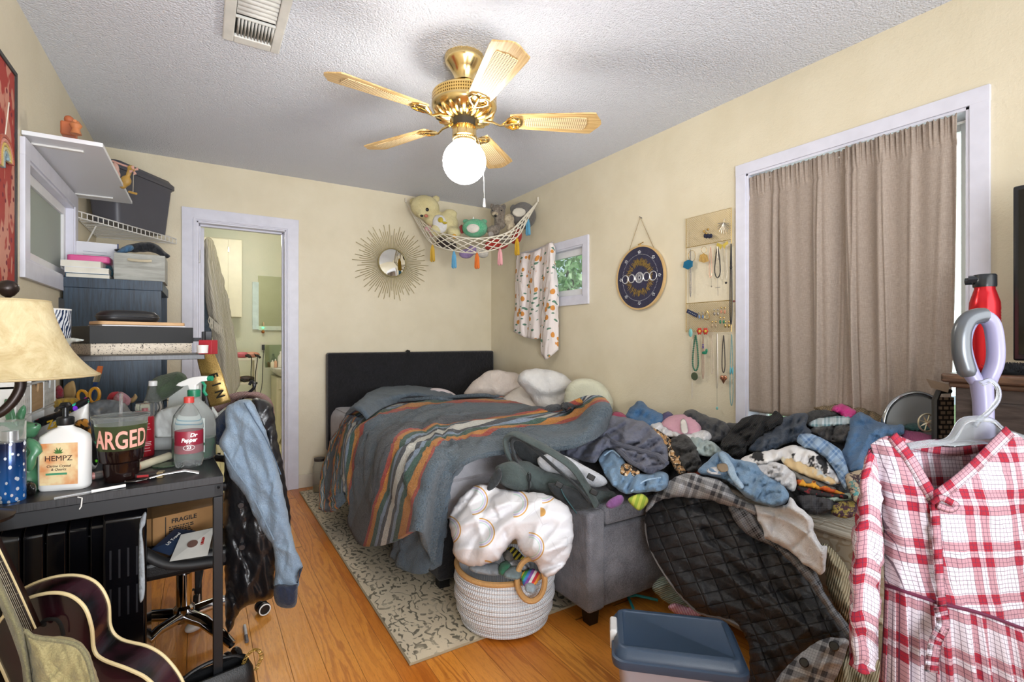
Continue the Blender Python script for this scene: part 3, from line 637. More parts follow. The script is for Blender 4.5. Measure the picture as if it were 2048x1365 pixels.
# ---------------------------------------------------------------- rope basket
def ropemat():
    t = NT('braided_cotton_rope'); x, y, _ = t.sep(t.tc('UV'))[:3]
    a = t.math('SINE', t.math('MULTIPLY', t.math('ADD', t.math('MULTIPLY', x, 64.), t.math('MULTIPLY', y, 24.)), 6.283)); b = t.math('SINE', t.math('MULTIPLY', t.math('SUBTRACT', t.math('MULTIPLY', x, 64.), t.math('MULTIPLY', y, 24.)), 6.283))
    k = t.math('MULTIPLY', a, b); t.bump(k, .0022, .8); return t.done(t.mix(t.ramp(k, [(.0, .0), (.5, 1.)]), '#CDCFD4', '#F0F0F2'), .9)
rope = ropemat(); tan = M('#C79A63', .85, bump=.003, bs=200)
bk = thing('rope_basket', 'round white braided rope basket with tan rim on the rug end', 'basket', (1.075, 1.775, 0))
prof = [(.001, .004), (.165, .004)]; N = 13
for i in range(N):
    zc = .014+i*.0165; r = .176+.024*min(1, i/5)-.004*math.sin(i*1.7)
    for a in (-70, -30, 0, 30, 70): prof.append((r+.008*math.cos(math.radians(a)), zc+.0082*math.sin(math.radians(a))))
prof += [(.196, .226), (.188, .22), (.185, .1), (.17, .012), (.001, .012)]
mb = MB(); mb.lathe(prof, (1.075, 1.775, .008), 72)
mb.build('wall', rope, bk, auto=0)
m = MB(); cb = Vector((1.075, 1.775, .236)); ring = [cb+Vector((.2*math.cos(a), .2*math.sin(a), .004*math.sin(3*a))) for a in np.linspace(0, 2*math.pi, 60)[:-1]]
m.tube(ring, .011, 8, closed=True); m.build('rim', tan, bk)
hc = P(1062, 1160, d=1.86); m = MB(); m.tube([hc+RT*(.052*math.cos(a))+Vector((0, 0, .07*math.sin(a)))+FW*(.0+.02*math.sin(a)) for a in np.linspace(0, 2*math.pi, 30)[:-1]], .011, 8, closed=True); m.build('handle', tan, bk)
def rainbowmat():
    t = NT('white_muslin_with_rainbows'); uv = t.tc('UV'); v = t.map(uv, (6.6, 6.6, 6.6)); vo = t.n('TexVoronoi', i_Vector=v, i_Scale=1.0); d = vo.outputs[0]
    pos = t.sep(t.n('VectorMath', operation='SUBTRACT', i_0=v, i_1=vo.outputs['Position']).outputs[0]); half = t.math('GREATER_THAN', pos[0], -.02)
    r = t.ramp(d, [(0., '#DAD9DD'), (.25, '#B8CFC8'), (.275, '#DAD9DD'), (.30, '#BDB6D6'), (.33, '#DAD9DD'), (.355, '#C99A55'), (.385, '#DAD9DD')], 'CONSTANT')
    cl = t.n('TexVoronoi', i_Vector=t.map(uv, (13, 13, 13)), i_Scale=1.0, feature='DISTANCE_TO_EDGE').outputs[0]
    line = t.math('MULTIPLY', t.ramp(cl, [(.012, 1.), (.022, 0.)]), t.ramp(t.noise(uv, 6, 1), [(.52, 0.), (.56, .35)]))
    t.bump(t.noise(t.tc(), 40, 4, .6), .006, .4)
    return t.done(t.mix(line, t.mix(half, '#DAD9DD', r), '#A9A7AB'), .85)
px('muslin_blanket', rainbowmat(), 'white muslin blanket with pastel rainbows heaped on the rope basket', 'blanket', [(954,971),(926,990),(902,1026),(900,1060),(906,1088),(908,1112),(930,1130),(952,1134),(996,1122),(1008,1103),(1031,1080),(1040,1103),(1066,1122),(1080,1142),(1090,1154),(1108,1152),(1126,1134),(1142,1103),(1147,1060),(1140,1022),(1112,997),(1077,986),(1035,984),(985,974)],
   plane3(P(920,1100,d=1.98), P(1120,1120,d=1.80), P(1040,985,d=2.0)), th=.14, rnd=.07, amp=.11, sc=.17, ang=.9, an=4, seed=31, smooth=4, back=.2, step=4)
base_b = plane3(P(920,1135,d=1.93), P(1100,1160,d=1.88), P(1010,1110,d=2.0))
def stripes(name, cols, sc_=60, ang=0., rough=.9):
    key = ('S', name)
    if key not in MATS:
        t = NT(name); x = t.sep(t.map(t.tc('UV'), (1, 1, 1), rot=(0, 0, ang)))[0]; fr = t.math('FRACT', t.math('MULTIPLY', x, sc_))
        c = t.ramp(fr, [(i/len(cols), q) for i, q in enumerate(cols)], 'CONSTANT'); t.bump(t.noise(t.tc(), 400, 2), .001); MATS[key] = t.done(c, rough)
    return MATS[key]
for nm, mat, lb, o, q, sd in (
 ('sock', cloth('#8E959C'), 'plain grey sock crumpled at the left of the rope basket', [(938,1134),(960,1128),(992,1126),(1004,1140),(996,1152),(968,1150),(945,1144)], .0, 1),
 ('sock', cloth('#2F6E4F'), 'dark green sock standing up amid the socks in the rope basket', [(1000,1128),(1012,1122),(1022,1130),(1016,1142),(1006,1152),(996,1146)], .02, 2),
 ('sock', cloth('#7A8A8C', '#5F6E72'), 'grey green sock in the middle of the rope basket', [(1008,1144),(1030,1132),(1046,1146),(1036,1160),(1010,1156)], .03, 3),
 ('sock', cloth('#D7D8DC', '#3C3E44', 60), 'white sock with black spots in the rope basket', [(1014,1124),(1046,1120),(1062,1130),(1052,1144),(1030,1140)], .0, 4),
 ('sock', stripes('rainbow_stripes', ['#C7323A', '#E0913A', '#E8D24A', '#3E9A55', '#3C79B8', '#8A4FA0', '#E9E6E6'], 14, .5), 'rainbow striped sock inside the basket handle', [(1044,1146),(1066,1138),(1080,1150),(1072,1170),(1052,1176),(1044,1164)], .04, 5),
 ('sock', stripes('black_yellow_stripes', ['#1D1E1C', '#C9B53A'], 55, .7), 'black sock with yellow stripes below the muslin blanket', [(1012,1100),(1026,1094),(1044,1110),(1052,1122),(1036,1126),(1016,1116)], -.02, 6),
 ('sock', cloth('#A8B5BC', '#7D8B96'), 'pale blue grey sock hanging at the basket handle', [(1050,1168),(1064,1164),(1072,1176),(1066,1188),(1052,1184)], .05, 7),
 ('cleaning_cloth', cloth('#7B7269', '#5C554E'), 'brown grey cloth tucked in the muslin blanket opening', [(1006,1106),(1018,1100),(1030,1112),(1026,1124),(1010,1122)], -.01, 8)):
    px(nm, mat, lb, 'sock' if nm == 'sock' else 'cloth', o, off(base_b, q), th=.05, rnd=.025, amp=.015, sc=.05, seed=sd, step=3)
# ---------------------------------------------------------------- backpack
bg_m = cloth('#45514F', '#36403F', 500, rough=.75); bgd = cloth('#2A2E30', '#1C1F21', 500, rough=.8); teal = M('#3E5F63', .7)
bp = thing('backpack', 'dark grey green backpack lying open on the ottoman', 'backpack', tuple(P(1110, 1000, d=2.05)))
px('body', bg_m, 0, 0, [(990,940),(1010,926),(1050,922),(1090,940),(1120,950),(1160,968),(1200,980),(1228,985),(1232,1000),(1190,1020),(1152,1024),(1118,1002),(1080,990),(1045,988),(1008,975)], off(const(2.12), .0), par=bp, th=.16, rnd=.08, amp=.03, sc=.12, seed=41, step=4)
px('side_pocket', bg_m, 0, 0, [(996,932),(1030,924),(1056,950),(1062,975),(1040,984),(1008,972),(998,955)], const(2.03), par=bp, th=.07, rnd=.04, amp=.012, sc=.1, seed=42, step=4)
px('mesh_pocket', bgd, 0, 0, [(1096,968),(1140,975),(1190,998),(1196,1015),(1152,1022),(1118,1002)], const(2.0), par=bp, th=.05, rnd=.04, amp=.012, sc=.06, seed=43, step=4, plabel='black mesh pocket')
px('white_lining', cloth('#CBCCD0', '#A9ACB2'), 0, 0, [(1075,918),(1100,908),(1130,912),(1165,930),(1205,952),(1214,968),(1190,975),(1160,965),(1120,950),(1085,940)], const(2.1), par=bp, th=.07, rnd=.05, amp=.02, sc=.06, seed=44, step=4, plabel='white crumpled lining')
px('back_panel', bgd, 0, 0, [(1018,880),(1030,872),(1062,884),(1100,915),(1090,940),(1058,932),(1036,912)], const(2.2), par=bp, th=.04, rnd=.03, amp=.012, sc=.05, seed=45, step=4)
m = MB(); m.tube([P(u, v, d=d) for u, v, d in crom([(1036,948,2.06),(1016,910,2.1),(1012,880,2.14),(1028,868,2.12),(1056,880,2.07),(1100,903,2.03),(1145,935,2.0),(1176,980,1.98),(1192,1010,1.99)], 6)], [.018]*6+[.024]*43, 12, flat=.45); m.build('shoulder_strap', bg_m, bp)
m = MB(); m.tube([P(u, v, d=d) for u, v, d in crom([(1052,955,2.04),(1030,915,2.08),(1024,886,2.1),(1040,880,2.1),(1075,905,2.06),(1115,940,2.0),(1155,975,1.97),(1180,1005,1.97)], 6)], .013, 10, flat=.5); m.build('shoulder_strap', bgd, bp)
m = MB(); m.tube([P(u, v, d=d) for u, v, d in crom([(1118,968,1.99),(1128,992,1.97),(1142,1012,1.96),(1152,1026,1.97)], 6)], .012, 8, flat=.25); m.build('webbing', teal, bp, label='teal adjustment webbing')
for u, v in ((1118, 970), (1188, 985), (1182, 955)):
    q = P(u, v, d=1.955); m = MB(); m.box((-.016, -.004, -.011), (.016, .004, .011), Matrix.Translation(q) @ Matrix.Rotation(-YAW, 4, 'Z') @ Matrix.Rotation(.5, 4, 'Y')); m.build('buckle', M('#1B1E1F', .4), bp, bevel=.003)
m = MB(); m.tube([P(u, v, d=d) for u, v, d in ((1058,948,1.985),(1059,962,1.975),(1058,985,1.98))], .004, 6); m.tube([P(1058+4*math.cos(a), 955+10*math.sin(a), d=1.975) for a in np.linspace(0, 6.28, 14)], .0018, 6); m.build('zip_pull', M('#161819', .3), bp)
px('hip_strap', bgd, 0, 0, [(974,976),(985,950),(998,936),(1004,950),(996,970),(980,982)], const(2.0), par=bp, th=.03, rnd=.02, amp=.01, sc=.05, seed=46, step=3)
# glass jar on the floor by the headboard
jc = P(640, 985, z=0); jr = thing('glass_jar', 'clear glass jar with dark lid on the floor between door and bed', 'jar', (jc.x, jc.y, 0))
gl = glassmat('clear_glass', '#EEF2F0', .02)
MB().lathe([(.001, .003), (.045, .003), (.052, .015), (.052, .20), (.04, .235), (.036, .245)], (jc.x, jc.y, 0), 28, cap=False).build('vessel', gl, jr)
MB().lathe([(.001, .012), (.044, .012), (.046, .05), (.001, .06)], (jc.x, jc.y, 0), 20).build('contents', M('#A08A5E', .8), jr)
MB().lathe([(.001, .242), (.043, .242), (.043, .262), (.001, .264)], (jc.x, jc.y, 0), 24).build('lid', M('#3A3230', .5), jr)
# ---------------------------------------------------------------- the clothes heap on the ottoman and the spare mattress by the curtain
def damask():
    t = NT('cream_damask_ticking'); v = t.tc(); w_ = t.n('TexWave', i_Vector=v, i_Scale=34.0, i_Distortion=.6, i_Detail=2.0); w_.bands_direction = 'X'
    sw = t.n('TexWave', i_Vector=t.map(v, (1, 1, 1)), i_Scale=16.0, i_Distortion=14.0, i_Detail=2.0).outputs[0]
    c = t.mix(t.ramp(w_.outputs[0], [(.3, 0.), (.7, 1.)]), '#D5CDBE', '#B7AE9D'); c = t.mix(t.ramp(sw, [(.8, 0.), (.92, .6)]), c, '#9A8366'); t.bump(w_.outputs[0], .003); return t.done(c, .8)
mt = thing('spare_mattress', 'cream patterned mattress under the clothes heap by the curtained window', 'mattress', (2.02, .9, 0))
MB().box((1.72, .62, .30), (2.33, 1.46, .57)).build('mattress_body', damask(), mt, bevel=.05, bseg=5)
m = MB()
for z in (.325, .545): m.tube([(1.722, .66, z), (1.722, 1.42, z)], .009, 8)
m.build('piping', M('#C9BFAE', .8), mt)
MB().box((1.75, .64, .04), (2.3, 1.43, .3)).build('box_base', cloth('#B9AE98', '#A3977F', 300), mt, bevel=.02)
def pile(u, v): return 1/(.5+.000302*(u-1250)+.00085*(v-1010))
def jk(u, v): return 1/(.488+.000515*(u-1300)+.000145*(v-1050))
def denim(col, col2, nm=None): return cloth(col, col2, 380, rough=.9, b=.0012)
jean = denim('#7F9DB9', '#5B7C9C'); jean_d = denim('#2E3D50', '#1F2B3A'); jean_l = denim('#A9C0D4', '#7F9DB8'); jean_m = denim('#4F7396', '#3B5C7E')
blackc = cloth('#1B1B1E', '#101012', 500); whitec = cloth('#DEDDDE', '#C8C8CC', 500)
def ribmat(name, a, b, sc_, ang=0., dist=.004):
    t = NT(name); w_ = t.n('TexWave', i_Vector=t.map(t.tc('UV'), (1, 1, 1), rot=(0, 0, ang)), i_Scale=sc_, i_Distortion=.8, i_Detail=1.0); t.bump(w_.outputs[0], dist)
    return t.done(t.mix(t.ramp(w_.outputs[0], [(.2, 0.), (.7, 1.)]), a, b), .92)
def spotmat(name, base, s1, s2, sc_):
    t = NT(name); uv = t.tc('UV'); n1 = t.noise(uv, sc_, 3, .7, .6); n2 = t.noise(t.map(uv, (1, 1, 1), loc=(3, 5, 1)), sc_*1.4, 3, .7)
    c = t.mix(t.ramp(n1, [(.47, 0.), (.52, 1.)]), base, s1); return t.done(t.mix(t.ramp(n2, [(.56, 0.), (.6, 1.)]), c, s2), .85)
def plaidmat(name, base, c1, c2, per, fine=True, ang=0., lw=.1):
    t = NT(name); uv = t.map(t.tc('UV'), (1/per, 1/per, 1), rot=(0, 0, ang)); x, y, _ = t.sep(uv)[:3]
    def bands(q): return t.ramp(t.math('FRACT', q), [(0., 1.), (.18, 0.), (.30, 1.), (.48, 0.)], 'CONSTANT')
    bx, by = bands(x), bands(y); s = t.math('ADD', t.math('MULTIPLY', bx, .5), t.math('MULTIPLY', by, .5))
    c = t.mix(t.ramp(s, [(0., 0.), (.4, .5), (.9, 1.)], 'CONSTANT'), base, c1)
    def line(q, k): return t.ramp(t.math('FRACT', t.math('MULTIPLY', q, k)), [(0., 1.), (lw, 0.)], 'CONSTANT')
    if fine: c = t.mix(t.math('MULTIPLY', t.math('MAXIMUM', line(x, 12.), line(y, 12.)), .75), c, c2)
    t.bump(t.noise(t.tc(), 500, 2), .0008); t.bump(t.noise(t.tc(), 40, 4, .6), .004, .4)
    return t.done(c, .92)
sweat = cloth('#6A6D7E', '#565969', 400)
leop = spotmat('leopard_print_silk', '#B58A5A', '#241A14', '#E4D5BC', 55.)
heap = [
 # name, material, label, category, outline, offset toward the viewer, thickness, fold amp, fold scale, angle, seed
 ('shade_filler', cloth('#25262B', '#191A1E', 300), 'dark filler at the bottom of the clothes heap, standing for shade between garments', 'blanket', [(1150,900),(1200,850),(1290,835),(1400,850),(1560,838),(1700,835),(1800,858),(1790,920),(1720,1010),(1650,1030),(1560,1015),(1420,960),(1330,985),(1240,990),(1180,940)], -.10, .12, .03, .15, 0, 1),  # dark filler form added under the garments, reads as shade in the gaps
 ('straw_wrap', ribmat('woven_brown_straw', '#6B5A45', '#B09A78', 60., .6), 'brown woven wrap at the back of the heap against the curtain', 'wrap', [(1628,816),(1660,808),(1707,810),(1747,824),(1790,846),(1782,860),(1747,850),(1707,836),(1660,830)], -.02, .07, .03, .1, .5, 2),
 ('denim_shirt', cloth('#3F6E9C', '#2F587F', 500), 'bright blue shirt bunched against the wall at the left of the heap', 'shirt', [(1252,836),(1257,820),(1270,808),(1282,803),(1301,817),(1327,829),(1324,845),(1303,856),(1273,846)], -.02, .12, .05, .12, 1.0, 3),
 ('purple_blouse', cloth('#4A3F73', '#3A3060'), 'scrap of purple top between the blue shirt and the pink cap', 'top', [(1325,829),(1336,824),(1346,830),(1340,842),(1326,846)], -.01, .05, .02, .06, 1.0, 4),
 ('puffer_jacket', cloth('#2C2F36', '#1D2026', 200, rough=.6), 'charcoal quilted jacket against the wall behind the pink cap', 'jacket', [(1366,832),(1381,819),(1402,826),(1430,838),(1450,846),(1462,864),(1442,884),(1420,882),(1405,862),(1384,842)], -.01, .12, .05, .1, .4, 5),
 ('baseball_cap', cloth('#D7A3B4', '#C792A4', 500), 'faded pink baseball cap with white strap on the heap', 'cap', [(1322,850),(1334,836),(1352,830),(1372,830),(1390,838),(1403,857),(1394,870),(1366,872),(1340,864)], .02, .14, .006, .3, 0, 6),
 ('magenta_cloth', cloth('#B0285E', '#8E1F4C'), 'magenta and green scrap between the blanket hump and the blue shirt', 'cloth', [(1224,828),(1238,824),(1254,834),(1250,846),(1230,844)], -.01, .05, .02, .06, 0, 7),
 ('white_shirt', cloth('#D9D3D0', '#C4BDBB'), 'off white shirt with lilac lace, left of the slate sweatpants', 'shirt', [(1160,846),(1176,836),(1200,830),(1222,834),(1218,848),(1190,862),(1172,878),(1158,880),(1166,862)], .01, .07, .035, .09, .8, 8),
 ('white_vest', whitec, 'white top crumpled below the pink cap', 'top', [(1301,852),(1316,846),(1334,854),(1352,862),(1372,866),(1407,860),(1424,874),(1412,884),(1380,886),(1350,876),(1320,872)], .03, .07, .045, .08, .3, 9),
 ('pale_jeans', cloth('#A8B6B5', '#8C9C9C'), 'pale mint grey jeans folded beside the black scarf', 'jeans', [(1376,878),(1394,872),(1423,884),(1440,898),(1446,910),(1422,914),(1396,910),(1382,894)], .05, .08, .04, .08, .5, 10),
 ('leopard_blouse', leop, 'leopard print blouse strip curling beside the slate sweatpants', 'blouse', [(1303,858),(1318,862),(1342,878),(1356,900),(1372,938),(1376,950),(1358,950),(1342,926),(1326,892),(1310,874)], .07, .06, .03, .06, .9, 11),
 ('black_scarf', cloth('#121214', '#1F1B18', 300), 'black top with gold thread piled between sweatpants and jean shorts', 'top', [(1340,886),(1350,874),(1370,870),(1386,884),(1397,908),(1404,932),(1392,944),(1372,940),(1352,912)], .09, .08, .05, .09, 1.1, 12),
 ('red_scrap', cloth('#9C3A20', '#7E2C16'), 'rust red scrap below the black scarf', 'cloth', [(1370,944),(1386,938),(1404,940),(1398,952),(1378,953)], .06, .04, .01, .05, 0, 13),
 ('sweatpants', sweat, 'slate grey elastic waist sweatpants draped over the left of the heap', 'sweatpants', [(1113,900),(1140,886),(1156,866),(1176,856),(1205,846),(1219,834),(1257,836),(1292,846),(1310,862),(1329,884),(1338,920),(1329,936),(1303,948),(1280,942),(1256,926),(1238,910),(1222,898),(1200,908),(1190,926),(1160,922),(1134,912)], .10, .13, .075, .13, .7, 14),
 ('blue_jeans', jean, 'light blue jeans looped under the slate sweatpants on the ottoman', 'jeans', [(1197,920),(1206,906),(1226,898),(1243,914),(1262,938),(1290,948),(1327,944),(1338,958),(1330,980),(1298,984),(1250,988),(1222,968),(1208,944)], .09, .11, .05, .11, .2, 15),
 ('leopard_scarf', leop, 'small leopard print scrap tucked inside the looped light jeans', 'scarf', [(1242,932),(1256,928),(1280,942),(1272,952),(1256,954),(1240,948)], .15, .03, .015, .05, .5, 16),
 ('corduroy_sweater', ribmat('black_ribbed_knit', '#2B2B2E', '#0F0F11', 60., .9), 'black ribbed sweater rolled up in the middle of the heap', 'sweater', [(1441,888),(1461,862),(1487,836),(1510,829),(1538,833),(1552,823),(1569,838),(1560,852),(1524,872),(1500,890),(1490,910),(1472,918),(1452,904)], .06, .14, .07, .12, .9, 17),
 ('black_jersey', cloth('#17181A', '#0E0F10'), 'black top behind the dark jeans at the heap crest', 'top', [(1590,838),(1612,827),(1641,820),(1676,824),(1682,834),(1650,842),(1622,852),(1600,862)], .0, .09, .04, .1, .4, 18),
 ('dark_jeans', jean_d, 'dark indigo jeans folded to the right of the ribbed sweater', 'jeans', [(1494,900),(1512,878),(1546,856),(1564,838),(1594,827),(1616,830),(1612,850),(1626,864),(1614,880),(1590,884),(1560,894),(1534,906),(1512,906)], .06, .10, .05, .11, .9, 19),
 ('satin_camisole', cloth('#E02F94', '#BE1E79', 400, rough=.5), 'hot pink satin top on the crest of the heap', 'top', [(1663,822),(1670,812),(1684,809),(1700,814),(1712,824),(1706,838),(1690,838),(1680,828)], .04, .06, .03, .07, .6, 20),
 ('plaid_shirt', plaidmat('green_white_plaid', '#C9D4DA', '#6A8A94', '#3D6E58', .05), 'folded green and white plaid shirt under the hot pink top', 'shirt', [(1617,852),(1628,840),(1660,834),(1696,832),(1704,846),(1680,852),(1640,856)], .06, .05, .02, .08, .2, 21),
 ('satin_dress', cloth('#17171A', '#0B0B0D', 200, rough=.4), 'black satin garment folded below the plaid shirt', 'dress', [(1620,860),(1640,853),(1697,850),(1706,870),(1692,886),(1660,884),(1634,874)], .06, .06, .04, .07, .2, 22),
 ('teal_sweater', cloth('#24504E', '#1A3D3C'), 'dark teal sweater at the right end of the heap', 'sweater', [(1806,850),(1830,846),(1856,852),(1860,864),(1830,864),(1808,858)], .0, .06, .02, .08, .2, 23),
 ('denim_jacket', cloth('#4B7096', '#3A5C80', 420, b=.0015), 'mid blue brushed denim garment spread over the right of the heap', 'jacket', [(1697,862),(1702,838),(1721,823),(1746,838),(1772,850),(1805,850),(1808,868),(1780,872),(1752,886),(1736,905),(1730,940),(1700,944),(1680,914),(1690,888)], .08, .10, .04, .14, .7, 24),
 ('pink_corduroys', ribmat('pink_corduroy', '#B9608A', '#8E4068', 110., .2, .002), 'raspberry pink corduroy trousers folded below the teal sweater', 'trousers', [(1806,862),(1826,862),(1850,868),(1880,878),(1872,896),(1830,890),(1804,878)], .06, .06, .015, .1, .2, 25),
 ('patterned_shirt', plaidmat('pale_blue_geometric_knit', '#9DB4CC', '#5F7FA6', '#35496B', .045, True, .785), 'pale blue shirt with dark geometric pattern lying down the heap', 'shirt', [(1594,884),(1600,869),(1622,868),(1656,884),(1680,898),(1690,922),(1698,950),(1694,980),(1680,966),(1664,932),(1636,906),(1606,894)], .12, .06, .025, .08, .9, 26),
 ('white_blouse', spotmat('white_blouse_black_embroidery', '#E6E4E2', '#E0DEDE', '#26262A', 9.), 'white blouse with black embroidered band in the stack', 'blouse', [(1479,924),(1496,910),(1530,902),(1562,899),(1585,890),(1618,898),(1648,920),(1674,950),(1681,968),(1660,962),(1620,940),(1594,930),(1566,920),(1524,932),(1496,934)], .11, .06, .035, .1, .3, 27),
 ('tie_dye_shirt', spotmat('cream_tie_dye', '#E5DFC8', '#D4B98C', '#BFD0DC', 5.), 'cream tie dye shirt folded under the white embroidered blouse', 'shirt', [(1564,914),(1594,918),(1640,942),(1672,963),(1665,972),(1640,962),(1604,950),(1571,932)], .13, .04, .02, .08, .3, 28),
 ('grey_shirt', cloth('#77756F', '#5F5D58'), 'grey shirt edge showing under the tie dye shirt', 'shirt', [(1578,936),(1606,950),(1640,964),(1670,976),(1664,982),(1630,974),(1596,962)], .12, .03, .012, .06, .3, 29),
 ('white_tee', whitec, 'knotted white t-shirt beside the jean shorts', 't-shirt', [(1512,934),(1536,924),(1556,926),(1574,934),(1590,950),(1594,970),(1584,982),(1552,966),(1524,950)], .14, .08, .06, .07, .9, 30),
 ('orange_scarf', spotmat('orange_red_print', '#C8551F', '#E0A030', '#6E1710', 14.), 'orange and red printed scarf low in the stack', 'scarf', [(1592,960),(1614,957),(1641,967),(1672,980),(1690,988),(1664,987),(1620,976),(1598,972)], .12, .035, .012, .06, .2, 31),
 ('black_shirt', spotmat('black_with_red_dots', '#17161A', '#201D20', '#7A1F24', 30.), 'black shirt with small red flowers below the orange scarf', 'shirt', [(1592,974),(1618,976),(1660,988),(1692,990),(1696,998),(1650,996),(1612,990)], .12, .035, .015, .06, .2, 32),
 ('mint_shirt', cloth('#AFC4B8', '#98AEA3'), 'pale mint shirt fold at the bottom of the stack', 'shirt', [(1630,988),(1664,990),(1702,986),(1706,998),(1672,1004),(1646,1000)], .11, .03, .01, .06, .2, 33),
 ('charcoal_leggings', plaidmat('charcoal_with_white_grid', '#1C1C20', '#1F1F24', '#8A8A90', .04, True), 'charcoal leggings with thin white grid at the mattress edge', 'leggings', [(1594,993),(1620,990),(1650,994),(1672,1004),(1672,1018),(1644,1028),(1610,1022),(1598,1008)], .10, .07, .035, .08, .2, 34),
 ('paisley_scarf', spotmat('ethnic_paisley', '#B7A58C', '#3B2A33', '#4E8A8A', 38.), 'brown and teal paisley scarf beside the plaid dress sleeve', 'scarf', [(1690,956),(1704,944),(1730,942),(1730,970),(1722,1004),(1708,1006),(1698,982)], .14, .07, .02, .06, 1.2, 35),
 ('brocade_pouch', spotmat('gold_brocade', '#4A2E3D', '#9A8A45', '#2D1B25', 60.), 'plum and gold brocade pouch at the mattress edge', 'pouch', [(1662,1014),(1678,1004),(1700,1000),(1714,1012),(1712,1030),(1690,1038),(1666,1030)], .10, .06, .015, .05, .6, 36),
]
for nm, mat, lb, ct, o, of, th, amp, s_, an_, sd in heap:
    g = px(nm, mat, lb, ct, o, off(pile, of), th=th*.8, rnd=max(.012, th*.3), amp=amp*1.75, sc=s_*.6, an=5, ang=an_, seed=sd, step=4)
    if nm == 'baseball_cap':
        px('strap', M('#E2DDD8', .7), 0, 0, [(1361,842),(1371,840),(1376,864),(1364,866)], off(pile, .10), par=g, th=.01, rnd=.01, amp=0, step=3, plabel='white back strap')

# seams, waistband and labels laid on the heap garments
def seam(parent_name, pts, of, r, mat, name='seam', flat=.6, fn=pile):
    p = bpy.data.objects[parent_name]; m = MB(); m.tube([P(u, v, d=fn(u, v)-of) for u, v in crom(pts, 5)], r, 6, flat=flat); m.build(name, mat, p)
seam('sweatpants', [(1206,862),(1226,884),(1262,896),(1300,908),(1316,912),(1334,928)], .185, .012, cloth('#5B5E6E', '#4A4D5C'), 'waistband')
seam('sweatpants', [(1238,902),(1262,924),(1290,936),(1326,934)], .185, .010, cloth('#5B5E6E', '#4A4D5C'), 'waistband')
seam('blue_jeans', [(1208,912),(1224,902),(1240,914)], .165, .003, jean_l)
seam('blue_jeans', [(1262,984),(1290,962),(1322,956)], .165, .003, jean_l)
# light denim shorts spread on top of the plaid jacket
sh = px('jean_shorts', jean, 'light blue jean shorts with leather patch on top of the flannel jacket', 'shorts', [(1395,940),(1419,920),(1440,903),(1452,905),(1470,918),(1500,924),(1512,930),(1529,949),(1559,965),(1577,988),(1570,1008),(1545,1014),(1510,1004),(1480,984),(1449,960),(1410,950)], lambda u, v: pile(u, v)-.17, th=.07, rnd=.03, amp=.08, sc=.055, ang=.9, seed=50, step=4)
px('waistband', jean_l, 0, 0, [(1436,908),(1448,906),(1466,930),(1474,952),(1488,972),(1480,978),(1462,958),(1448,932)], off(pile, .235), par=sh, th=.02, rnd=.012, amp=.008, sc=.05, step=3, plabel='lighter stitched waistband')
px('leather_patch', M('#8C7A64', .7), 0, 0, [(1434,930),(1452,928),(1456,942),(1440,944)], off(pile, .25), par=sh, th=.008, rnd=.006, amp=.0, step=3, plabel='tan leather patch')
px('pocket_lining', whitec, 0, 0, [(1412,940),(1432,934),(1446,944),(1440,950),(1420,948)], off(pile, .23), par=sh, th=.015, rnd=.01, amp=.006, sc=.05, step=3)
px('white_tee', whitec, 'white t-shirt hanging down over the flannel jacket sleeve', 't-shirt', [(1509,1010),(1538,1014),(1571,1010),(1580,994),(1594,1010),(1612,1026),(1625,1040),(1627,1057),(1634,1074),(1642,1090),(1654,1096),(1652,1120),(1649,1145),(1638,1150),(1622,1138),(1604,1125),(1584,1106),(1562,1094),(1545,1084),(1530,1077),(1527,1060),(1516,1040)], lambda u, v: 1/(.488+.000515*(u-1300)+.000145*(v-1050))-.10, th=.05, rnd=.02, amp=.05, sc=.09, ang=-.9, an=6, seed=51, step=4)
# ---------------------------------------------------------------- quilted flannel jacket
def quiltmat():
    t = NT('black_diamond_quilting'); uv = t.map(t.tc('UV'), (1/.085, 1/.06, 1), rot=(0, 0, .5)); x, y, _ = t.sep(uv)[:3]
    a = t.math('ABSOLUTE', t.math('SUBTRACT', t.math('FRACT', t.math('ADD', x, y)), .5)); b = t.math('ABSOLUTE', t.math('SUBTRACT', t.math('FRACT', t.math('SUBTRACT', x, y)), .5))
    q = t.math('MINIMUM', a, b); h = t.ramp(q, [(0., 0.), (.06, .6), (.35, 1.)]); t.bump(h, .012, .9); t.bump(t.noise(t.tc(), 60, 4, .65), .008, .6)
    c = t.mix(t.ramp(q, [(0., 1.), (.035, 0.)]), '#2E2F32', '#131315'); return t.done(c, .62)
flan = plaidmat('grey_flannel_plaid', '#A9A9AB', '#3A3B40', '#5A5A5E', .09, True, .35); flan2 = plaidmat('charcoal_flannel_plaid', '#6E7075', '#25272C', '#A0A0A4', .08, True, 1.0)
jt = thing('quilted_jacket', 'large grey plaid flannel jacket turned inside out showing black quilted lining', 'jacket', tuple(P(1480, 1200, d=1.75)))
px('lining', quiltmat(), 0, 0, [(1291,1030),(1298,1006),(1318,992),(1359,988),(1417,994),(1458,1009),(1482,1046),(1506,1077),(1540,1086),(1601,1138),(1635,1183),(1666,1217),(1696,1261),(1693,1292),(1660,1300),(1616,1300),(1580,1334),(1552,1372),(1520,1400),(1500,1380),(1497,1290),(1470,1245),(1451,1237),(1403,1227),(1369,1200),(1332,1152),(1303,1104),(1293,1070)], jk, par=jt, th=.11, rnd=.07, amp=.075, sc=.16, ang=-.75, an=3.5, seed=61, step=4, plabel='black diamond quilted lining')
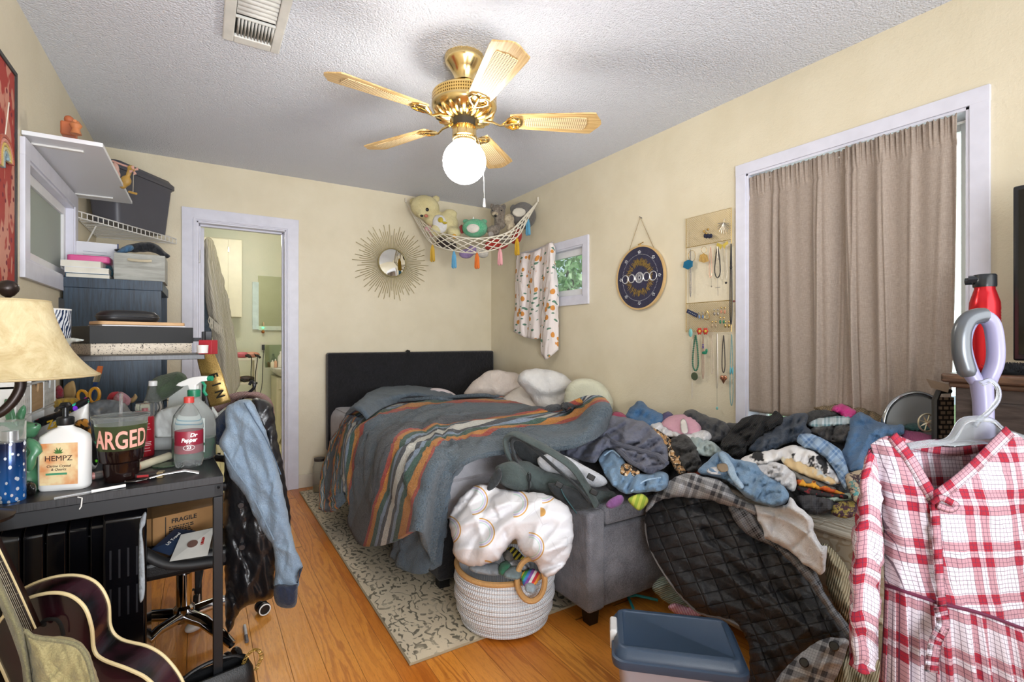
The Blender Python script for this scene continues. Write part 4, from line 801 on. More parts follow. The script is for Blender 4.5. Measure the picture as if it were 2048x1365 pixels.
px('plaid_body', flan, 0, 0, [(1292,1022),(1306,992),(1340,961),(1376,947),(1403,951),(1444,965),(1478,995),(1510,1012),(1516,1032),(1496,1026),(1458,1014),(1417,1000),(1359,996),(1322,1000),(1300,1020)], off(jk, .075), par=jt, th=.08, rnd=.04, amp=.06, sc=.1, ang=.5, seed=62, step=4, plabel='grey plaid outside')
px('sleeve', flan2, 0, 0, [(1458,1012),(1500,1020),(1522,1056),(1547,1084),(1581,1104),(1632,1145),(1649,1186),(1676,1224),(1702,1258),(1697,1280),(1664,1236),(1635,1192),(1601,1146),(1545,1094),(1500,1074),(1472,1046)], off(jk, .07), par=jt, th=.06, rnd=.03, amp=.035, sc=.09, ang=-.8, seed=63, step=4, plabel='charcoal plaid sleeve')
cu = px('cuff', flan, 0, 0, [(1545,1385),(1560,1350),(1584,1324),(1621,1292),(1650,1278),(1676,1276),(1697,1282),(1694,1300),(1684,1330),(1664,1370),(1640,1400),(1580,1410)], off(jk, .09), par=jt, th=.06, rnd=.04, amp=.035, sc=.1, ang=.6, seed=64, step=4, plabel='pale plaid cuff')
for u, v in ((1668, 1293), (1608, 1326)):
    q = P(u, v, d=jk(u, v)-.145); m = MB(); m.lathe([(.001, .008), (.009, .008), (.0115, .004), (.0115, -.03), (.001, -.03)][::-1], (0, 0, 0), 18, Matrix.Translation(q) @ (-(q-Vector((0, 0, EYE)))).to_track_quat('Z', 'Y').to_matrix().to_4x4()); m.build('snap_button', M('#1A1B1D', .35), cu)
m = MB(); m.tube([P(u, v, d=jk(u, v)+.0) for u, v in crom([(1294,1030),(1292,1060),(1302,1100),(1330,1150),(1367,1198),(1400,1226),(1450,1238),(1480,1252)], 6)], .0055, 6); m.build('piped_edge', flan2, jt)
# cream cable knit, mint knit, pink stripes on the floor
cable = ribmat('cream_cable_knit', '#D2C8A8', '#A3987A', 42., .25, .008)
sheet_ = px('cable_knit_sweater', cable, 'cream cable knit sweater hanging between the mattress and the plaid dress', 'sweater', [(1640,1088),(1666,1100),(1690,1128),(1708,1170),(1730,1230),(1760,1330),(1780,1420),(1660,1430),(1672,1340),(1702,1290),(1704,1258),(1672,1216),(1655,1180),(1650,1130)], lambda u, v: 1/(.66+.0001*(u-1700)+.00008*(v-1200)), th=.09, rnd=.06, amp=.05, sc=.12, ang=-.3, seed=71, step=5)
fl = plane3((1.9, 1.2, .05), (1.2, 1.4, .03), (1.6, .9, .05))
px('mint_pullover', ribmat('mint_cable_knit', '#C3D1C4', '#9DB0A4', 40., 1.2, .006), 'pale mint knitted top lying on the floor before the ottoman', 'top', [(1305,1180),(1314,1162),(1331,1153),(1352,1172),(1384,1208),(1372,1218),(1338,1209)], off(const(2.07), .0), th=.05, rnd=.03, amp=.03, sc=.07, ang=.8, seed=72, step=3)
px('striped_shirt', stripes('pink_white_stripes', ['#C06A8E', '#E4CCD6'], 160, .3), 'pink and white striped top under the mint knit on the floor', 'top', [(1336,1216),(1350,1207),(1376,1215),(1396,1214),(1410,1226),(1392,1234),(1356,1230)], const(1.98), th=.04, rnd=.02, amp=.02, sc=.05, seed=73, step=3)
# socks on the ottoman
px('sock', cloth('#8C5A93', '#6F4578'), 'pink purple sock on the ottoman beside the backpack', 'sock', [(1212,1008),(1222,998),(1240,990),(1248,998),(1242,1010),(1226,1018),(1214,1016)], const(1.95), th=.03, rnd=.015, amp=.012, sc=.05, seed=74, step=3)
px('sock', stripes('blue_yellow_stripes', ['#8FA63A', '#B9BE4E'], 40, .3), 'yellow green striped sock with blue heel on the ottoman edge', 'sock', [(1256,1000),(1266,992),(1284,988),(1297,1000),(1290,1014),(1278,1022),(1264,1012)], const(1.93), th=.035, rnd=.02, amp=.008, sc=.05, seed=75, step=3)
# ---------------------------------------------------------------- storage bin
bc, ux, uy = Vector((1.18, .98, 0)), Vector((.255, -.242, 0)).normalized(), Vector((.165, .175, 0)).normalized()
sb = thing('storage_bin', 'clear plastic storage bin with navy blue lid in front of the jacket', 'storage bin', tuple(bc))
def rrect(w, d, r, n=6):
    out = []
    for cx, cy, a in ((w/2-r, d/2-r, 0), (-w/2+r, d/2-r, 90), (-w/2+r, -d/2+r, 180), (w/2-r, -d/2+r, 270)):
        out += [(cx+r*math.cos(math.radians(a+90*i/n)), cy+r*math.sin(math.radians(a+90*i/n))) for i in range(n+1)]
    return out
def loft(mb, rings, Mx, cap=True, mi=0):
    n = len(rings[0][0]); vs = [Mx @ Vector((x, y, z)) for r, z in rings for x, y in r]
    fs = [(j*n+i, j*n+(i+1) % n, (j+1)*n+(i+1) % n, (j+1)*n+i) for j in range(len(rings)-1) for i in range(n)]
    if cap: fs += [list(range(n))[::-1], [(len(rings)-1)*n+i for i in range(n)]]
    return mb.add(vs, fs, mi=mi)
Mb = Matrix((ux, uy, Vector((0, 0, 1)))).transposed().to_4x4(); Mb.translation = bc
W_, D_ = .365, .25
m = MB(); loft(m, [(rrect(W_-.075, D_-.07, .03), 0.), (rrect(W_-.04, D_-.035, .03), .235), (rrect(W_-.02, D_-.02, .03), .25), (rrect(W_-.02, D_-.02, .03), .262)], Mb)
t_ = NT('milky_plastic'); m.build('tub', t_.done('#BFC0D0', .3, Transmission_Weight=.35), sb, auto=50)
lidm = M('#34465C', .38, var=.02, bump=.0003, bs=500)
m = MB(); loft(m, [(rrect(W_-.004, D_-.004, .035), .252), (rrect(W_, D_, .036), .262), (rrect(W_-.002, D_-.002, .036), .274), (rrect(W_-.014, D_-.014, .033), .277), (rrect(W_-.018, D_-.018, .033), .287), (rrect(W_-.028, D_-.028, .03), .292), (rrect(W_-.034, D_-.034, .03), .300), (rrect(W_-.042, D_-.042, .03), .303), (rrect(W_-.068, D_-.066, .01), .303), (rrect(W_-.072, D_-.070, .01), .3)], Mb); lid = m.build('lid', lidm, sb, auto=50)
for s_ in (-1,):
    m = MB(); loft(m, [(rrect(.020, .075, .004, 3), .25), (rrect(.022, .078, .004, 3), .300), (rrect(.016, .07, .004, 3), .306)], Mb @ Matrix.Translation((s_*(W_/2-.006), .01, 0))); m.build('latch', M('#D8D8D8', .4), sb, bevel=.001, label='white snap latch')
m = MB(); q = P(1266, 1205, z=.02); m.tube([q+Vector((a, b, .01)) for a, b in ((-.05, -.05), (0, .03), (.04, .02), (.09, -.06))], .006, 8); one('cord', M('#1F8A92', .5), 'short teal cord on the floor behind the storage bin', 'cord', m)
# ---------------------------------------------------------------- curtain
def linen(name, a, b):
    t = NT(name); v = t.tc(); n1 = t.noise(t.map(v, (60, 60, 900)), 1, 2); n2 = t.noise(t.map(v, (900, 900, 60)), 1, 2)
    f = t.math('MULTIPLY', t.math('ADD', n1, n2), .5); t.bump(f, .001); t.bump(t.noise(v, 16, 4, .6), .006, .4)
    return t.done(t.mix(t.ramp(f, [(.4, 0.), (.6, 1.)]), a, b), .9, Sheen_Weight=.1)
cur_m = linen('taupe_linen', '#AC9D90', '#93857A')
ct = thing('curtain', 'taupe linen curtain pair hanging inside the large window frame', 'curtain', (2.37, 1.08, .9))
def panel(ya, yb, nf, seed, x0, lean=0.):
    r = random.Random(seed); n = 220; mz = 70; G = []
    cs = [(r.uniform(0, 1), r.uniform(.012, .05), r.uniform(.4, 1)*(1 if k % 3 else -1), r.uniform(-.06, .06)) for k in range(int(nf*2.2))]; ph = r.uniform(0, 6)
    for j in range(mz):
        q = j/(mz-1); z = 2.0-q*1.2; row = []; grow = .35+.65*min(1, q*3.5); head = max(0, 1-q*11)
        for i in range(n):
            s = i/(n-1); y = ya+(yb-ya)*s+lean*q*q*(s-.5); f = sum(A*math.exp(-((s-c-dr*q)/w_)**2) for c, w_, A, dr in cs)
            x = x0-.021*grow*f-.004*math.sin(nf*6.28*s+ph)-head*(.006*math.sin(s*nf*29+ph)+.004*math.sin(s*nf*47))+.007*math.exp(-((q-.085)/.008)**2)
            row.append((x, y, z+(.005*math.sin(s*nf*29) if j == 0 else 0)))
        G.append(row)
    m = MB(); m.grid(G); return m.build('curtain_panel', cur_m, ct, solid=.0025, auto=0)
panel(1.511, .985, 5.4, 3, 2.378, .02); panel(1.045, .672, 4.6, 8, 2.355, .05)
m = MB()
G = [[(2.362-.004*math.sin(y*90), y, z) for y in np.linspace(1.505, .672, 120)] for z in (1.925, 1.921)]
MB().cyl((2.39, 1.512, 1.975), (2.39, .645, 1.975), .005).build('tension_rod', M('#E2E0DC', .4), ct)
# ---------------------------------------------------------------- fruit print cloth over the small window
def orangemat():
    t = NT('white_cotton_orange_print'); uv = t.tc('UV'); v = t.map(uv, (12.5, 12.5, 1)); vo = t.n('TexVoronoi', i_Vector=v, i_Scale=1.25); vo.inputs['Randomness'].default_value = .75
    col = t.sep(vo.outputs[1])
    v2 = t.map(uv, (12.5, 30, 1), rot=(0, 0, .9), loc=(.4, .3, 0)); vo2 = t.n('TexVoronoi', i_Vector=v2, i_Scale=1.0); vo2.inputs['Randomness'].default_value = .9
    leaf = t.math('MULTIPLY', t.ramp(vo2.outputs[0], [(.28, 1.), (.31, 0.)]), t.math('GREATER_THAN', t.sep(vo2.outputs[1])[0], .35))
    c = t.mix(leaf, '#E9DFDB', '#5F8571'); og = t.math('MULTIPLY', t.ramp(vo.outputs[0], [(.33, 1.), (.36, 0.)]), t.math('GREATER_THAN', col[0], .2))
    c = t.mix(og, c, t.mix(t.noise(uv, 30, 2), '#DC9A4E', '#C9803A')); t.bump(t.noise(t.tc(), 40, 4), .004, .4); return t.done(c, .9)
om = orangemat()
vl = thing('window_cloth', 'white cloth printed with oranges and leaves hung over the small window', 'cloth', tuple(P(1070, 600, x=2.32)))
def W_(u, v, x=2.33): return P(u, v, x=x)
c_ = [[W_(1033,511,2.33), W_(1044,507,2.31), W_(1056,506,2.33), W_(1070,503,2.31), W_(1082,497,2.33), W_(1096,488,2.31), W_(1104,485,2.33)],
      [W_(1031,550,2.32), W_(1043,550,2.29), W_(1055,549,2.32), W_(1068,548,2.29), W_(1080,546,2.32), W_(1092,542,2.29), W_(1102,540,2.33)],
      [W_(1030,600,2.31), W_(1042,602,2.28), W_(1054,602,2.31), W_(1066,602,2.29), W_(1077,602,2.32), W_(1086,600,2.29), W_(1092,598,2.32)],
      [W_(1027,664,2.30), W_(1040,671,2.28), W_(1053,676,2.30), W_(1066,678,2.28), W_(1079,677,2.31), W_(1084,672,2.30), W_(1088,668,2.32)]]
sheet('front_drape', om, c_, vl, th=.003, ku=14, kv=14, amp=.016, sc=.07, ang=0, an=6, seed=5)
c_ = [[W_(1092,491,2.31), W_(1099,486,2.29), W_(1105,486,2.31), W_(1110,492,2.34)], [W_(1090,545,2.30), W_(1099,548,2.27), W_(1108,550,2.30), W_(1113,552,2.34)], [W_(1086,590,2.28), W_(1097,596,2.25), W_(1110,592,2.28), W_(1118,584,2.33)],
      [W_(1083,640,2.28), W_(1094,645,2.26), W_(1106,640,2.29), W_(1117,632,2.34)], [W_(1081,706,2.30), W_(1091,719,2.28), W_(1104,711,2.30), W_(1117,700,2.34)]]
sheet('side_drape', om, c_, vl, th=.003, ku=12, kv=12, amp=.015, sc=.06, ang=0, an=6, seed=9)
m = MB(); m.tube([P(1030, 513, x=2.36), P(1068, 500, x=2.345), P(1106, 484, x=2.36)], .004, 8); m.build('hanging_cord', M('#D9CFC6', .8), vl)
# ---------------------------------------------------------------- embroidery hoop
hx, hy, hz = 2.362, 2.235, 1.563
Mh = frame((hx, hy, hz), (0, -1, 0), (0, 0, 1))             # x to the right in the picture, z toward the room
hp = thing('embroidery_hoop', 'navy embroidery hoop with beaded moon phases and gold sunburst on the right wall', 'embroidery hoop', (hx, hy, hz-.2))
MB().lathe([(.001, -.006), (.195, -.006), (.195, .003), (.001, .003)], (0, 0, 0), 72, Mh).build('navy_fabric', cloth('#2E2B47', '#232038', 400), hp)
MB().lathe([(.195, -.01), (.205, -.01), (.205, .007), (.195, .007), (.195, -.01)], (0, 0, 0), 72, Mh, cap=False).build('wooden_ring', M('#D2B07A', .5, bump=.0005), hp)
m = MB(); m.cyl(Mh @ Vector((-.014, .212, 0)), Mh @ Vector((.03, .222, 0)), .003); m.box((-.008, .2, -.006), (.004, .216, .006), Mh); m.build('brass_screw', brass, hp)
m = MB(); m.tube([Mh @ Vector(p) for p in ((-.105, .17, -.004), (0, .385, -.004), (.11, .175, -.004))], .0022, 6); m.build('twine', M('#9E8A68', .9), hp)
m = MB(); m.cyl(Mh @ Vector((0, .382, -.018)), Mh @ Vector((0, .388, .004)), .003); m.build('nail', M('#8C8C8C', .4, .8), hp)
silv = M('#D9D8DA', .35, .5, var=.0); goldt = M('#B99B55', .35, .7, var=.0)
m = MB()
for k in range(96):
    a = 2*math.pi*k/96
    if abs(math.sin(a)) < .1: continue
    m.ell(Mh @ Vector((.148*math.cos(a), .148*math.sin(a), .004)), .0022, n=6, m=4)
m.build('bead_circle', silv, hp)
m = MB(); rr = random.Random(3)
for k in range(420):
    a = rr.uniform(0, 6.283); r0 = rr.uniform(.073, .105); L = rr.uniform(.008, .026); w2 = .0012
    if abs(math.sin(a)) < .22: r0 = rr.uniform(.085, .1); L *= .6
    d = Vector((math.cos(a), math.sin(a), 0)); n_ = Vector((-d.y, d.x, 0))
    m.bar(Mh @ (d*r0+Vector((0, 0, .004))), Mh @ (d*(r0+L)+Vector((0, 0, .005))), .0018, .0012, up=Mh.to_3x3() @ Vector((0, 0, 1)))
m.build('gold_sunburst', goldt, hp)
for i, x in enumerate((-.122, -.066, 0, .058, .112)):
    R_ = (.027, .027, .034, .027, .029)[i]; m = MB()
    for rr_ in ((R_, R_*.86, R_*.3) if i == 2 else (R_, R_*.93)):
        m.tube([Mh @ Vector((x+rr_*math.cos(a)+(0 if i == 2 else (.003 if i > 2 else -.003)*(rr_ < R_)), rr_*math.sin(a), .005)) for a in np.linspace(0, 6.283, 26)[:-1]], .0022, 5, closed=True)
    if i == 2:
        for k in range(16): a = k*.3927; m.bar(Mh @ Vector((x+.008*math.cos(a), .008*math.sin(a), .005)), Mh @ Vector((x+.03*math.cos(a), .03*math.sin(a), .005)), .003, .002)
    m.build('beaded_moon', silv, hp)
for k in range(8):
    a = math.pi/2+k*math.pi/4; c0 = Vector((.163*math.cos(a), .163*math.sin(a), .004)); m = MB()
    for j in range(5):
        b = a+j*1.2566; m.ell(Mh @ (c0+Vector((.008*math.cos(b), .008*math.sin(b), 0))), (.0058, .0058, .003), n=8, m=5)
    m.build('beaded_flower', silv, hp)
# ---------------------------------------------------------------- jewellery rack
JX = 2.358
def J(u, v, o=0.): return P(u, v, x=JX-o)
gold_w = M('#C2A768', .35, .7, var=.0)
jr_ = thing('jewellery_rack', 'gold wire mesh jewellery rack with two panels on the right wall', 'jewellery rack', (JX, 1.73, 1.21))
fr = MB(); yA, yB = 1.877, 1.589
fr.tube([(JX, yA, 1.862), (JX, yB, 1.862), (JX, yB, 1.21), (JX, yA, 1.21)], .0022, 6, closed=True)
for z in (1.695, 1.375): fr.tube([(JX, yA, z), (JX, yB, z)], .002, 6)
fr.build('frame', gold_w, jr_)
for z0, z1 in ((1.695, 1.862), (1.21, 1.375)):
    m = MB(); step = .0125; h_ = z1-z0; w2 = yA-yB
    k = -h_
    while k < w2:
        for sg in (0, 1):
            a = (max(k, 0), max(-k, 0)); b = (min(k+h_, w2), min(h_, w2-k))
            pa, pb = [(JX+.001, (yB+q[0]) if sg else (yA-q[0]), z0+q[1]) for q in (a, b)]
            if (Vector(pa)-Vector(pb)).length > .004: m.tube([pa, pb], .00075, 4)
        k += step
    m.build('mesh_panel', gold_w, jr_)
def hang(name, label, cat, pts, r, mat, beads=None, extra=None, n=6):
    m = MB(); pp = [J(u, v, .008) for u, v in crom(pts, 4)]
    if beads:
        acc = 0
        for a, b in zip(pp, pp[1:]):
            L = (b-a).length; k = 0
            while acc < L: m.ell(a+(b-a)*(acc/L), beads, n=7, m=5); acc += beads*1.9
            acc -= L
    else: m.tube(pp, r, n)
    o = thing(name, label, cat, tuple(pp[-1] if pp[-1].z < pp[0].z else pp[len(pp)//2]), 'jewellery hanging on the wire rack')
    m.build('chain' if not beads else 'bead_string', mat, o)
    for en, em, fn in (extra or []):
        e = MB(); fn(e); e.build(en, em, o)
    return o
sv = M('#A8A29A', .3, .8, var=.0); bk_ = M('#1E1B1B', .5); tq = M('#7FC0BB', .4); gd = M('#CFAE6A', .25, .9, var=.0); rd_ = M('#C23A2A', .5); gn = M('#2F6B52', .35); nv = M('#2B3450', .6)
def loop(u, v0, v1, w_): return [(u, v0), (u-w_*.7, v0+(v1-v0)*.35), (u-w_, v1-(v1-v0)*.18), (u, v1), (u+w_, v1-(v1-v0)*.18), (u+w_*.7, v0+(v1-v0)*.35), (u+.5, v0)]
hang('necklace', 'bronze bead strand below the blue stone at the rack left edge', 'necklace', loop(1381, 500, 594, 1.2), .002, sv, .0032)
hang('necklace', 'rose gold chain with small drop, left of the black cord loop', 'necklace', loop(1421, 494, 556, 2.6), .0016, M('#B78C78', .3, .8, var=.0), None, [('pendant', sv, lambda e: e.ell(J(1423, 573, .01), .005, n=8, m=6)), ('chain_tail', sv, lambda e: e.tube([J(1422, 556, .01), J(1423, 571, .01)], .0008, 4))])
hang('necklace', 'looped black leather cord with silver links above it', 'necklace', loop(1435, 494, 556, 5.5), .003, bk_, None, [('silver_links', sv, lambda e: e.tube([J(1435, 494, .012), J(1436, 520, .012)], .0035, 6)), ('drop', sv, lambda e: (e.tube([J(1435, 556, .01), J(1436, 592, .01)], .0012, 5), e.bar(J(1431, 576, .01), J(1440, 575, .01), .003, .002)))])
hang('necklace', 'fine silver chain with dark round pendant under the gold butterfly', 'necklace', loop(1452, 494, 560, 2.2), .0009, sv, None, [('pendant', bk_, lambda e: e.ell(J(1452, 566, .01), .006, n=10, m=8))])
hang('necklace', 'long black cord hanging at the right edge of the rack', 'necklace', loop(1462, 488, 650, 2.0), .0028, bk_, None, [('bead', bk_, lambda e: e.ell(J(1462, 535, .012), (.007, .007, .01), n=8, m=6)), ('charm', M('#7A3E3A', .5), lambda e: e.ell(J(1468, 603, .012), .006, n=8, m=6))])
hang('necklace', 'dark green bead necklace with round bronze medallion', 'necklace', loop(1391, 672, 742, 5.5), .002, gn, .0055, [('medallion', M('#5F6B52', .5, .5), lambda e: e.lathe([(.001, -.003), (.021, -.003), (.023, 0), (.021, .003), (.001, .003)], (0, 0, 0), 28, frame(J(1389, 753, .012), (0, -1, 0), (0, 0, 1))))])
hang('bracelet', 'strand with rainbow beads and green horse charm', 'bracelet', loop(1406, 672, 758, 1.8), .002, M('#B79A86', .4, .5), .003, [('rainbow_beads', M('#5A4AA0', .5), lambda e: [e.ell(J(1406, 690+k*3, .012), (.006, .006, .003), n=8, m=5) for k in range(3)]), ('green_charm', M('#1F7F5F', .3), lambda e: (e.ell(J(1409, 706, .014), (.004, .017, .009), n=10, m=8), e.ell(J(1413, 702, .014), (.004, .008, .011), n=8, m=6)))])
hang('necklace', 'pair of pale bead chains between the horse charm and the turquoise drop', 'necklace', loop(1424, 672, 748, 2.2), .002, M('#C9B9A4', .4, .4, var=.0), .0028)
hang('necklace', 'very long silver chain ending in a turquoise drop', 'necklace', loop(1434, 668, 778, 1.5), .0013, sv, None, [('tail', sv, lambda e: e.tube([J(1434, 778, .01), J(1434, 812, .01)], .0008, 4)), ('turquoise_drop', tq, lambda e: e.ell(J(1434, 817, .012), (.006, .006, .009), n=10, m=8))])
hang('necklace', 'black and white bead necklace with copper heart pendant', 'necklace', loop(1447, 672, 746, 3), .002, M('#3C3431', .4), .0034, [('heart', M('#B9836A', .25, .8, var=.0), lambda e: (e.ell(J(1444, 756, .013), (.006, .013, .013), n=10, m=8), e.ell(J(1450, 756, .013), (.006, .013, .013), n=10, m=8), e.lathe([(.001, -.016), (.014, .008), (.001, .012)], J(1447, 762, .013), 10)))])
hang('necklace', 'turquoise seed bead necklace hanging lowest at the right of the rack', 'necklace', loop(1463, 670, 812, 3), .002, M('#7FA3A0', .4), .003, [('turquoise_section', M('#5FA8B4', .4), lambda e: [e.ell(J(1463+dx, 742, .012), (.005, .005, .02), n=8, m=6) for dx in (-2, 2)])])
hang('necklace', 'thin pearl strand hanging at the lower left of the rack', 'necklace', loop(1384, 680, 799, 1.3), .0012, M('#CFC6B6', .4), .0018)
def orn(name, label, cat, u, v, parts):
    o = thing(name, label, cat, tuple(J(u, v, .008)), 'jewellery hanging on the wire rack')
    for nm, mt_, fn in parts: e = MB(); fn(e); e.build(nm, mt_, o)
orn('ornament', 'blue iridescent stone slice hanging left of the rack', 'ornament', 1376, 529, [('stone', M('#2F7FA8', .2, .4), lambda e: e.prism([(-.03, -.012), (-.02, .018), (.01, .024), (.035, .01), (.03, -.02), (.0, -.03)], frame(J(1376, 529, .012), (0, -1, .1), (0, 0, 1)), .008)), ('wire_ring', gd, lambda e: e.tube([J(1384+7*math.cos(a), 512+11*math.sin(a), .01) for a in np.linspace(0, 6.28, 20)[:-1]], .0012, 5, closed=True))])
orn('earrings', 'gold tassel hoop earrings on the upper panel edge', 'earrings', 1408, 516, [('tassel', gd, lambda e: [e.cyl(J(1401+k*2.1, 507+abs(k-3), .01), J(1399+k*2.9, 526-abs(k-3), .01), .0025, .0035, 6) for k in range(7)]), ('hoop', gd, lambda e: e.tube([J(1408+5*math.cos(a), 500+7*math.sin(a), .012) for a in np.linspace(0, 6.28, 20)[:-1]], .001, 5, closed=True))])
orn('earrings', 'navy tassel earrings with gold tops in the middle of the upper panel', 'earrings', 1416, 466, [('navy_tassel', M('#1F2238', .8), lambda e: [e.ell(J(1410+k*3, 472+(k % 2), .014), (.007, .008, .012), n=8, m=6) for k in range(5)]), ('gold_top', gd, lambda e: [e.ell(J(u, v, .012), .007, n=8, m=6) for u, v in ((1408, 463), (1416, 459), (1412, 467))])])
orn('earrings', 'large silver filigree leaf earring at the upper right of the rack', 'earrings', 1447, 453, [('filigree', sv, lambda e: [e.tube([J(1447, 446, .012), J(1447+12*math.cos(a), 453+15*math.sin(a), .014)], .0018, 5) for a in np.linspace(-.4, 3.5, 11)]), ('hook', sv, lambda e: e.tube([J(1447, 446, .01), J(1449, 438, .01), J(1452, 442, .01)], .0012, 5))])
orn('earrings', 'gold butterfly earrings clipped on the lower edge of the upper panel', 'earrings', 1445, 490, [('wing', M('#D9C25E', .3, .8, var=.0), lambda e: [e.prism([(0, 0), (.03*s, .016), (.036*s, .0), (.018*s, -.008), (.014*s, -.024), (.004*s, -.012)][::s], frame(J(1445, 490, .012), (0, -1, 0), (0, 0, 1)), .002) for s in (1, -1)])])
orn('earrings', 'pair of orange red heart shaped flower earrings below the lower panel', 'earrings', 1405, 663, [('flower', rd_, lambda e: [e.ell(J(u+3.6*math.cos(a), 663+4.5*math.sin(a), .012), (.004, .007, .008), n=8, m=6) for u in (1399, 1411) for a in np.linspace(0, 5.2, 6)]), ('yellow_centre', M('#D9C04A', .5), lambda e: [e.ell(J(u, 663, .018), (.004, .008, .008), n=8, m=6) for u in (1399, 1411)])])
orn('earrings', 'turquoise drop earring at the lower left corner of the rack', 'earrings', 1381, 664, [('drop', tq, lambda e: e.ell(J(1381, 666, .012), (.006, .013, .024), n=12, m=10))])
orn('earrings', 'navy card of stud earrings at the left of the lower panel', 'earrings', 1384, 626, [('card', nv, lambda e: e.bar(J(1374, 622, .01), J(1395, 632, .01), .022, .002, up=(1, 0, 0))), ('stud', silv, lambda e: [e.ell(J(1378+k*3.4, 624+k*1.7, .013), .0022, n=6, m=4) for k in range(5)])])
for lb, u, v, mt_, mt2 in (('blue bead drop earrings on the lower panel, beside the navy card', 1402, 630, M('#6F87A6', .4), sv), ('silver square earrings in the middle of the lower panel', 1432, 624, sv, sv), ('coral and gold fan earrings at the upper right of the lower panel', 1446, 620, M('#C98A6A', .4), gd), ('emerald green drop earrings on the lower panel', 1444, 640, M('#2C7A5A', .3), gd), ('gold starburst earring at the lower right of the lower panel', 1454, 648, gd, gd), ('small gold bow earrings near the bottom of the lower panel', 1428, 648, M('#BFA98A', .4, .5), gd)):
    orn('earrings', lb, 'earrings', u, v, [('drop', mt_, lambda e: [e.ell(J(u+dx, v+4, .012), (.004, .006, .011), n=8, m=6) for dx in (-3.5, 3.5)]), ('top', mt2, lambda e: [e.ell(J(u+dx, v-4, .012), (.003, .005, .005), n=8, m=6) for dx in (-3.5, 3.5)])])
orn('earrings', 'gold teardrop hoop earring in the lower panel', 'earrings', 1414, 631, [('hoop', gd, lambda e: e.tube([J(1414+6*math.sin(a)*math.sin(a/2), 631-9*math.cos(a), .012) for a in np.linspace(0, 6.28, 24)[:-1]], .002, 5, closed=True))])
# ---------------------------------------------------------------- dresser and what stands on it
def woodm(name, a, b, sc_=3., rough=.45, ax=(1, 14, 14)):
    t = NT(name); v = t.map(t.tc(), ax); n_ = t.noise(v, sc_, 5, .65, .6); t.bump(n_, .001, .5); return t.done(t.mix(t.ramp(n_, [(.35, 0.), (.65, 1.)]), a, b), rough)
dw = woodm('worn_dark_walnut', '#4B413D', '#2C2422', 4, .5, (14, 2, 14))
dr = thing('dresser', 'dark worn wooden dresser against the right wall behind the plaid dress', 'dresser', (2.16, .05, 0))
MB().box((2.0, -.55, .04), (2.36, .575, 1.02)).build('carcass', dw, dr, bevel=.004)
m = MB(); m.box((1.968, -.58, 1.035), (2.37, .602, 1.062)); m.box((1.985, -.57, 1.018), (2.365, .588, 1.036)); m.build('top', woodm('polished_walnut_top', '#6B4F3E', '#3B2A22', 4, .3, (14, 2, 14)), dr, bevel=.006)
for z in (.08, .39, .70):
    d_ = MB().box((1.988, -.5, z), (2.0, .53, z+.28)).build('drawer', dw, dr, bevel=.004)
    for y in (-.2, .25): MB().lathe([(.001, 0), (.016, 0), (.018, .01), (.01, .02), (.001, .022)][::-1], (1.988, y, z+.14), 16, Matrix.Rotation(-math.pi/2, 4, 'Y')).build('knob', M('#8A6E3E', .35, .8), d_)
rb = P(1970, 744, z=1.063); rb = Vector((2.155, .545, 1.063))
rt = thing('water_bottle', 'red metal water bottle with black flip cap standing on the dresser', 'bottle', tuple(rb))
red_m = M('#C9202A', .22, .55, var=.0)
prof = [(.001, 0), (.036, 0), (.039, .004)]+[(.039-.0008*(k % 2), .02+k*.0045) for k in range(40)]+[(.039, .205), (.038, .225), (.03, .255), (.026, .268), (.026, .275), (.001, .275)]
MB().lathe(prof, rb, 36).build('body', red_m, rt)
m = MB(); m.lathe([(.001, .275), (.029, .275), (.03, .28), (.03, .312), (.027, .316), (.001, .316)], rb, 28); m.lathe([(.001, -.01), (.012, -.008), (.012, .008), (.001, .01)], rb+Vector((-.02, .034, .296)), 16, Matrix.Rotation(math.pi/2, 4, 'X')); m.tube([rb+Vector((-.015, .01, .3)), rb+Vector((-.022, .035, .3))], .014, 8); m.build('flip_cap', M('#22262B', .25), rt)
tv = thing('television', 'black flat screen television on the dresser at the right frame edge', 'television', (2.2, .0, 1.062))
Mt = frame((2.23, .49, 1.10), (-.12, -1, 0), (0, 0, 1))
MB().box((0, 0, -.02), (.95, .56, .02), Mt).build('casing', M('#1B1F25', .3), tv, bevel=.006)
MB().box((.015, .02, .0201), (.935, .545, .0215), Mt).build('screen', M('#0A0C10', .06), tv, smooth=False)
MB().box((.3, -.038, -.08), (.65, -.03, .1), Mt).build('stand', M('#15171A', .4), tv); MB().box((.44, -.035, -.01), (.5, .02, .01), Mt).build('stand_neck', M('#15171A', .4), tv)
fz = MB(); rr = random.Random(9); c0 = P(2022, 722, d=1.5)
c0.z = 1.08
for k in range(700):
    a = rr.uniform(0, 6.28); b = rr.uniform(0, 1.5); d = Vector((math.cos(a)*math.cos(b), math.sin(a)*math.cos(b), math.sin(b))); p = c0+Vector((rr.uniform(-.04, .04), rr.uniform(-.04, .04), -.01)); fz.bar(p, p+d*.028, .0012, .0012)
fz.ell(c0+Vector((0, 0, -.005)), (.05, .05, .02)); one('fuzzy_cloth', M('#15171C', .95), 'small black fluffy bundle on the dresser below the television', 'bundle', fz)
m = MB(); m.tube([P(1990, 732, z=1.069), P(2015, 722, z=1.085), P(2046, 708, z=1.10), P(2060, 702, z=1.11)], .009, 8, flat=.3); one('strap', M('#4A4E52', .6), 'dark grey flat strap lying across the dresser corner', 'strap', m)
m = MB(); a_, b_ = P(2016, 743, z=1.07), P(2062, 745, z=1.07); m.cyl(a_, b_, .006); m.cyl(a_, a_+(a_-b_)*.08, .004); one('pen', M('#23346A', .4), 'navy blue pen lying on the edge of the dresser', 'pen', m)
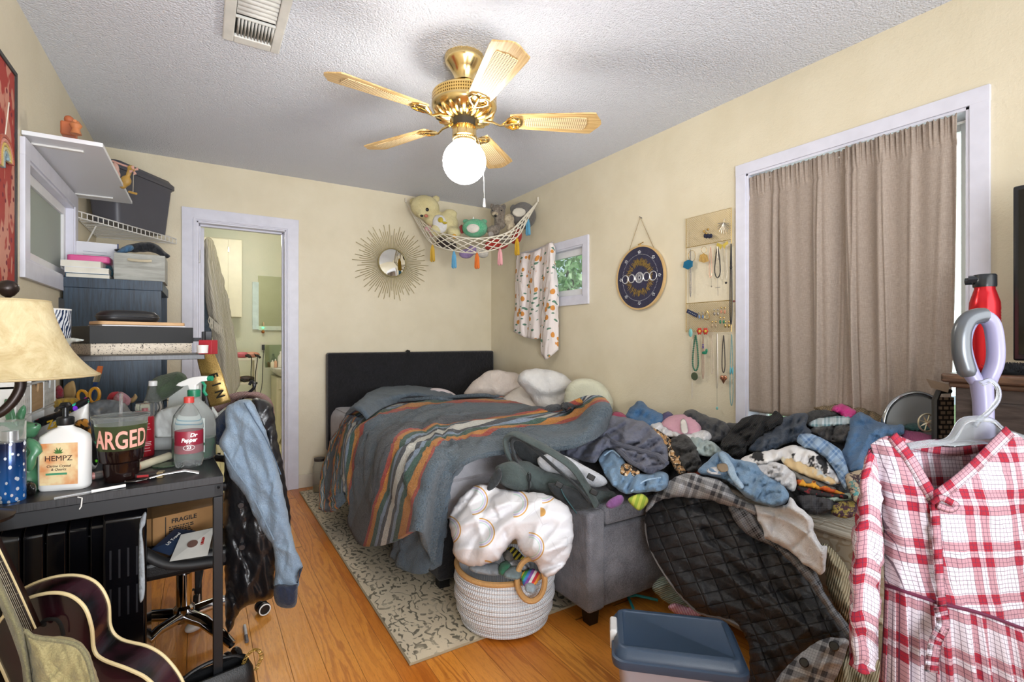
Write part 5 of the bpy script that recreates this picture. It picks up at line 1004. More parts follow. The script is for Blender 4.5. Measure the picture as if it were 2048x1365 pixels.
# silver round fan with a star wheel, woven basket side
gf = P(1886, 862, d=1.75); gt = thing('round_mirror', 'round silver rimmed mirror standing behind the heap beside the dresser', 'mirror', tuple(gf-Vector((0, 0, .13))))
Mg = frame(gf+FW*.12, RT, (0, 0, 1)); MB().lathe([(.001, -.006), (.115, -.006), (.115, .002), (.001, .002)], (0, 0, 0), 48, Mg).build('glass', M('#B4B7B6', .3, .3, var=.0), gt)
m = MB(); m.tube([Mg @ Vector((.12*math.cos(a), .12*math.sin(a), 0)) for a in np.linspace(0, 6.283, 49)[:-1]], .009, 10, closed=True); m.build('rim', M('#9DA0A2', .2, .9, var=.0), gt)
m = MB(); m.bar(gf+FW*.12+Vector((0, 0, -.12)), gf+FW*.12+Vector((0, 0, -.34)), .02, .012); m.build('stand', M('#8C8F91', .3, .8), gt)
Ms = frame(P(1854, 846, d=1.70), RT, (0, 0, 1)); m = MB(); wr_ = .03; m.tube([Ms @ Vector((wr_*math.cos(a), wr_*math.sin(a), 0)) for a in np.linspace(0, 6.283, 33)[:-1]], .003, 8, closed=True)
for k in range(4): a = k*math.pi/2+.5; m.add([Ms @ Vector(p) for p in ((wr_*math.cos(a), wr_*math.sin(a), 0), (.006*math.cos(a+.78), .006*math.sin(a+.78), 0), (0, 0, .006), (.006*math.cos(a-.78), .006*math.sin(a-.78), 0), (0, 0, -.004))], [(0, 1, 2), (0, 2, 3), (0, 4, 1), (0, 3, 4)])
for k in range(4): a = k*math.pi/2+.5+.785; m.tube([Ms @ Vector((0, 0, 0)), Ms @ Vector((wr_*math.cos(a), wr_*math.sin(a), 0))], .0018, 6)
one('star_wheel', M('#C9C0A4', .3, .8, var=.0), 'small pale gold wheel ornament with four point star by the dresser', 'ornament', m)
wt = thing('woven_chest', 'black metal and woven wood chest end between curtain and dresser', 'chest', tuple(P(1882, 900, d=1.66)))
Mw = frame(P(1870, 890, d=1.66), RT, (0, 0, 1)); 
def basketw():
    t = NT('woven_wood_strips'); b = t.n('TexBrick', i_Vector=t.map(t.tc('UV'), (1, 1, 1)), i_Scale=1.0); b.inputs['Color1'].default_value = srgb('#9B8C7B'); b.inputs['Color2'].default_value = srgb('#6F5F50'); b.inputs['Mortar'].default_value = srgb('#241E1A'); b.inputs['Mortar Size'].default_value = .003; b.inputs['Brick Width'].default_value = .022; b.inputs['Row Height'].default_value = .016
    return t.done(b.outputs[0], .7)
m = MB(); m.add([Mw @ Vector(p) for p in ((.012, -.3, 0), (.06, -.3, 0), (.06, .16, 0), (.012, .16, 0))], [(0, 1, 2, 3)], [(0, 0), (.05, 0), (.05, .46), (0, .46)]); m.build('woven_panel', basketw(), wt, solid=.01, smooth=False)
m = MB(); m.tube([Mw @ Vector(p) for p in ((0, -.3, 0), (0, .15, 0), (.012, .178, 0), (.05, .18, 0))], .011, 8, flat=.8); m.build('metal_frame', M('#1C1B1B', .35), wt)
m = MB(); m.add([P(u, v, d=d) for u, v, d in ((1852,758,1.7),(1900,770,1.62),(1896,786,1.62),(1862,776,1.68))]+[P(u, v, d=d+.004) for u, v, d in ((1852,758,1.7),(1900,770,1.62),(1896,786,1.62),(1862,776,1.68))], [(0,1,2,3),(7,6,5,4),(0,4,5,1),(1,5,6,2),(2,6,7,3),(3,7,4,0)]); one('folded_paper', M('#7D6A58', .8), 'brown folded paper sticking out between curtain and dresser top', 'paper', m)
# ---------------------------------------------------------------- upright vacuum with loop handle, hanger and plaid dress
lil = M('#8F8CAA', .3, var=.0); grip = M('#63676C', .3, .5, var=.0)
hd = 1.06; hb = P(1965, 900, d=hd)
vc = thing('upright_vacuum', 'upright vacuum with lilac loop handle and grey grip holding the hanger', 'vacuum cleaner', (hb.x, hb.y, 0))
def H(u, v, dd=0.): return P(u, v, d=hd+dd)
lp = crom([(1968,772),(1944,750),(1928,700),(1930,665),(1944,640),(1966,634),(1984,650),(1991,690),(1990,725),(1980,752)], 5, True)
m = MB(); m.tube([H(u, v, .012*math.sin(i/8)) for i, (u, v) in enumerate(lp)], .0155, 14, closed=True, flat=.9); m.build('loop_handle', lil, vc)
gp = crom([(1936,752),(1925,715),(1922,690),(1924,662),(1936,640),(1956,632),(1970,632)], 5); m = MB(); m.tube([H(u, v, -.008) for u, v in gp], [.012]+[.0165]*(len(gp)-2)+[.010], 12); m.build('grip', grip, vc, label='metallic grey hand grip')
m = MB(); m.tube([H(1962,760), H(1966,800), H(1968,860), Vector((hb.x, hb.y, .75)), Vector((hb.x, hb.y, .3))], [.02,.018,.017,.018,.02], 14); m.build('pole', lil, vc)
m = MB(); loft(m, [(rrect(.12, .10, .03), .08), (rrect(.13, .11, .03), .2), (rrect(.1, .09, .03), .42), (rrect(.05, .05, .02), .5)], Matrix.Translation((hb.x, hb.y, 0))); m.build('dust_canister', M('#6D6A80', .3), vc, auto=50)
m = MB(); loft(m, [(rrect(.26, .2, .04), .005), (rrect(.27, .21, .04), .03), (rrect(.22, .16, .04), .09)], Matrix.Translation((hb.x, hb.y, 0))); m.build('floor_head', M('#4B4A58', .4), vc, auto=50)
hg = thing('clothes_hanger', 'clear frosted plastic hanger holding the plaid dress', 'hanger', tuple(P(1930, 880, d=.97)))
ht = NT('frosted_plastic'); hmat = ht.done('#E2E6EA', .18, Transmission_Weight=.85, IOR=1.2)
def Hh(u, v, d=.975): return P(u, v, d=d)
m = MB(); m.tube([Hh(u, v, d) for u, v, d in crom([(1962,768,.99),(1982,762,.985),(1996,778,.98),(1996,800,.975),(1980,822,.975),(1962,838,.975),(1950,852,.975)], 6)], .0065, 10, flat=.6); m.build('hook', hmat, hg)
m = MB(); m.tube([Hh(u, v) for u, v in crom([(1815,893),(1850,890),(1900,880),(1924,845),(1950,838),(1985,842),(2010,862),(2060,880)], 6)], .007, 10, flat=.6); m.tube([Hh(u, v) for u, v in crom([(1815,893),(1860,885),(1905,888),(1960,884),(2010,884),(2060,884)], 6)], .006, 10, flat=.6); m.build('arms', hmat, hg)
m = MB(); m.add([Hh(u, v, .977) for u, v in ((1905,884),(1927,848),(1952,841),(1985,845),(2005,866),(1995,882),(1950,882))]+[Hh(u, v, .981) for u, v in ((1905,884),(1927,848),(1952,841),(1985,845),(2005,866),(1995,882),(1950,882))], [(6,5,4,3,2,1,0),(7,8,9,10,11,12,13)]+[(i, (i+1) % 7, 7+(i+1) % 7, 7+i) for i in range(7)]); m.build('web', hmat, hg, smooth=False)
dp = plaidmat('red_white_plaid', '#C9C1CA', '#901429', '#3A1F3C', .098, True, 0., .11)
dm = dp.node_tree
for n in dm.nodes:                                          # one band only: softer rose
    if n.type == 'VALTORGB' and len(n.color_ramp.elements) == 3 and abs(n.color_ramp.elements[1].position-.4) < .01:
        for e in n.color_ramp.elements: pass
        n.color_ramp.elements[1].color = (.6, .6, .6, 1)
ds = thing('plaid_dress', 'red and white plaid dress on a clear hanger in the right foreground', 'dress', tuple(P(1900, 1300, d=.95)))
def D(u, v, d): return P(u, v, d=d)
bod = [[D(1741,890,.97), D(1763,876,.96), D(1784,876,.95), D(1815,915,.94), D(1842,958,.935), D(1866,1000,.93), D(1905,972,.93), D(1945,938,.935), D(1985,898,.945), D(2020,866,.955), D(2050,880,.965), D(2084,905,.98)],
       [D(1752,940,.965), D(1773,940,.95), D(1793,945,.94), D(1820,970,.93), D(1846,1000,.925), D(1868,1030,.92), D(1906,1016,.92), D(1946,1000,.925), D(1986,980,.93), D(2022,960,.94), D(2054,956,.955), D(2090,960,.975)],
       [D(1763,1030,.97), D(1782,1036,.95), D(1801,1042,.935), D(1826,1050,.93), D(1850,1060,.925), D(1870,1070,.925), D(1908,1080,.92), D(1948,1084,.925), D(1990,1080,.93), D(2030,1080,.94), D(2066,1080,.955), D(2100,1080,.975)],
       [D(1766,1110,.97), D(1784,1118,.95), D(1804,1126,.935), D(1828,1134,.93), D(1852,1144,.925), D(1872,1152,.925), D(1910,1166,.92), D(1950,1176,.925), D(1992,1186,.93), D(2034,1196,.94), D(2070,1204,.955), D(2110,1212,.975)],
       [D(1769,1170,.965), D(1788,1176,.945), D(1806,1182,.93), D(1830,1190,.925), D(1854,1198,.92), D(1874,1205,.92), D(1912,1214,.915), D(1952,1224,.92), D(1994,1238,.925), D(2036,1254,.935), D(2074,1266,.95), D(2114,1278,.97)]]
sheet('bodice', dp, bod, ds, uvmode='proj', th=.002, ku=12, kv=6, amp=.008, sc=.07, ang=0, an=3, seed=2)
# gathered skirt below the waist seam
nz = 34; nn = 150; top = crom([tuple(p) for p in bod[-1]], 14); G = []; cen = Vector(tuple(top[len(top)//2]))
for j in range(nz):
    q = j/(nz-1); row = []
    for i, p in enumerate(top):
        s = i/(len(top)-1); out = (.03+.0*q)*q; gth = math.sin(s*70+1.2*math.sin(s*9))+.5*math.sin(s*31+2+q); a = .0025+.014*q**.8
        sp = Vector(tuple(p)); lat = (s-.45)*.10*q
        row.append(tuple(sp+RT*(lat+.003*math.sin(s*70+1.5)*q)-FW*(out+gth*a)+Vector((0, 0, -.36*q))))
    G.append(row)
m = MB(); U_ = np.cumsum(np.r_[0, np.linalg.norm(np.diff(top, axis=0), axis=1)])*1.25; uv = [(U_[i], 1.3-.36*j/(nz-1)) for j in range(nz) for i in range(len(top))]; m.grid(G, uv); m.build('skirt', dp, ds, solid=.002, auto=0)
m = MB(); m.tube([tuple(Vector(tuple(p))-FW*.003) for p in top[::2]], .0035, 6); m.build('waist_seam', dp, ds)
# sleeve
slv = [[D(1738,898,.97), D(1733,912,.955), D(1742,905,.95), D(1752,918,.955), D(1752,935,.97)], [D(1726,960,.97), D(1722,965,.945), D(1740,968,.935), D(1757,972,.945), D(1760,975,.965)], [D(1712,1050,.965), D(1716,1052,.94), D(1738,1056,.93), D(1760,1058,.94), D(1764,1060,.965)],
       [D(1704,1130,.96), D(1710,1132,.935), D(1732,1136,.925), D(1756,1138,.935), D(1762,1138,.96)], [D(1700,1220,.955), D(1706,1222,.93), D(1728,1226,.92), D(1750,1226,.93), D(1757,1226,.955)], [D(1702,1285,.95), D(1710,1288,.93), D(1728,1290,.922), D(1746,1290,.93), D(1752,1288,.95)], [D(1700,1330,.945), D(1708,1338,.925), D(1727,1348,.915), D(1746,1340,.925), D(1756,1318,.945)]]
sheet('sleeve', dp, slv, ds, th=.002, ku=10, kv=8, amp=.012, sc=.05, ang=1.2, an=2.5, seed=6)
slb = [[D(1738,898,.97), D(1744,905,.985), D(1752,935,.97)], [D(1712,1050,.965), D(1738,1056,.99), D(1764,1060,.965)], [D(1700,1220,.955), D(1728,1226,.98), D(1757,1226,.955)], [D(1700,1330,.945), D(1727,1340,.965), D(1756,1318,.945)]]
sheet('sleeve_back', dp, slb, ds, th=.002, ku=8, kv=6)
# back of the dress seen through the neck, collar band, placket and knotted tie
bk2 = [[D(1784,876,.955), D(1827,894,1.0), D(1900,906,1.02), D(1960,898,1.02), D(2000,880,.99), D(2020,866,.96)], [D(1800,950,.96), D(1840,960,1.0), D(1900,970,1.02), D(1960,960,1.02), D(2004,950,1.0), D(2030,940,.97)], [D(1790,1060,.98), D(1840,1060,1.01), D(1900,1060,1.03), D(1970,1060,1.03), D(2020,1060,1.01), D(2060,1050,.99)]]
sheet('back_panel', dp, bk2, ds, uvmode='proj', th=.002, ku=8, kv=8, amp=.004, sc=.08)
col_ = [(1784,872,.95),(1815,912,.935),(1842,956,.928),(1866,998,.922)]; m = MB()
def ribbon(name, pts, w2, mat, par, ku=8, amp=.0):
    A = crom(pts, ku); rows = [[], [], []]
    for i, (u, v, d) in enumerate(A):
        t0 = A[min(i+1, len(A)-1)]-A[max(i-1, 0)]; nx, ny = -t0[1], t0[0]; L = math.hypot(nx, ny); nx, ny = nx/L*w2, ny/L*w2; k = amp*math.sin(i*1.3)
        rows[0].append(P(u-nx, v-ny, d=d+.002+k)); rows[1].append(P(u, v, d=d-.003-k)); rows[2].append(P(u+nx, v+ny, d=d+.002+k))
    G = np.array([[tuple(p) for p in r] for r in rows]); U = np.cumsum(np.r_[0, np.linalg.norm(np.diff(G[1], axis=0), axis=1)]); mm = MB()
    mm.grid([[tuple(p) for p in r] for r in G], [(U[i], k*w2/900) for k in range(3) for i in range(len(A))]); return mm.build(name, mat, par, solid=.002, auto=0)
ribbon('collar_band', col_, 11, dp, ds); ribbon('collar_band', [(1866,998,.922),(1906,970,.922),(1946,936,.927),(1986,896,.937),(2020,862,.95)], 13, dp, ds)
ribbon('collar_band', [(1784,876,.958),(1827,892,.99),(1900,904,1.005),(1960,896,1.005),(2000,878,.98),(2020,864,.955)], 9, dp, ds)
ribbon('placket', [(1868,1004,.915),(1872,1060,.91),(1876,1120,.91),(1880,1180,.905),(1884,1214,.905)], 9, dp, ds, amp=.003)
ribbon('tie_knot', [(1864,1008,.91),(1880,996,.9),(1900,1004,.902),(1912,1012,.905),(1900,1020,.903),(1876,1012,.903)], 6, dp, ds)
ribbon('tie_end', [(1880,1214,.9),(1886,1250,.885),(1872,1280,.88),(1866,1310,.875),(1862,1345,.87)], 13, dp, ds, amp=.006)
# ---------------------------------------------------------------- desk with hutch shelf
DO = Vector((.056, 1.795, 0)); th_ = math.radians(4); ex = Vector((math.cos(th_), math.sin(th_), 0)); ey = Vector((-math.sin(th_), math.cos(th_), 0))
Md = Matrix((-ex, ey, Vector((0, 0, 1)))).transposed().to_4x4(); Md.translation = DO      # local: x to the left, y back, z up (mirrored)
def dbox(m, lo, hi):
    v = [Md @ Vector(p) for p in ((lo[0],lo[1],lo[2]),(hi[0],lo[1],lo[2]),(hi[0],hi[1],lo[2]),(lo[0],hi[1],lo[2]),(lo[0],lo[1],hi[2]),(hi[0],lo[1],hi[2]),(hi[0],hi[1],hi[2]),(lo[0],hi[1],hi[2]))]
    return m.add(v, [f[::-1] for f in [(0,3,2,1),(4,5,6,7),(0,1,5,4),(1,2,6,5),(2,3,7,6),(3,0,4,7)]])
dkw = woodm('black_ash_laminate', '#26262A', '#131316', 3, .38, (60, 3, 3)); stl = M('#1E1F22', .45, .3, var=.0)
DW, DD = .585, .85
dk = thing('desk', 'black desk with steel frame and upper shelf crowded with bottles', 'desk', tuple(DO))
dbox(MB(), (0, 0, .717), (DW, DD, .74)).build('desktop', dkw, dk, bevel=.0015, smooth=False)
m = MB(); dbox(m, (.002, .006, .675), (DW, .03, .716)); dbox(m, (.002, DD-.03, .675), (DW, DD-.004, .716)); dbox(m, (.0, .006, .675), (.026, DD-.004, .716)); m.build('steel_frame', stl, dk, bevel=.002, smooth=False)
for x in (.001, DW-.03):
    for y in (.004, DD-.03): dbox(MB(), (x, y, 0), (x+.026, y+.026, .675)).build('leg', stl, dk, bevel=.002, smooth=False)
q = Md @ Vector((.013, .003, .705)); MB().cyl(q, q-ey*.003, .004).build('screw', M('#0C0C0E', .3, .8), dk)
dbox(MB(), (.03, .27, 1.098), (DW, .60, 1.115)).build('upper_shelf', dkw, dk, bevel=.0015, smooth=False)
for y in (.42, .57): dbox(MB(), (-.004, y, .74), (.018, y+.022, 1.20)).build('shelf_post', stl, dk, bevel=.002, smooth=False)
for y in (.30, .57): dbox(MB(), (DW-.02, y, .74), (DW, y+.022, 1.10)).build('shelf_post', stl, dk, bevel=.002, smooth=False)
dbox(MB(), (.02, .565, 1.16), (DW, .578, 1.175)).build('back_rail', stl, dk, smooth=False)
TZ = .7405
def T_(u, v): return P(u, v, z=TZ)                                  # a spot on the desktop
FR = Vector((0, 0, EYE))
def facing(p, up=(0, 0, 1)):                                         # frame at p, z toward the viewer side of the room
    z = Vector((0-p[0], 0-p[1], 0)).normalized(); x = Vector(up).cross(z).normalized(); return frame(p, x, up)
clear = glassmat('clear_plastic', '#F4F7F7', .03); mat_w = M('#ECEBE8', .35, var=.0); blackp = M('#141518', .3, var=.0)
def onto(c, r=0): return Vector((c.x, c.y, TZ))
# perfume bottle, dark to bright blue with sparkling drops
c = onto(P(21, 1000, d=1.31)); pf = thing('perfume_bottle', 'tall blue body mist bottle with silver droplets at the left desk end', 'bottle', tuple(c))
def dropmat():
    t = NT('blue_glass_silver_drops'); v = t.tc(); z = t.sep(v)[2]; vo = t.n('TexVoronoi', i_Vector=t.map(v, (1, 1, .7)), i_Scale=95.0)
    k = t.math('MULTIPLY', t.ramp(vo.outputs[0], [(.30, 1.), (.36, 0.)]), t.math('GREATER_THAN', t.sep(vo.outputs[1])[0], .35))
    return t.done(t.mix(k, t.mix(t.ramp(z, [(.02, 0.), (.14, 1.)]), '#1F5FA8', '#101A3C'), '#D5DCE6'), .15, .4)
MB().lathe([(.001, 0), (.03, 0), (.031, .004), (.031, .15), (.029, .158), (.001, .158)], c, 36).build('body', dropmat(), pf)
MB().lathe([(.001, .158), (.016, .158), (.016, .185), (.001, .187)], c, 24).build('spray_pump', M('#C9CBD0', .2, .9), pf)
MB().lathe([(.03, .155), (.0305, .212), (.001, .214)], c, 36).build('cap', clear, pf, label='clear plastic cap')
# green rabbit figurine
c = onto(P(46, 990, d=1.40)); rbm = M('#4E8460', .3, var=.12)
rb_ = thing('rabbit_figurine', 'glossy green ceramic rabbit with tall ears behind the blue mist bottle', 'figurine', tuple(c))
def R(u, v, d=1.40): return P(u, v, d=d)
def blob(name, mat, parent, els, vox=.006, label=None, cat=None, lab=None, group=None):
    m = MB()
    for e in els:
        p, r = e[0], e[1]; Mr = Matrix.Rotation(-YAW, 4, 'Z')
        if len(e) > 2: Mr = Mr @ Matrix.Rotation(e[2], 4, 'Y')
        m.ell(p, r, Mr, 20, 14)
    o = m.build(name, mat, parent, auto=0)
    md = o.modifiers.new('remesh', 'REMESH'); md.mode = 'VOXEL'; md.voxel_size = vox; md.use_smooth_shade = True
    sm = o.modifiers.new('smooth', 'SMOOTH'); sm.iterations = 6; sm.factor = .6
    if lab: tag(o, lab, cat, group)
    return o
blob('body', rbm, rb_, [(R(50, 965), (.038, .035, .045)), (R(50, 925), (.03, .028, .05)), (R(52, 862), (.03, .028, .026)), (R(68, 855), (.018, .016, .014)), (R(20, 830, 1.39), (.013, .01, .05), -.25), (R(40, 835, 1.42), (.012, .01, .04), .35), (R(68, 893, 1.37), (.014, .014, .03), -.7), (R(62, 925, 1.36), (.012, .012, .03), .2), (R(40, 860), (.02, .02, .03))], .005)
blob('inner_ear', M('#3C6C4C', .4), rb_, [(R(22, 832, 1.378), (.007, .004, .036), -.25)], .004)
MB().ell(R(72, 850, 1.385), .003, n=8, m=6).build('eye', blackp, rb_)
# lotion bottle
c = onto(P(131, 985, d=1.42)); Ml = facing(c) @ Matrix.Rotation(-math.pi/2, 4, 'X')      # local x right, y back, z up
Ml = Matrix.Translation(c) @ Matrix.Rotation(-YAW+math.radians(14), 4, 'Z')
lt = thing('lotion_bottle', 'white pump lotion bottle with peach label and black pump on the desk', 'bottle', tuple(c))
def rr2(w, d, r): return rrect(w, d, r, 5)
m = MB(); loft(m, [(rr2(.112, .05, .02), 0), (rr2(.12, .058, .024), .008), (rr2(.12, .058, .024), .135), (rr2(.112, .054, .022), .152), (rr2(.07, .044, .02), .168), (rr2(.036, .036, .0175), .176), (rr2(.034, .034, .0168), .182)], Ml); m.build('bottle_body', mat_w, lt, auto=60)
def peach():
    t = NT('peach_marbled_label'); v = t.tc(); return t.done(t.mix(t.ramp(t.noise(v, 22, 3), [(.4, 0.), (.65, 1.)]), '#F0D9A8', '#DE935E'), .4)
MB().box((-.045, -.0305, .018), (.045, -.029, .135), Ml).build('label_panel', peach(), lt, smooth=False)
brn = M('#4A2E28', .6, var=.0)
def Tx(Mx, x, y, z): return Mx @ Matrix.Translation((x, y, z)) @ Matrix.Rotation(math.pi/2, 4, 'X')
text('brand_lettering', 'HEMPZ', .021, Tx(Ml, 0, -.0312, .092), brn, lt)
text('small_lettering', 'Citrine Crystal\n& Quartz', .0095, Tx(Ml, 0, -.0312, .066), brn, lt, shear=.2)
MB().box((-.03, -.0316, .046), (.02, -.0308, .0515), Ml).build('green_strip', M('#4F9A72', .5), lt, smooth=False)
m = MB()
for a in (-70, -40, -15, 15, 40, 70):
    L = .02-.007*abs(a)/70; d = Vector((math.sin(math.radians(a)), 0, math.cos(math.radians(a)))); n_ = Vector((d.z, 0, -d.x)); b0 = Vector((0, -.0315, .106)); m.add([Ml @ (b0), Ml @ (b0+d*L*.5+n_*.0022), Ml @ (b0+d*L), Ml @ (b0+d*L*.5-n_*.0022)], [(0, 1, 2, 3)])
m.build('leaf_emblem', M('#4F7A3C', .5), lt, smooth=False, solid=.0004)
m = MB(); m.lathe([(.001, .182), (.019, .182), (.02, .186), (.02, .202), (.017, .205), (.007, .206), (.007, .232), (.001, .232)], c, 24); loft(m, [(rr2(.026, .016, .006), .232), (rr2(.03, .018, .006), .238), (rr2(.02, .014, .005), .246)], Matrix.Translation(c) @ Matrix.Rotation(-YAW, 4, 'Z')); m.tube([c+Vector((0, 0, .236)), c+Vector((-.012, -.03, .234)), c+Vector((-.014, -.036, .226))], .0045, 8); m.build('pump', blackp, lt)
# white carton behind, purple bag, dark stone
c = onto(P(82, 975, d=1.47)); ca = thing('small_carton', 'slim white carton with barcode standing left of the lotion bottle', 'carton', tuple(c)); Mc = Matrix.Translation(c) @ Matrix.Rotation(-YAW, 4, 'Z')
MB().box((-.012, -.012, 0), (.012, .012, .1), Mc).build('carton_body', mat_w, ca, bevel=.001, smooth=False)
m = MB(); 
for k in range(8): m.box((-.003, -.0127, .01+k*.0028), (.009, -.0119, .0114+k*.0028), Mc)
m.build('barcode', blackp, ca, smooth=False)
px('foil_pouch', M('#8C3A66', .35, .2, var=.15), 'purple and magenta foil pouch between rabbit and lotion', 'pouch', [(52,905),(62,893),(76,896),(84,915),(80,950),(70,960),(56,945),(50,925)], const(1.47), th=.03, rnd=.02, amp=.015, sc=.04, seed=1, step=4)
px('stone', M('#2A2724', .25, .3, var=.2), 'small dark faceted stone beside the blue mist bottle', 'stone', [(48,968),(58,962),(70,968),(73,980),(68,991),(52,992),(46,982)], const(1.36), th=.03, rnd=.015, amp=.012, sc=.02, an=1, seed=4, step=3)
# cup with cola
c = onto(P(243, 966, d=1.50)); cp = thing('plastic_cup', 'large clear plastic cup of dark cola with pink lettering and straw', 'cup', tuple(c))
pc = glassmat('cup_plastic', '#E8ECEA', .08)
prof = [(.001, 0), (.039, 0), (.041, .004), (.043, .03), (.044, .058), (.052, .064), (.055, .085), (.066, .19), (.070, .191), (.070, .196), (.066, .197)]
MB().lathe(prof, c, 48, cap=False).build('cup_wall', pc, cp)
MB().lathe([(.001, .001), (.040, .001), (.0422, .004), (.0442, .03), (.0452, .0575), (.0532, .0635), (.0562, .085), (.0565, .098), (.001, .098)], c, 40).build('cola', M('#1A0D0B', .1, var=.0), cp, label='dark cola')
MB().lathe([(.0572, .098), (.0652, .172)], c, 48, cap=False).build('green_band', glassmat('green_tint_plastic', '#7C8A5C', .3), cp)
MB().lathe([(.001, .1935), (.066, .1935), (.071, .196), (.071, .199), (.062, .2), (.058, .194), (.001, .195)], c, 40).build('lid', pc, cp)
zf = Vector((-c.x, -c.y, 0)).normalized(); xf = Vector((0, 0, 1)).cross(zf)
Mcup = frame(c+Vector((0, 0, .128))+zf*.0618, xf, Vector((0, 0, 1))+zf*.13)
text('printed_lettering', 'ARGED', .074, Mcup, M('#E8A596', .5, var=.0), cp, bold=.0015, sx=.6, bend=.0625)
MB().cyl(c+Vector((-.005, .01, .03)), c+Vector((-.002, .012, .262)), .0045, n=10).build('straw', glassmat('straw_plastic', '#F5F5F5', .2), cp)
# red body spray
c = onto(P(290, 905, d=1.82)); rs = thing('body_spray', 'slim red body spray bottle with clear cap behind the cola cup', 'bottle', tuple(c))
MB().lathe([(.001, 0), (.028, 0), (.029, .004), (.029, .138), (.027, .146), (.001, .146)], c, 32).build('body', M('#A31F2C', .2, var=.0), rs)
MB().lathe([(.001, .146), (.014, .146), (.014, .162), (.009, .164), (.009, .175), (.001, .176)], c, 20).build('spray_pump', M('#B8323C', .3), rs); MB().lathe([(.028, .144), (.028, .192), (.001, .194)], c, 32).build('cap', clear, rs)
zf = Vector((-c.x, -c.y, 0)).normalized(); xf = Vector((0, 0, 1)).cross(zf); m = MB()
for k, (z, w2) in enumerate(((.118, .03), (.106, .026), (.098, .036), (.052, .04), (.046, .036), (.04, .04), (.03, .03), (.02, .036))):
    A = [(-w2/2+w2*i/6)/.029 for i in range(7)]; m.grid([[c+Vector((0, 0, z+dz))+xf*(math.sin(a)*.0294)+zf*(math.cos(a)*.0294) for a in A] for dz in (0, .0022)])
m.build('printed_lines', M('#E6B8B8', .5), rs, smooth=False)
# clear bottle with white cap, cola bottle, green spray bottle
def pet(c, h, r, name, label, capm, lab=None, petal=True, neck=.012):
    o = thing(name, label, 'bottle', tuple(c)); n = 60; rings = []
    pf_ = [(0.72, 0), (.9, .006), (1, .03), (1, .05), (.97, .06), (1, .07), (1, .1), (.95, .105), (.95, .165), (1, .17), (1, .185), (.86, .215), (.6, .25), (neck/r, .275), (neck/r, .285)]
    vs = []
    for k, z in pf_:
        for i in range(n):
            a = 2*math.pi*i/n; rad = r*k*(1-(.14*max(0, math.sin(5*a))**2 if z < .04 and petal else 0)); vs.append(c+Vector((rad*math.cos(a), rad*math.sin(a), z/.285*(h-.018)+(.004*math.cos(5*a)**2 if z == 0 else 0))))
    m = MB(); m.add(vs, [(j*n+i, j*n+(i+1) % n, (j+1)*n+(i+1) % n, (j+1)*n+i) for j in range(len(pf_)-1) for i in range(n)]); m.build('bottle_body', clear, o, auto=0)
    MB().lathe([(.001, h-.02), (neck+.003, h-.02), (neck+.003, h-.002), (neck+.001, h), (.001, h)], c, 32).build('cap', capm, o); return o
c = onto(P(306, 880, d=2.0)); pet(c, .26, .034, 'empty_bottle', 'empty clear bottle with white cap behind the red body spray', mat_w)
c = onto(P(378, 934, d=1.66)); b_ = pet(c, .235, .042, 'soda_bottle', 'nearly empty clear soda bottle with maroon label and red cap', M('#C8413A', .4)); zf = Vector((-c.x, -c.y, 0)).normalized(); xf = Vector((0, 0, 1)).cross(zf)
MB().lathe([(.0405, .05), (.0412, .052), (.0412, .122), (.0405, .124)], c, 48, cap=False).build('wrap_label', M('#8E2236', .4, var=.0), b_, label='maroon wrap label')
wh = M('#F2EDEC', .5, var=.0); Mz = frame(c+Vector((0, 0, .095))+zf*.0425, xf, (0, 0, 1))
text('brand_lettering', 'Pepper', .0185, Mz, wh, b_, shear=.25, bold=.0007, sx=.85, bend=.0435); text('brand_lettering', 'Dr', .017, Mz @ Matrix.Translation((.012, .016, -.001)), wh, b_, shear=.25, bold=.0007, bend=.0435); text('number_lettering', '23', .014, Mz @ Matrix.Translation((0, -.024, 0)), wh, b_, bold=.0004, bend=.0435)
m = MB(); m.tube([Mz @ Vector((.016*math.cos(a), -.024+.0085*math.sin(a), .001-.003*math.cos(a)**2)) for a in np.linspace(0, 6.283, 25)[:-1]], .0007, 5, closed=True); m.build('number_oval', wh, b_)
c = onto(P(388, 915, d=1.78)); gs = thing('spray_bottle', 'green cleaner in a clear trigger spray bottle with white and green head', 'spray bottle', tuple(c)); Mg2 = Matrix.Translation(c) @ Matrix.Rotation(-YAW, 4, 'Z')
sh_ = [(.13, .07, 0), (.14, .078, .008), (.142, .08, .12), (.13, .074, .155), (.09, .06, .185), (.04, .04, .21), (.03, .03, .225)]
m = MB(); loft(m, [(rr2(a, b, min(a, b)*.42), z) for a, b, z in sh_], Mg2); m.build('bottle_body', clear, gs, auto=60)
m = MB(); loft(m, [(rr2(a-.004, b-.004, min(a, b)*.4), z) for a, b, z in ((.13, .07, .003), (.14, .078, .01), (.141, .079, .075))], Mg2); m.build('green_liquid', M('#0F4A24', .1, var=.0, Transmission_Weight=.1), gs, auto=60)
MB().box((-.045, -.0405, .03), (.064, -.0395, .15), Mg2).build('label_panel', M('#DCE6E2', .5), gs, bevel=.004, smooth=False)
m = MB()
for z, w2 in ((.135, .06), (.125, .05), (.1, .07), (.092, .06), (.084, .07)): m.box((-.02, -.0412, z), (-.02+w2, -.0404, z+.003), Mg2)
m.build('printed_lines', M('#6FA3B8', .5), gs, smooth=False); MB().box((-.045, -.0414, .055), (.064, -.0404, .064), Mg2).build('green_stripe', M('#2C7F58', .5), gs, smooth=False)
MB().lathe([(.001, .222), (.02, .222), (.0205, .245), (.014, .248), (.001, .248)], c, 28).build('collar', M('#23835F', .35), gs)
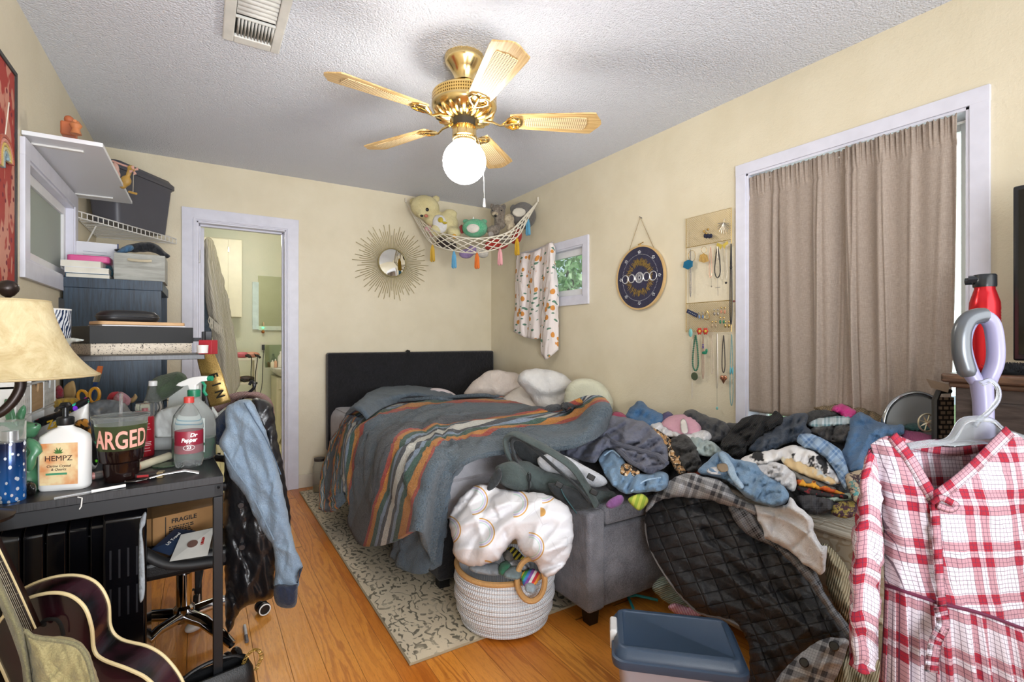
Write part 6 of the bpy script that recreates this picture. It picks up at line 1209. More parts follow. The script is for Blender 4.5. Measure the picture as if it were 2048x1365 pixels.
m = MB(); pts = [(-.06, .262), (-.05, .272), (-.01, .29), (.03, .296), (.052, .296), (.052, .278), (.03, .276), (.012, .262), (.012, .247), (-.012, .247), (-.016, .262), (-.04, .258)]
m.prism(pts, Mg2 @ Matrix.Translation((0, .011, 0)) @ Matrix.Rotation(math.pi/2, 4, 'X'), .022); m.build('trigger_head', mat_w, gs, bevel=.003, smooth=False)
m = MB(); m.cyl(Mg2 @ Vector((.05, 0, .287)), Mg2 @ Vector((.066, 0, .287)), .0095, n=8); m.tube([Mg2 @ Vector(p) for p in ((.03, 0, .276), (.04, 0, .262), (.036, 0, .24), (.046, 0, .225))], .005, 8); m.build('nozzle_and_trigger', M('#1F8A66', .35), gs)
# takeout clamshell
foam = M('#E4E8E4', .55, bump=.0006, bs=80)
tk = thing('takeout_box', 'open white foam takeout box behind the spray bottle at the desk edge', 'takeout box', tuple(P(380, 890, z=TZ)))
c = onto(P(365, 880, d=2.0)); Mt2 = Matrix.Translation(c) @ Matrix.Rotation(-YAW+.2, 4, 'Z')
m = MB(); loft(m, [(rr2(.17, .16, .02), .0), (rr2(.21, .2, .025), .05), (rr2(.22, .21, .028), .052), (rr2(.2, .19, .024), .05), (rr2(.165, .155, .02), .008)], Mt2); m.build('tray', foam, tk, auto=60)
m = MB(); Ml2 = Mt2 @ Matrix.Translation((0, .1, .055)) @ Matrix.Rotation(math.radians(72), 4, 'X') @ Matrix.Translation((0, .1, 0)); loft(m, [(rr2(.22, .21, .028), 0), (rr2(.21, .2, .025), -.03), (rr2(.17, .16, .02), -.045)], Ml2); m.build('open_lid', foam, tk, auto=60)
px('takeout_box', foam, 'crumpled foam takeout lid leaning over the right desk edge', 'takeout box', [(308,838),(320,822),(352,812),(392,806),(412,804),(428,816),(444,842),(449,862),(440,872),(408,880),(360,886),(318,882),(306,862)], const(1.93), th=.035, rnd=.012, amp=.01, sc=.05, seed=3, step=4)
# snack bag, plastic bag
def bagtop():
    t = NT('black_foil_coloured_stars'); v = t.tc('UV'); vo = t.n('TexVoronoi', i_Vector=v, i_Scale=38.0); h = t.n('HueSaturation'); t.inp(h, 'Color', (0.9, .1, .05, 1)); t.inp(h, 'Hue', t.sep(vo.outputs[1])[0])
    return t.done(t.mix(t.ramp(vo.outputs[0], [(.3, 1.), (.36, 0.)]), '#15161A', h.outputs[0]), .3)
sd_ = const(1.62)
sn = px('snack_bag', M('#F0EEEA', .35, var=.0), 'white snack bag with black star border and yellow script leaning behind the lotion', 'snack bag', [(70,862),(78,838),(120,823),(172,798),(178,830),(180,870),(196,910),(192,936),(170,945),(120,950),(84,900)], sd_, th=.05, rnd=.03, amp=.012, sc=.08, seed=12, step=4)
px('star_border', bagtop(), 0, 0, [(68,842),(120,822),(172,795),(175,808),(122,836),(72,858)], off(sd_, .03), par=sn, th=.012, rnd=.01, amp=.004, sc=.05, step=3)
px('star_border', bagtop(), 0, 0, [(178,845),(184,868),(198,905),(194,930),(184,925),(176,880)], off(sd_, .03), par=sn, th=.012, rnd=.01, amp=.004, sc=.05, step=3)
def pretz(): 
    t = NT('snack_photo_print'); v = t.tc('UV'); return t.done(t.mix(t.ramp(t.noise(v, 60, 3), [(.45, 0.), (.55, 1.)]), '#2A1E18', '#C98A3C'), .35)
px('printed_snacks', pretz(), 0, 0, [(150,845),(172,838),(180,852),(182,872),(168,876),(152,866)], off(sd_, .034), par=sn, th=.008, rnd=.008, amp=.002, step=3)
Mn = frame(P(118, 846, d=1.55), RT+Vector((0, 0, .28)), Vector((0, 0, 1))-RT*.25)
text('brand_lettering', "Zapp's", .036, Mn, M('#C9A227', .4, var=.0), sn, shear=.2, bold=.001, sx=.85); 
px('plastic_bag', glassmat('cloudy_plastic_film', '#E6E8EA', .35), 'crumpled clear plastic bag behind the cola cup', 'plastic bag', [(176,812),(192,802),(220,799),(245,806),(260,820),(264,840),(250,850),(215,855),(185,848),(178,830)], const(1.7), th=.06, rnd=.03, amp=.04, sc=.04, an=1.5, seed=6, step=4)
# tube roll, pink lipstick tube, small box, spoon, pen, coaster
a_, b_ = T_(272, 944)+Vector((0, 0, .013)), T_(338, 920)+Vector((0, 0, .013)); o = thing('paper_roll', 'cream rolled tube lying on the desk below the red spray', 'roll', tuple(a_)); m = MB(); m.cyl(a_, b_, .0135, n=24); m.build('roll_body', M('#D9D0B4', .6), o); MB().cyl(a_+(a_-b_).normalized()*.0005, a_+(b_-a_)*.03, .014, n=24).build('end_band', M('#D8A889', .6), o)
a_, b_ = T_(178, 962)+Vector((0, 0, .012)), T_(214, 955)+Vector((0, 0, .012)); o = thing('lip_gloss', 'silver and pink cosmetic tube lying behind the lotion bottle', 'cosmetic tube', tuple(a_)); m = MB(); m.cyl(a_, a_+(b_-a_)*.25, .008, .0115, 20); m.build('tip', M('#D9958C', .35), o); MB().cyl(a_+(b_-a_)*.25, b_, .0115, n=20).build('barrel', M('#C9BFB8', .2, .8), o)
c = T_(300, 957); Mq = Matrix.Translation(c) @ Matrix.Rotation(-YAW+.35, 4, 'Z'); o = thing('trinket_box', 'small black, red and gold box lying beside the cola cup', 'box', tuple(c)); MB().box((-.035, -.012, .0005), (.02, .012, .018), Mq).build('box_body', M('#231A18', .4, var=.3), o, bevel=.001); MB().box((.02, -.0125, .0004), (.036, .0125, .0185), Mq).build('gold_end', M('#C9B48A', .25, .7), o, bevel=.001); MB().box((-.03, -.0128, .004), (.0, -.0119, .014), Mq).build('red_panel', M('#A8262A', .5), o)
o = thing('spoon', 'steel spoon lying on the desk in front of the soda bottle', 'spoon', tuple(T_(290, 965))); q = T_(274, 966)+Vector((0, 0, .006)); ax = (T_(398, 947)-T_(274, 966)).normalized(); sd = Vector((-ax.y, ax.x, 0)); m = MB(); Gs = []
for i in range(11):
    s = i/10; w2 = .019*math.sin(math.pi*min(.97, .03+s*.94))**.6; Gs.append([q+ax*(-.03+.06*s)+sd*(w2*k)+Vector((0, 0, -.007*(1-k*k)*math.sin(math.pi*s)+.003)) for k in (-1, -.5, 0, .5, 1)])
m.grid(Gs); m.build('bowl', M('#B9B8B6', .15, 1., var=0.), o, solid=.0012, auto=0); m = MB(); m.tube([q+ax*.03+Vector((0, 0, .003)), q+ax*.06+Vector((0, 0, .008)), q+ax*.12+Vector((0, 0, .01)), T_(398, 947)+Vector((0, 0, .003))], [.003, .0028, .004, .006], 8, flat=.35); m.build('handle', M('#B9B8B6', .15, 1., var=0.), o)
a_, b_ = T_(108, 1001)+Vector((0, 0, .005)), T_(251, 975)+Vector((0, 0, .005)); ab = b_-a_; o = thing('ballpoint_pen', 'clear and white ballpoint pen at the front edge of the desk', 'pen', tuple(a_)); MB().cyl(a_+ab*.5, b_, .0045, n=12).build('cap', mat_w, o); MB().cyl(a_, a_+ab*.5, .004, n=12).build('barrel', clear, o); MB().cyl(a_, a_+ab*.5, .0018, n=8).build('ink_tube', M('#C9CCD4', .4), o)
m = MB(); q = DO-ex*.345; m.tube([q+Vector((0, -.002, .738)), q+Vector((.01, -.006, .735)), q+Vector((.008, -.006, .712)), q+Vector((.004, -.004, .705))], .0016, 6); one('plastic_hook', mat_w, 'thin white bent wire hooked over the desk front edge', 'hook', m)
MB_ = MB(); MB_.lathe([(.001, 0), (.036, 0), (.036, .004), (.001, .004)], T_(330, 932)+Vector((0, 0, .0006)), 32); one('coaster', glassmat('green_glass_disc', '#9DB8A0', .1), 'thin green glass disc on the desk under the green spray bottle', 'coaster', MB_)
# wire basket at the back with cards
wb = thing('wire_basket', 'black wire grid basket with white cards at the back of the desk', 'basket', tuple(onto(P(330, 860, d=2.12)))); m = MB()
qa, qb = P(262, 805, d=2.1), P(388, 798, d=2.2)
for k in range(13): s = k/12; p = qa.lerp(qb, s); m.tube([p, Vector((p.x, p.y, .745))], .0016, 5)
for k in range(5):
    dz = -(qa.z-.75)*k/4; m.tube([qa+Vector((0, 0, dz)), qb+Vector((0, 0, dz+(qa.z-qb.z)*k/4))], .0016, 5)
m.build('wire_grid', blackp, wb)
for i, (u, v) in enumerate(((345, 815), (372, 818), (285, 830))):
    q = P(u, v, d=2.2+i*.02); q.z = .745+.06; MB().box((-.03, -.001, -.06), (.03, .001, .06+.02*(i % 2)), Matrix.Translation(q) @ Matrix.Rotation(-YAW+.1*i, 4, 'Z')).build('card', M('#E6E0DC', .6), wb)
px('baseball_cap', cloth('#53634A', '#44523E', 400), 'olive green baseball cap hanging over the wire basket', 'cap', [(294,796),(296,772),(310,756),(335,748),(356,744),(370,750),(375,762),(366,775),(352,785),(330,800),(305,806)], const(2.05), th=.12, rnd=.07, amp=.02, sc=.12, seed=5, step=4)
# little things at the back
q = P(196, 797, d=2.0); q.z = .745; pbm = [P(180, 800, d=2.02), P(192, 764, d=2.0), P(197, 748, d=2.0), P(201, 733, d=2.0)]
o = thing('paintbrush', 'flat paintbrush with orange bristles standing upright on the desk', 'paintbrush', (pbm[0].x, pbm[0].y, .742)); MB().tube([Vector((pbm[0].x, pbm[0].y, .742)), pbm[0], pbm[1]], .009, 8, flat=.5).build('handle', M('#26406E', .4), o); MB().tube([pbm[1], pbm[2]], .013, 8, flat=.4).build('ferrule', M('#C9BE9A', .25, .8), o); MB().tube([pbm[2], pbm[3]], [.013, .011], 8, flat=.4).build('bristles', M('#B8602C', .9), o)
o = thing('scissors', 'orange handled scissors standing handles up in the desk clutter', 'scissors', tuple(onto(P(175, 850, d=1.9))))
for u, v, a in ((166, 796, .3), (189, 791, -.15)):
    m = MB(); q = P(u, v, d=1.9); m.tube([q+RT*(.019*math.cos(t)*math.cos(a)-.028*math.sin(t)*math.sin(a))+Vector((0, 0, .028*math.sin(t)*math.cos(a)+.019*math.cos(t)*math.sin(a))) for t in np.linspace(0, 6.283, 22)[:-1]], .0055, 8, closed=True); m.build('handle_loop', M('#D99A2B', .35), o)
q = onto(P(176, 850, d=1.9)); MB().tube([P(170, 808, d=1.9), q], [.006, .003], 6, flat=.3).build('blade', M('#B9BABC', .25, .9), o); MB().tube([P(186, 806, d=1.9), q+RT*.01], [.006, .003], 6, flat=.3).build('blade', M('#B9BABC', .25, .9), o)
px('fabric_rose', cloth('#A02838', '#781C2A'), 'dark red fabric rose beside the white drawer unit', 'flower', [(113,775),(122,772),(128,784),(126,796),(116,799),(110,790)], const(1.85), th=.03, rnd=.012, amp=.03, sc=.02, an=1, seed=2, step=3)
px('folded_card', M('#A88B5A', .7), 'folded brown card standing in the clutter left of the scissors', 'card', [(128,775),(147,762),(152,785),(148,798),(130,800)], const(1.9), th=.01, rnd=.004, amp=.004, sc=.05, step=3)
px('yellow_cloth', cloth('#C9A23A'), 'mustard yellow fabric scrap under the scissors', 'cloth', [(104,806),(118,798),(150,796),(160,806),(150,816),(112,818)], const(1.8), th=.03, rnd=.012, amp=.02, sc=.04, step=3)
px('makeup_sponge', M('#C23A4A', .6), 'red round puff behind the plastic bag', 'sponge', [(214,796),(222,786),(238,784),(240,794),(228,802),(216,802)], const(1.95), th=.03, rnd=.012, amp=.004, step=3)
px('hair_bow', cloth('#C99AA0', '#A87078'), 'dusty pink fabric bow behind the plastic bag', 'bow', [(228,794),(240,784),(254,790),(262,800),(256,812),(240,812),(228,804)], const(1.92), th=.03, rnd=.012, amp=.02, sc=.03, step=3)
px('wooden_scoop', M('#B99A6A', .6), 'small tan wooden scoop between bow and wire basket', 'scoop', [(252,798),(264,796),(270,788),(275,796),(266,806),(254,806)], const(1.98), th=.012, rnd=.006, amp=0, step=3)
c = onto(P(345, 905, d=1.95)); MBx = MB(); MBx.lathe([(.001, 0), (.03, .0), (.036, .03), (.03, .065), (.02, .075), (.016, .07), (.028, .05), (.03, .02)], c, 28, cap=False); one('glass_jar', clear, 'squat clear glass jar behind the cream tube on the desk', 'jar', MBx)
# drawer organiser against the left wall
og = thing('drawer_organiser', 'white mini drawer unit with cut-out fronts by the left wall', 'drawer unit', (-.51, 2.17, TZ))
xo, y0, y1 = -.452, 1.955, 2.03+.37; wm = M('#E3E3E0', .5, var=.0); wdm = woodm('plain_plywood', '#C9A57C', '#B58E64', 3, .6, (2, 2, 20)); m = MB()
cw = (y1-y0)/3; rh = .095
for k in range(4): m.box((-.575, y0+cw*k-.004, TZ), (xo, y0+cw*k+.004, TZ+rh*3+.02))
for k in range(4): m.box((-.575, y0-.004, TZ+rh*k), (xo, y1+.004, TZ+rh*k+.008))
m.box((-.58, y0, TZ), (-.575, y1, TZ+rh*3)); m.build('carcass', wm, og, bevel=.001, smooth=False)
for r_ in range(3):
    for k in range(3):
        white = (k != 1) if r_ == 2 else (k == 1); a, b = y0+cw*k+.006, y0+cw*(k+1)-.006; z0 = TZ+rh*r_+.01; z1 = z0+rh-.012; mid = (a+b)/2
        md_ = MB(); md_.prism([(a, z0), (b, z0), (b, z1), (mid+.022, z1), (mid+.01, z1-.026), (mid-.01, z1-.026), (mid-.022, z1), (a, z1)], Matrix(((0, 0, 1, xo-.008-(.0 if r_ == 2 else .03)), (1, 0, 0, 0), (0, 1, 0, 0), (0, 0, 0, 1))), .006)
        dd_ = md_.build('drawer', wm if white else wdm, og, smooth=False)
        if white:
            m = MB()
            for i in range(7):
                for j in range(2): y = a+.014+(b-a-.028)*i/6; zz = z0+.014+j*.028; m.prism([(y-.003, zz), (y, zz-.01), (y+.003, zz), (y, zz+.012)], Matrix(((0, 0, 1, xo-.0019-(.0 if r_ == 2 else .03)), (1, 0, 0, 0), (0, 1, 0, 0), (0, 0, 0, 1))), .0006)
            m.build('cut_out_pattern', M('#A9A49C', .6), dd_, smooth=False)
# table lamp
lc = Vector((-.40, 1.665, 0)); la = thing('table_lamp', 'table lamp with bell shaped parchment shade and bronze finial', 'lamp', (lc.x-.05, lc.y-.02, TZ))
def parch():
    t = NT('mottled_parchment'); v = t.tc(); c = t.mix(t.ramp(t.noise(v, 9, 5, .7, 1.5), [(.35, 0.), (.62, 1.)]), '#D6C7A0', '#B59F74'); t.bump(t.noise(v, 14, 5, .7, 1.), .004, .6); return t.done(c, .7, Subsurface_Weight=.05)
pr = [(.172, 1.076), (.150, 1.095), (.128, 1.122), (.110, 1.152), (.095, 1.19), (.084, 1.225), (.076, 1.262)]
m = MB(); m.lathe([tuple(p) for p in crom(pr, 4)], lc, 64, cap=False); m.build('shade', parch(), la, solid=.003, auto=0)
brz = M('#2E2420', .35, .5)
for r_, z_ in ((.171, 1.077), (.0755, 1.262)): m = MB(); m.tube([lc+Vector((r_*math.cos(a), r_*math.sin(a), z_)) for a in np.linspace(0, 6.283, 61)[:-1]], .003, 6, closed=True); m.build('shade_rim', M('#B8A67E', .7), la)
MB().lathe([(.001, 1.262), (.008, 1.262), (.005, 1.27), (.012, 1.275), (.019, 1.285), (.021, 1.292), (.019, 1.302), (.012, 1.309), (.001, 1.312)], lc, 28).build('finial', brz, la)
m = MB(); m.tube([tuple(p) for p in crom([lc+Vector((.02, -.01, 1.1)), lc+Vector((.025, -.015, 1.05)), lc+Vector((.0, -.02, 1.0)), lc+Vector((-.05, -.02, .96)), lc+Vector((-.06, -.02, .85)), lc+Vector((-.05, -.02, .76))], 6)], .011, 10); m.cyl(lc+Vector((.02, -.01, 1.08)), lc+Vector((0, 0, 1.265)), .006); m.build('arm', brz, la)
MB().lathe([(.001, TZ), (.065, TZ), (.068, TZ+.008), (.04, TZ+.02), (.018, TZ+.035), (.001, TZ+.036)], lc+Vector((-.05, -.02, 0)), 36).build('base', brz, la)
# tumbler, orange petals, cap things on the upper shelf
SZ = 1.116
c = Vector((-.40, 2.105, SZ)); tb = thing('tumbler', 'navy and white wave patterned ceramic tumbler behind the lamp shade', 'tumbler', tuple(c))
def wavemat():
    t = NT('navy_wave_porcelain'); v = t.tc('UV'); w_ = t.n('TexWave', i_Vector=t.map(v, (9, 5, 1), rot=(0, 0, .6)), i_Scale=1.2, i_Distortion=9.0, i_Detail=3.0).outputs[0]
    ch = t.n('TexMagic', i_Vector=t.map(v, (60, 30, 1)), i_Scale=1.0, turbulence_depth=1).outputs[1]; y = t.sep(v)[1]
    up = t.ramp(w_, [(.45, 0.), (.52, 1.)]); lo = t.ramp(ch, [(.5, 0.), (.6, 1.)]); k = t.mix(t.math('GREATER_THAN', y, .55), lo, up); return t.done(t.mix(k, '#1D2C4C', '#C9CED6'), .12)
MB().lathe([(.03, .0), (.036, .002), (.0405, .02), (.0415, .145)], c, 40, cap=False).build('wall', wavemat(), tb); MB().lathe([(.0418, .145), (.0425, .149), (.039, .15), (.037, .02), (.001, .01)], c, 40, cap=False).build('rim', mat_w, tb)
px('dried_petals', cloth('#B5652E', '#8A4520'), 'orange brown dried leaf bundle beside the lamp shade', 'leaves', [(112,706),(122,698),(136,697),(143,705),(138,716),(142,722),(132,728),(118,718)], const(1.5), th=.03, rnd=.012, amp=.02, sc=.03, seed=2, step=3)
px('feather', M('#C9CFCB', .6), 'white grey curled feather above the orange leaf bundle', 'feather', [(118,700),(128,682),(140,676),(168,680),(158,684),(144,686),(134,696)], const(1.52), th=.012, rnd=.006, amp=.008, sc=.03, step=3)
px('leaf', M('#7C8A6A', .6), 'muted green leaf lying against the blue tumbler', 'leaf', [(92,674),(104,671),(118,678),(112,688),(98,690)], const(1.45), th=.01, rnd=.006, amp=.004, step=3)
A_ = Vector((-.32, 2.15, SZ)); bx_ = Vector((math.cos(math.radians(25)), math.sin(math.radians(25)), 0)); Mbx = frame(A_, bx_, (-bx_.y, bx_.x, 0))
sbx = thing('shoe_box', 'flat box with black lid and speckled base on the upper desk shelf', 'box', tuple(A_))
MB().box((.004, .004, .0), (.316, .2, .045), Mbx).build('box_base', spotmat('black_speckles_on_beige', '#CFC3B2', '#241F1D', '#3A3330', 60.), sbx, smooth=False)
o_ = sbx.children[0].data.materials[0].node_tree
for n in o_.nodes:
    if n.type == 'TEX_COORD': 
        for l in list(n.outputs['UV'].links): o_.links.new(n.outputs['Object'], l.to_socket)
    if n.type == 'TEX_NOISE': n.inputs['Scale'].default_value = 170
    if n.type == 'VALTORGB': n.color_ramp.elements[0].position = .60; n.color_ramp.elements[1].position = .63
m = MB(); m.box((0, 0, .038), (.32, .204, .098), Mbx); m.build('lid', M('#1F2022', .6), sbx, bevel=.002, smooth=False)
z_ = SZ+.099
m = MB(); m.box((.04, .02, .099), (.30, .15, .103), Mbx); one('paper_stack', M('#DAD9DC', .6), 'thin white papers lying on the black box lid', 'papers', m, smooth=False)
m = MB(); m.prism(rrect(.27, .12, .02, 5), Mbx @ Matrix.Translation((.17, .08, .104)), .012); one('wooden_board', wdm, 'pale wooden board under the black zip case', 'board', m, bevel=.002)
zc = thing('zip_case', 'black oval zip case on top of the papers and black lidded box', 'case', tuple(Mbx @ Vector((.14, .09, .117)))); m = MB(); loft(m, [(rrect(.17, .09, .04, 8), .117), (rrect(.185, .1, .045, 8), .125), (rrect(.185, .1, .045, 8), .142), (rrect(.16, .085, .04, 8), .154), (rrect(.1, .05, .024, 8), .158)], Mbx @ Matrix.Translation((.14, .09, 0))); m.build('shell', M('#17181B', .45), zc, auto=60)
m = MB(); m.tube([Mbx @ Vector((.14+x, .09+y, .134)) for x, y in rrect(.189, .104, .047, 8)], .0022, 6, closed=True); m.build('zip', M('#3A3C42', .3, .4), zc)
# red candle box and gold sash
c = Md @ Vector((.02, .28, 1.116)); o = thing('candle', 'white candle in a red box on the right end of the upper shelf', 'candle', tuple(c)); Mq = Matrix.Translation(c) @ Matrix.Rotation(-YAW, 4, 'Z')
MB().box((-.022, -.018, 0), (.024, .018, .05), Mq).build('red_box', M('#9E2330', .4), o, bevel=.001, smooth=False); MB().lathe([(.001, 0), (.016, 0), (.018, .028), (.001, .028)], Mq @ Vector((0, -.03, .004)), 24).build('candle_glass', M('#D6D2CE', .3), o)
gl_ = NT('gold_glitter'); gz = gl_.n('TexWhiteNoise', noise_dimensions='3D', i_Vector=gl_.map(gl_.n('VectorMath', operation='SNAP', i_0=gl_.tc(), i_1=(.0012, .0012, .0012)).outputs[0])); gm_ = gl_.done(gl_.mix(gz.outputs[0], '#B79A5A', '#6E5528'), .4, .5)
sa = thing('party_sash', 'gold glitter sash with black letters hanging from the upper desk shelf', 'sash', tuple(P(425, 820, d=1.86)))
c_ = [[P(392,706,d=1.90), P(408,703,d=1.885), P(425,699,d=1.9)], [P(398,735,d=1.87), P(417,731,d=1.86), P(437,727,d=1.875)], [P(408,770,d=1.87), P(428,765,d=1.855), P(449,760,d=1.87)], [P(420,815,d=1.88), P(441,810,d=1.865), P(462,804,d=1.88)]]
sheet('ribbon_band', gm_, c_, sa, th=.002, ku=8, kv=6)
for ch, u, v in (('F', 427, 752), ('I', 433, 770), ('N', 440, 789)):
    text('letter', ch, .046, frame(P(u-1, v, d=1.838), Vector((0, 0, -1))+RT*.3, RT+Vector((0, 0, .3))), M('#17140F', .5), sa, bold=.0012, sx=.8)
# ---------------------------------------------------------------- under the desk: heater, chair with parcels
gloss = M('#0B0B0E', .12, var=.0)
ht_ = thing('oil_heater', 'black oil filled radiator heater under the desk', 'heater', (-.38, 2.12, 0))
for k in range(6):
    x = -.555+k*.052; m = MB(); m.prism(rrect(.155, .50, .035, 6), Matrix(((0, 0, 1, x-.008), (1, 0, 0, 2.12), (0, 1, 0, .345), (0, 0, 0, 1))), .047); m.build('fin', gloss, ht_, bevel=.004)
for z in (.16, .52): MB().cyl((-.56, 2.12, z), (-.25, 2.12, z), .022).build('manifold', gloss, ht_)
m = MB(); m.prism(rrect(.19, .56, .03, 6), Matrix(((0, 0, 1, -.262), (1, 0, 0, 2.06), (0, 1, 0, .345), (0, 0, 0, 1))), .11); m.build('control_housing', gloss, ht_, bevel=.008, bseg=3)
m = MB()
for z in (.42, .30):
    for k in range(4): m.box((-.245+k*.022, 1.9635, z), (-.24+k*.022, 1.9655, z+.09))
m.build('grille_slots', M('#2A2A2E', .3), ht_, smooth=False)
for y in (2.05, 2.19):
    MB().cyl((-.2, y, .025), (-.18, y, .025), .025).build('caster', blackp, ht_); MB().cyl((-.53, y, .025), (-.51, y, .025), .025).build('caster', blackp, ht_)
m = MB(); m.box((-.54, 2.04, .045), (-.5, 2.2, .1)); m.box((-.22, 2.04, .045), (-.16, 2.2, .07)); m.build('foot_bar', blackp, ht_)
px('cloth_strip', cloth('#BFC6CC', '#A9B1B8'), 'narrow pale strip of cloth hanging beside the black heater', 'cloth', [(279,1048),(288,1026),(293,1028),(290,1050),(284,1062),(288,1100),(290,1180),(284,1204),(278,1196),(277,1120)], const(1.57), th=.012, rnd=.008, amp=.006, sc=.03, seed=2, step=3)
chrome = M('#C9C9CC', .08, 1., var=0.); lea = M('#17181A', .38, var=.1, bump=.0008, bs=300)
cc = Vector((-.06, 2.28, 0)); ch = thing('office_chair', 'black office chair with chrome star base pushed beside the desk', 'chair', tuple(cc))
for k in range(5):
    a = math.radians(-8+72*k+22); d = Vector((math.cos(a), math.sin(a), 0)); m = MB(); m.tube([cc+Vector((0, 0, .11)), cc+d*.12+Vector((0, 0, .115)), cc+d*.24+Vector((0, 0, .085)), cc+d*.285+Vector((0, 0, .07))], [.026, .022, .018, .014], 12, flat=.8); lg = m.build('base_leg', chrome, ch)
    w0 = cc+d*.285; s = Vector((-d.y, d.x, 0))
    for q in (-1, 1): MB().lathe([(.001, -.009), (.022, -.009), (.026, -.004), (.026, .004), (.022, .009), (.001, .009)], (0, 0, 0), 24, frame(w0+s*(.016*q)+Vector((0, 0, .0265)), d, (0, 0, 1))).build('caster_wheel', blackp, lg)
    MB().lathe([(.02, -.0), (.024, .001), (.024, .003), (.02, .004)], (0, 0, 0), 24, frame(w0-s*.027+Vector((0, 0, .0265)), d, (0, 0, 1)), cap=False).build('caster_ring', mat_w, lg)
MB().lathe([(.001, .09), (.036, .09), (.036, .14), (.026, .15), (.026, .27), (.018, .27), (.018, .33), (.001, .33)], cc, 28).build('gas_column', chrome, ch)
m = MB(); m.box((cc.x-.1, cc.y-.09, .325), (cc.x+.1, cc.y+.09, .35)); m.tube([cc+Vector((.04, -.08, .34)), cc+Vector((.06, -.17, .33)), cc+Vector((.05, -.19, .28))], .004, 8); m.build('seat_mechanism', blackp, ch)
m = MB(); m.prism(rrect(.46, .46, .09, 7), Matrix.Translation((cc.x, cc.y, .35)), .07); m.build('seat', lea, ch, bevel=.02, bseg=4)
MB().tube([(cc.x+.2, cc.y, .37), (cc.x+.27, cc.y, .5), (cc.x+.27, cc.y, .62)], .022, 10, flat=.5).build('back_bracket', blackp, ch)
m = MB(); m.prism(rrect(.42, .42, .1, 7), Matrix(((0, 0, 1, cc.x+.235), (1, 0, 0, cc.y), (0, 1, 0, .69), (0, 0, 0, 1))), .045); m.build('backrest', lea, ch, bevel=.015, bseg=4)
for s in (-1, 1): MB().tube([tuple(p) for p in crom([(cc.x+.1, cc.y+.235*s, .38), (cc.x-.05, cc.y+.26*s, .42), (cc.x-.16, cc.y+.26*s, .55), (cc.x-.12, cc.y+.26*s, .63), (cc.x+.05, cc.y+.26*s, .655), (cc.x+.235, cc.y+.22*s, .62)], 6)], .019, 12, flat=.7).build('armrest', M('#1D1E20', .5), ch)
ck = M('#B0824F', .7, var=.06); q = P(390, 1085, d=1.93); Mk = Matrix.Translation((q.x, q.y, .422)) @ Matrix.Rotation(.28, 4, 'Z')
cb_ = thing('cardboard_box', 'brown cardboard parcel marked fragile on the chair seat', 'box', tuple(Mk.translation)); MB().box((-.15, -.06, 0), (.13, .14, .1), Mk).build('carton', ck, cb_, bevel=.002, smooth=False); 
inkm = M('#241C16', .6, var=.0); m = MB(); m.box((-.112, -.0612, .012), (-.109, -.0602, .095), Mk); m.box((-.112, -.0612, .012), (.12, -.0602, .015), Mk); m.build('printed_border', inkm, cb_, smooth=False)
text('printed_lettering', 'FRAGILE', .022, Mk @ Matrix.Translation((-.052, -.0612, .075)) @ Matrix.Rotation(math.pi/2, 4, 'X'), inkm, cb_, bold=.0006)
m = MB(); rr = random.Random(4)
for j in range(5):
    x = -.1
    while x < -.03: w2 = rr.uniform(.004, .012); m.box((x, -.0611, .052-j*.007), (x+w2, -.0603, .056-j*.007), Mk); x += w2+.003
m.build('address_print', inkm, cb_, smooth=False)
def env(name, label, pts, mat, d0, z=.0):
    o = thing(name, label, 'mail', tuple(P(pts[0][0], pts[0][1], d=d0))); vs = [P(u, v, d=d) for u, v, d in pts]; n_ = Vector((-vs[0].x, -vs[0].y, EYE-vs[0].z)).normalized(); m = MB(); m.add([p for p in vs]+[p-n_*.003 for p in vs], [(0,1,2,3),(7,6,5,4),(0,4,5,1),(1,5,6,2),(2,6,7,3),(3,7,4,0)]); m.build('envelope_body', mat, o, smooth=False); return o, vs
o, vs = env('envelope', 'white printed mailer with red stamp on the chair seat', [(339,1124,1.651), (415,1112,1.69), (428,1056,1.78), (362,1070,1.75)], M('#E3E0D8', .5), 1.74)
Me = frame((vs[0]+vs[1]+vs[2]+vs[3])/4+Vector((0, 0, .004))-FW*.004, vs[1]-vs[0], vs[3]-vs[0])
text('stamp_lettering', 'URGENT', .011, Me @ Matrix.Translation((.03, .012, .0)) @ Matrix.Rotation(1.57, 4, 'Z'), M('#B5302C', .5), o, bold=.0006); MB().lathe([(.001, 0), (.016, 0), (.016, .001), (.001, .001)], Me @ Vector((.0, .0, 0)), 20, Me.to_3x3().to_4x4()).build('printed_emblem', M('#7A5A50', .6), o)
o, vs = env('envelope', 'navy and white mail envelope tucked under the white mailer', [(302,1100,1.69), (340,1112,1.69), (392,1062,1.79), (350,1058,1.8)], M('#2B3A55', .45), 1.78)
text('printed_lettering', 'US Travel', .014, frame((vs[0]+vs[2])/2+Vector((0, 0, .005))-FW*.004, vs[2]-vs[1], vs[0]-vs[1]), mat_w, o)
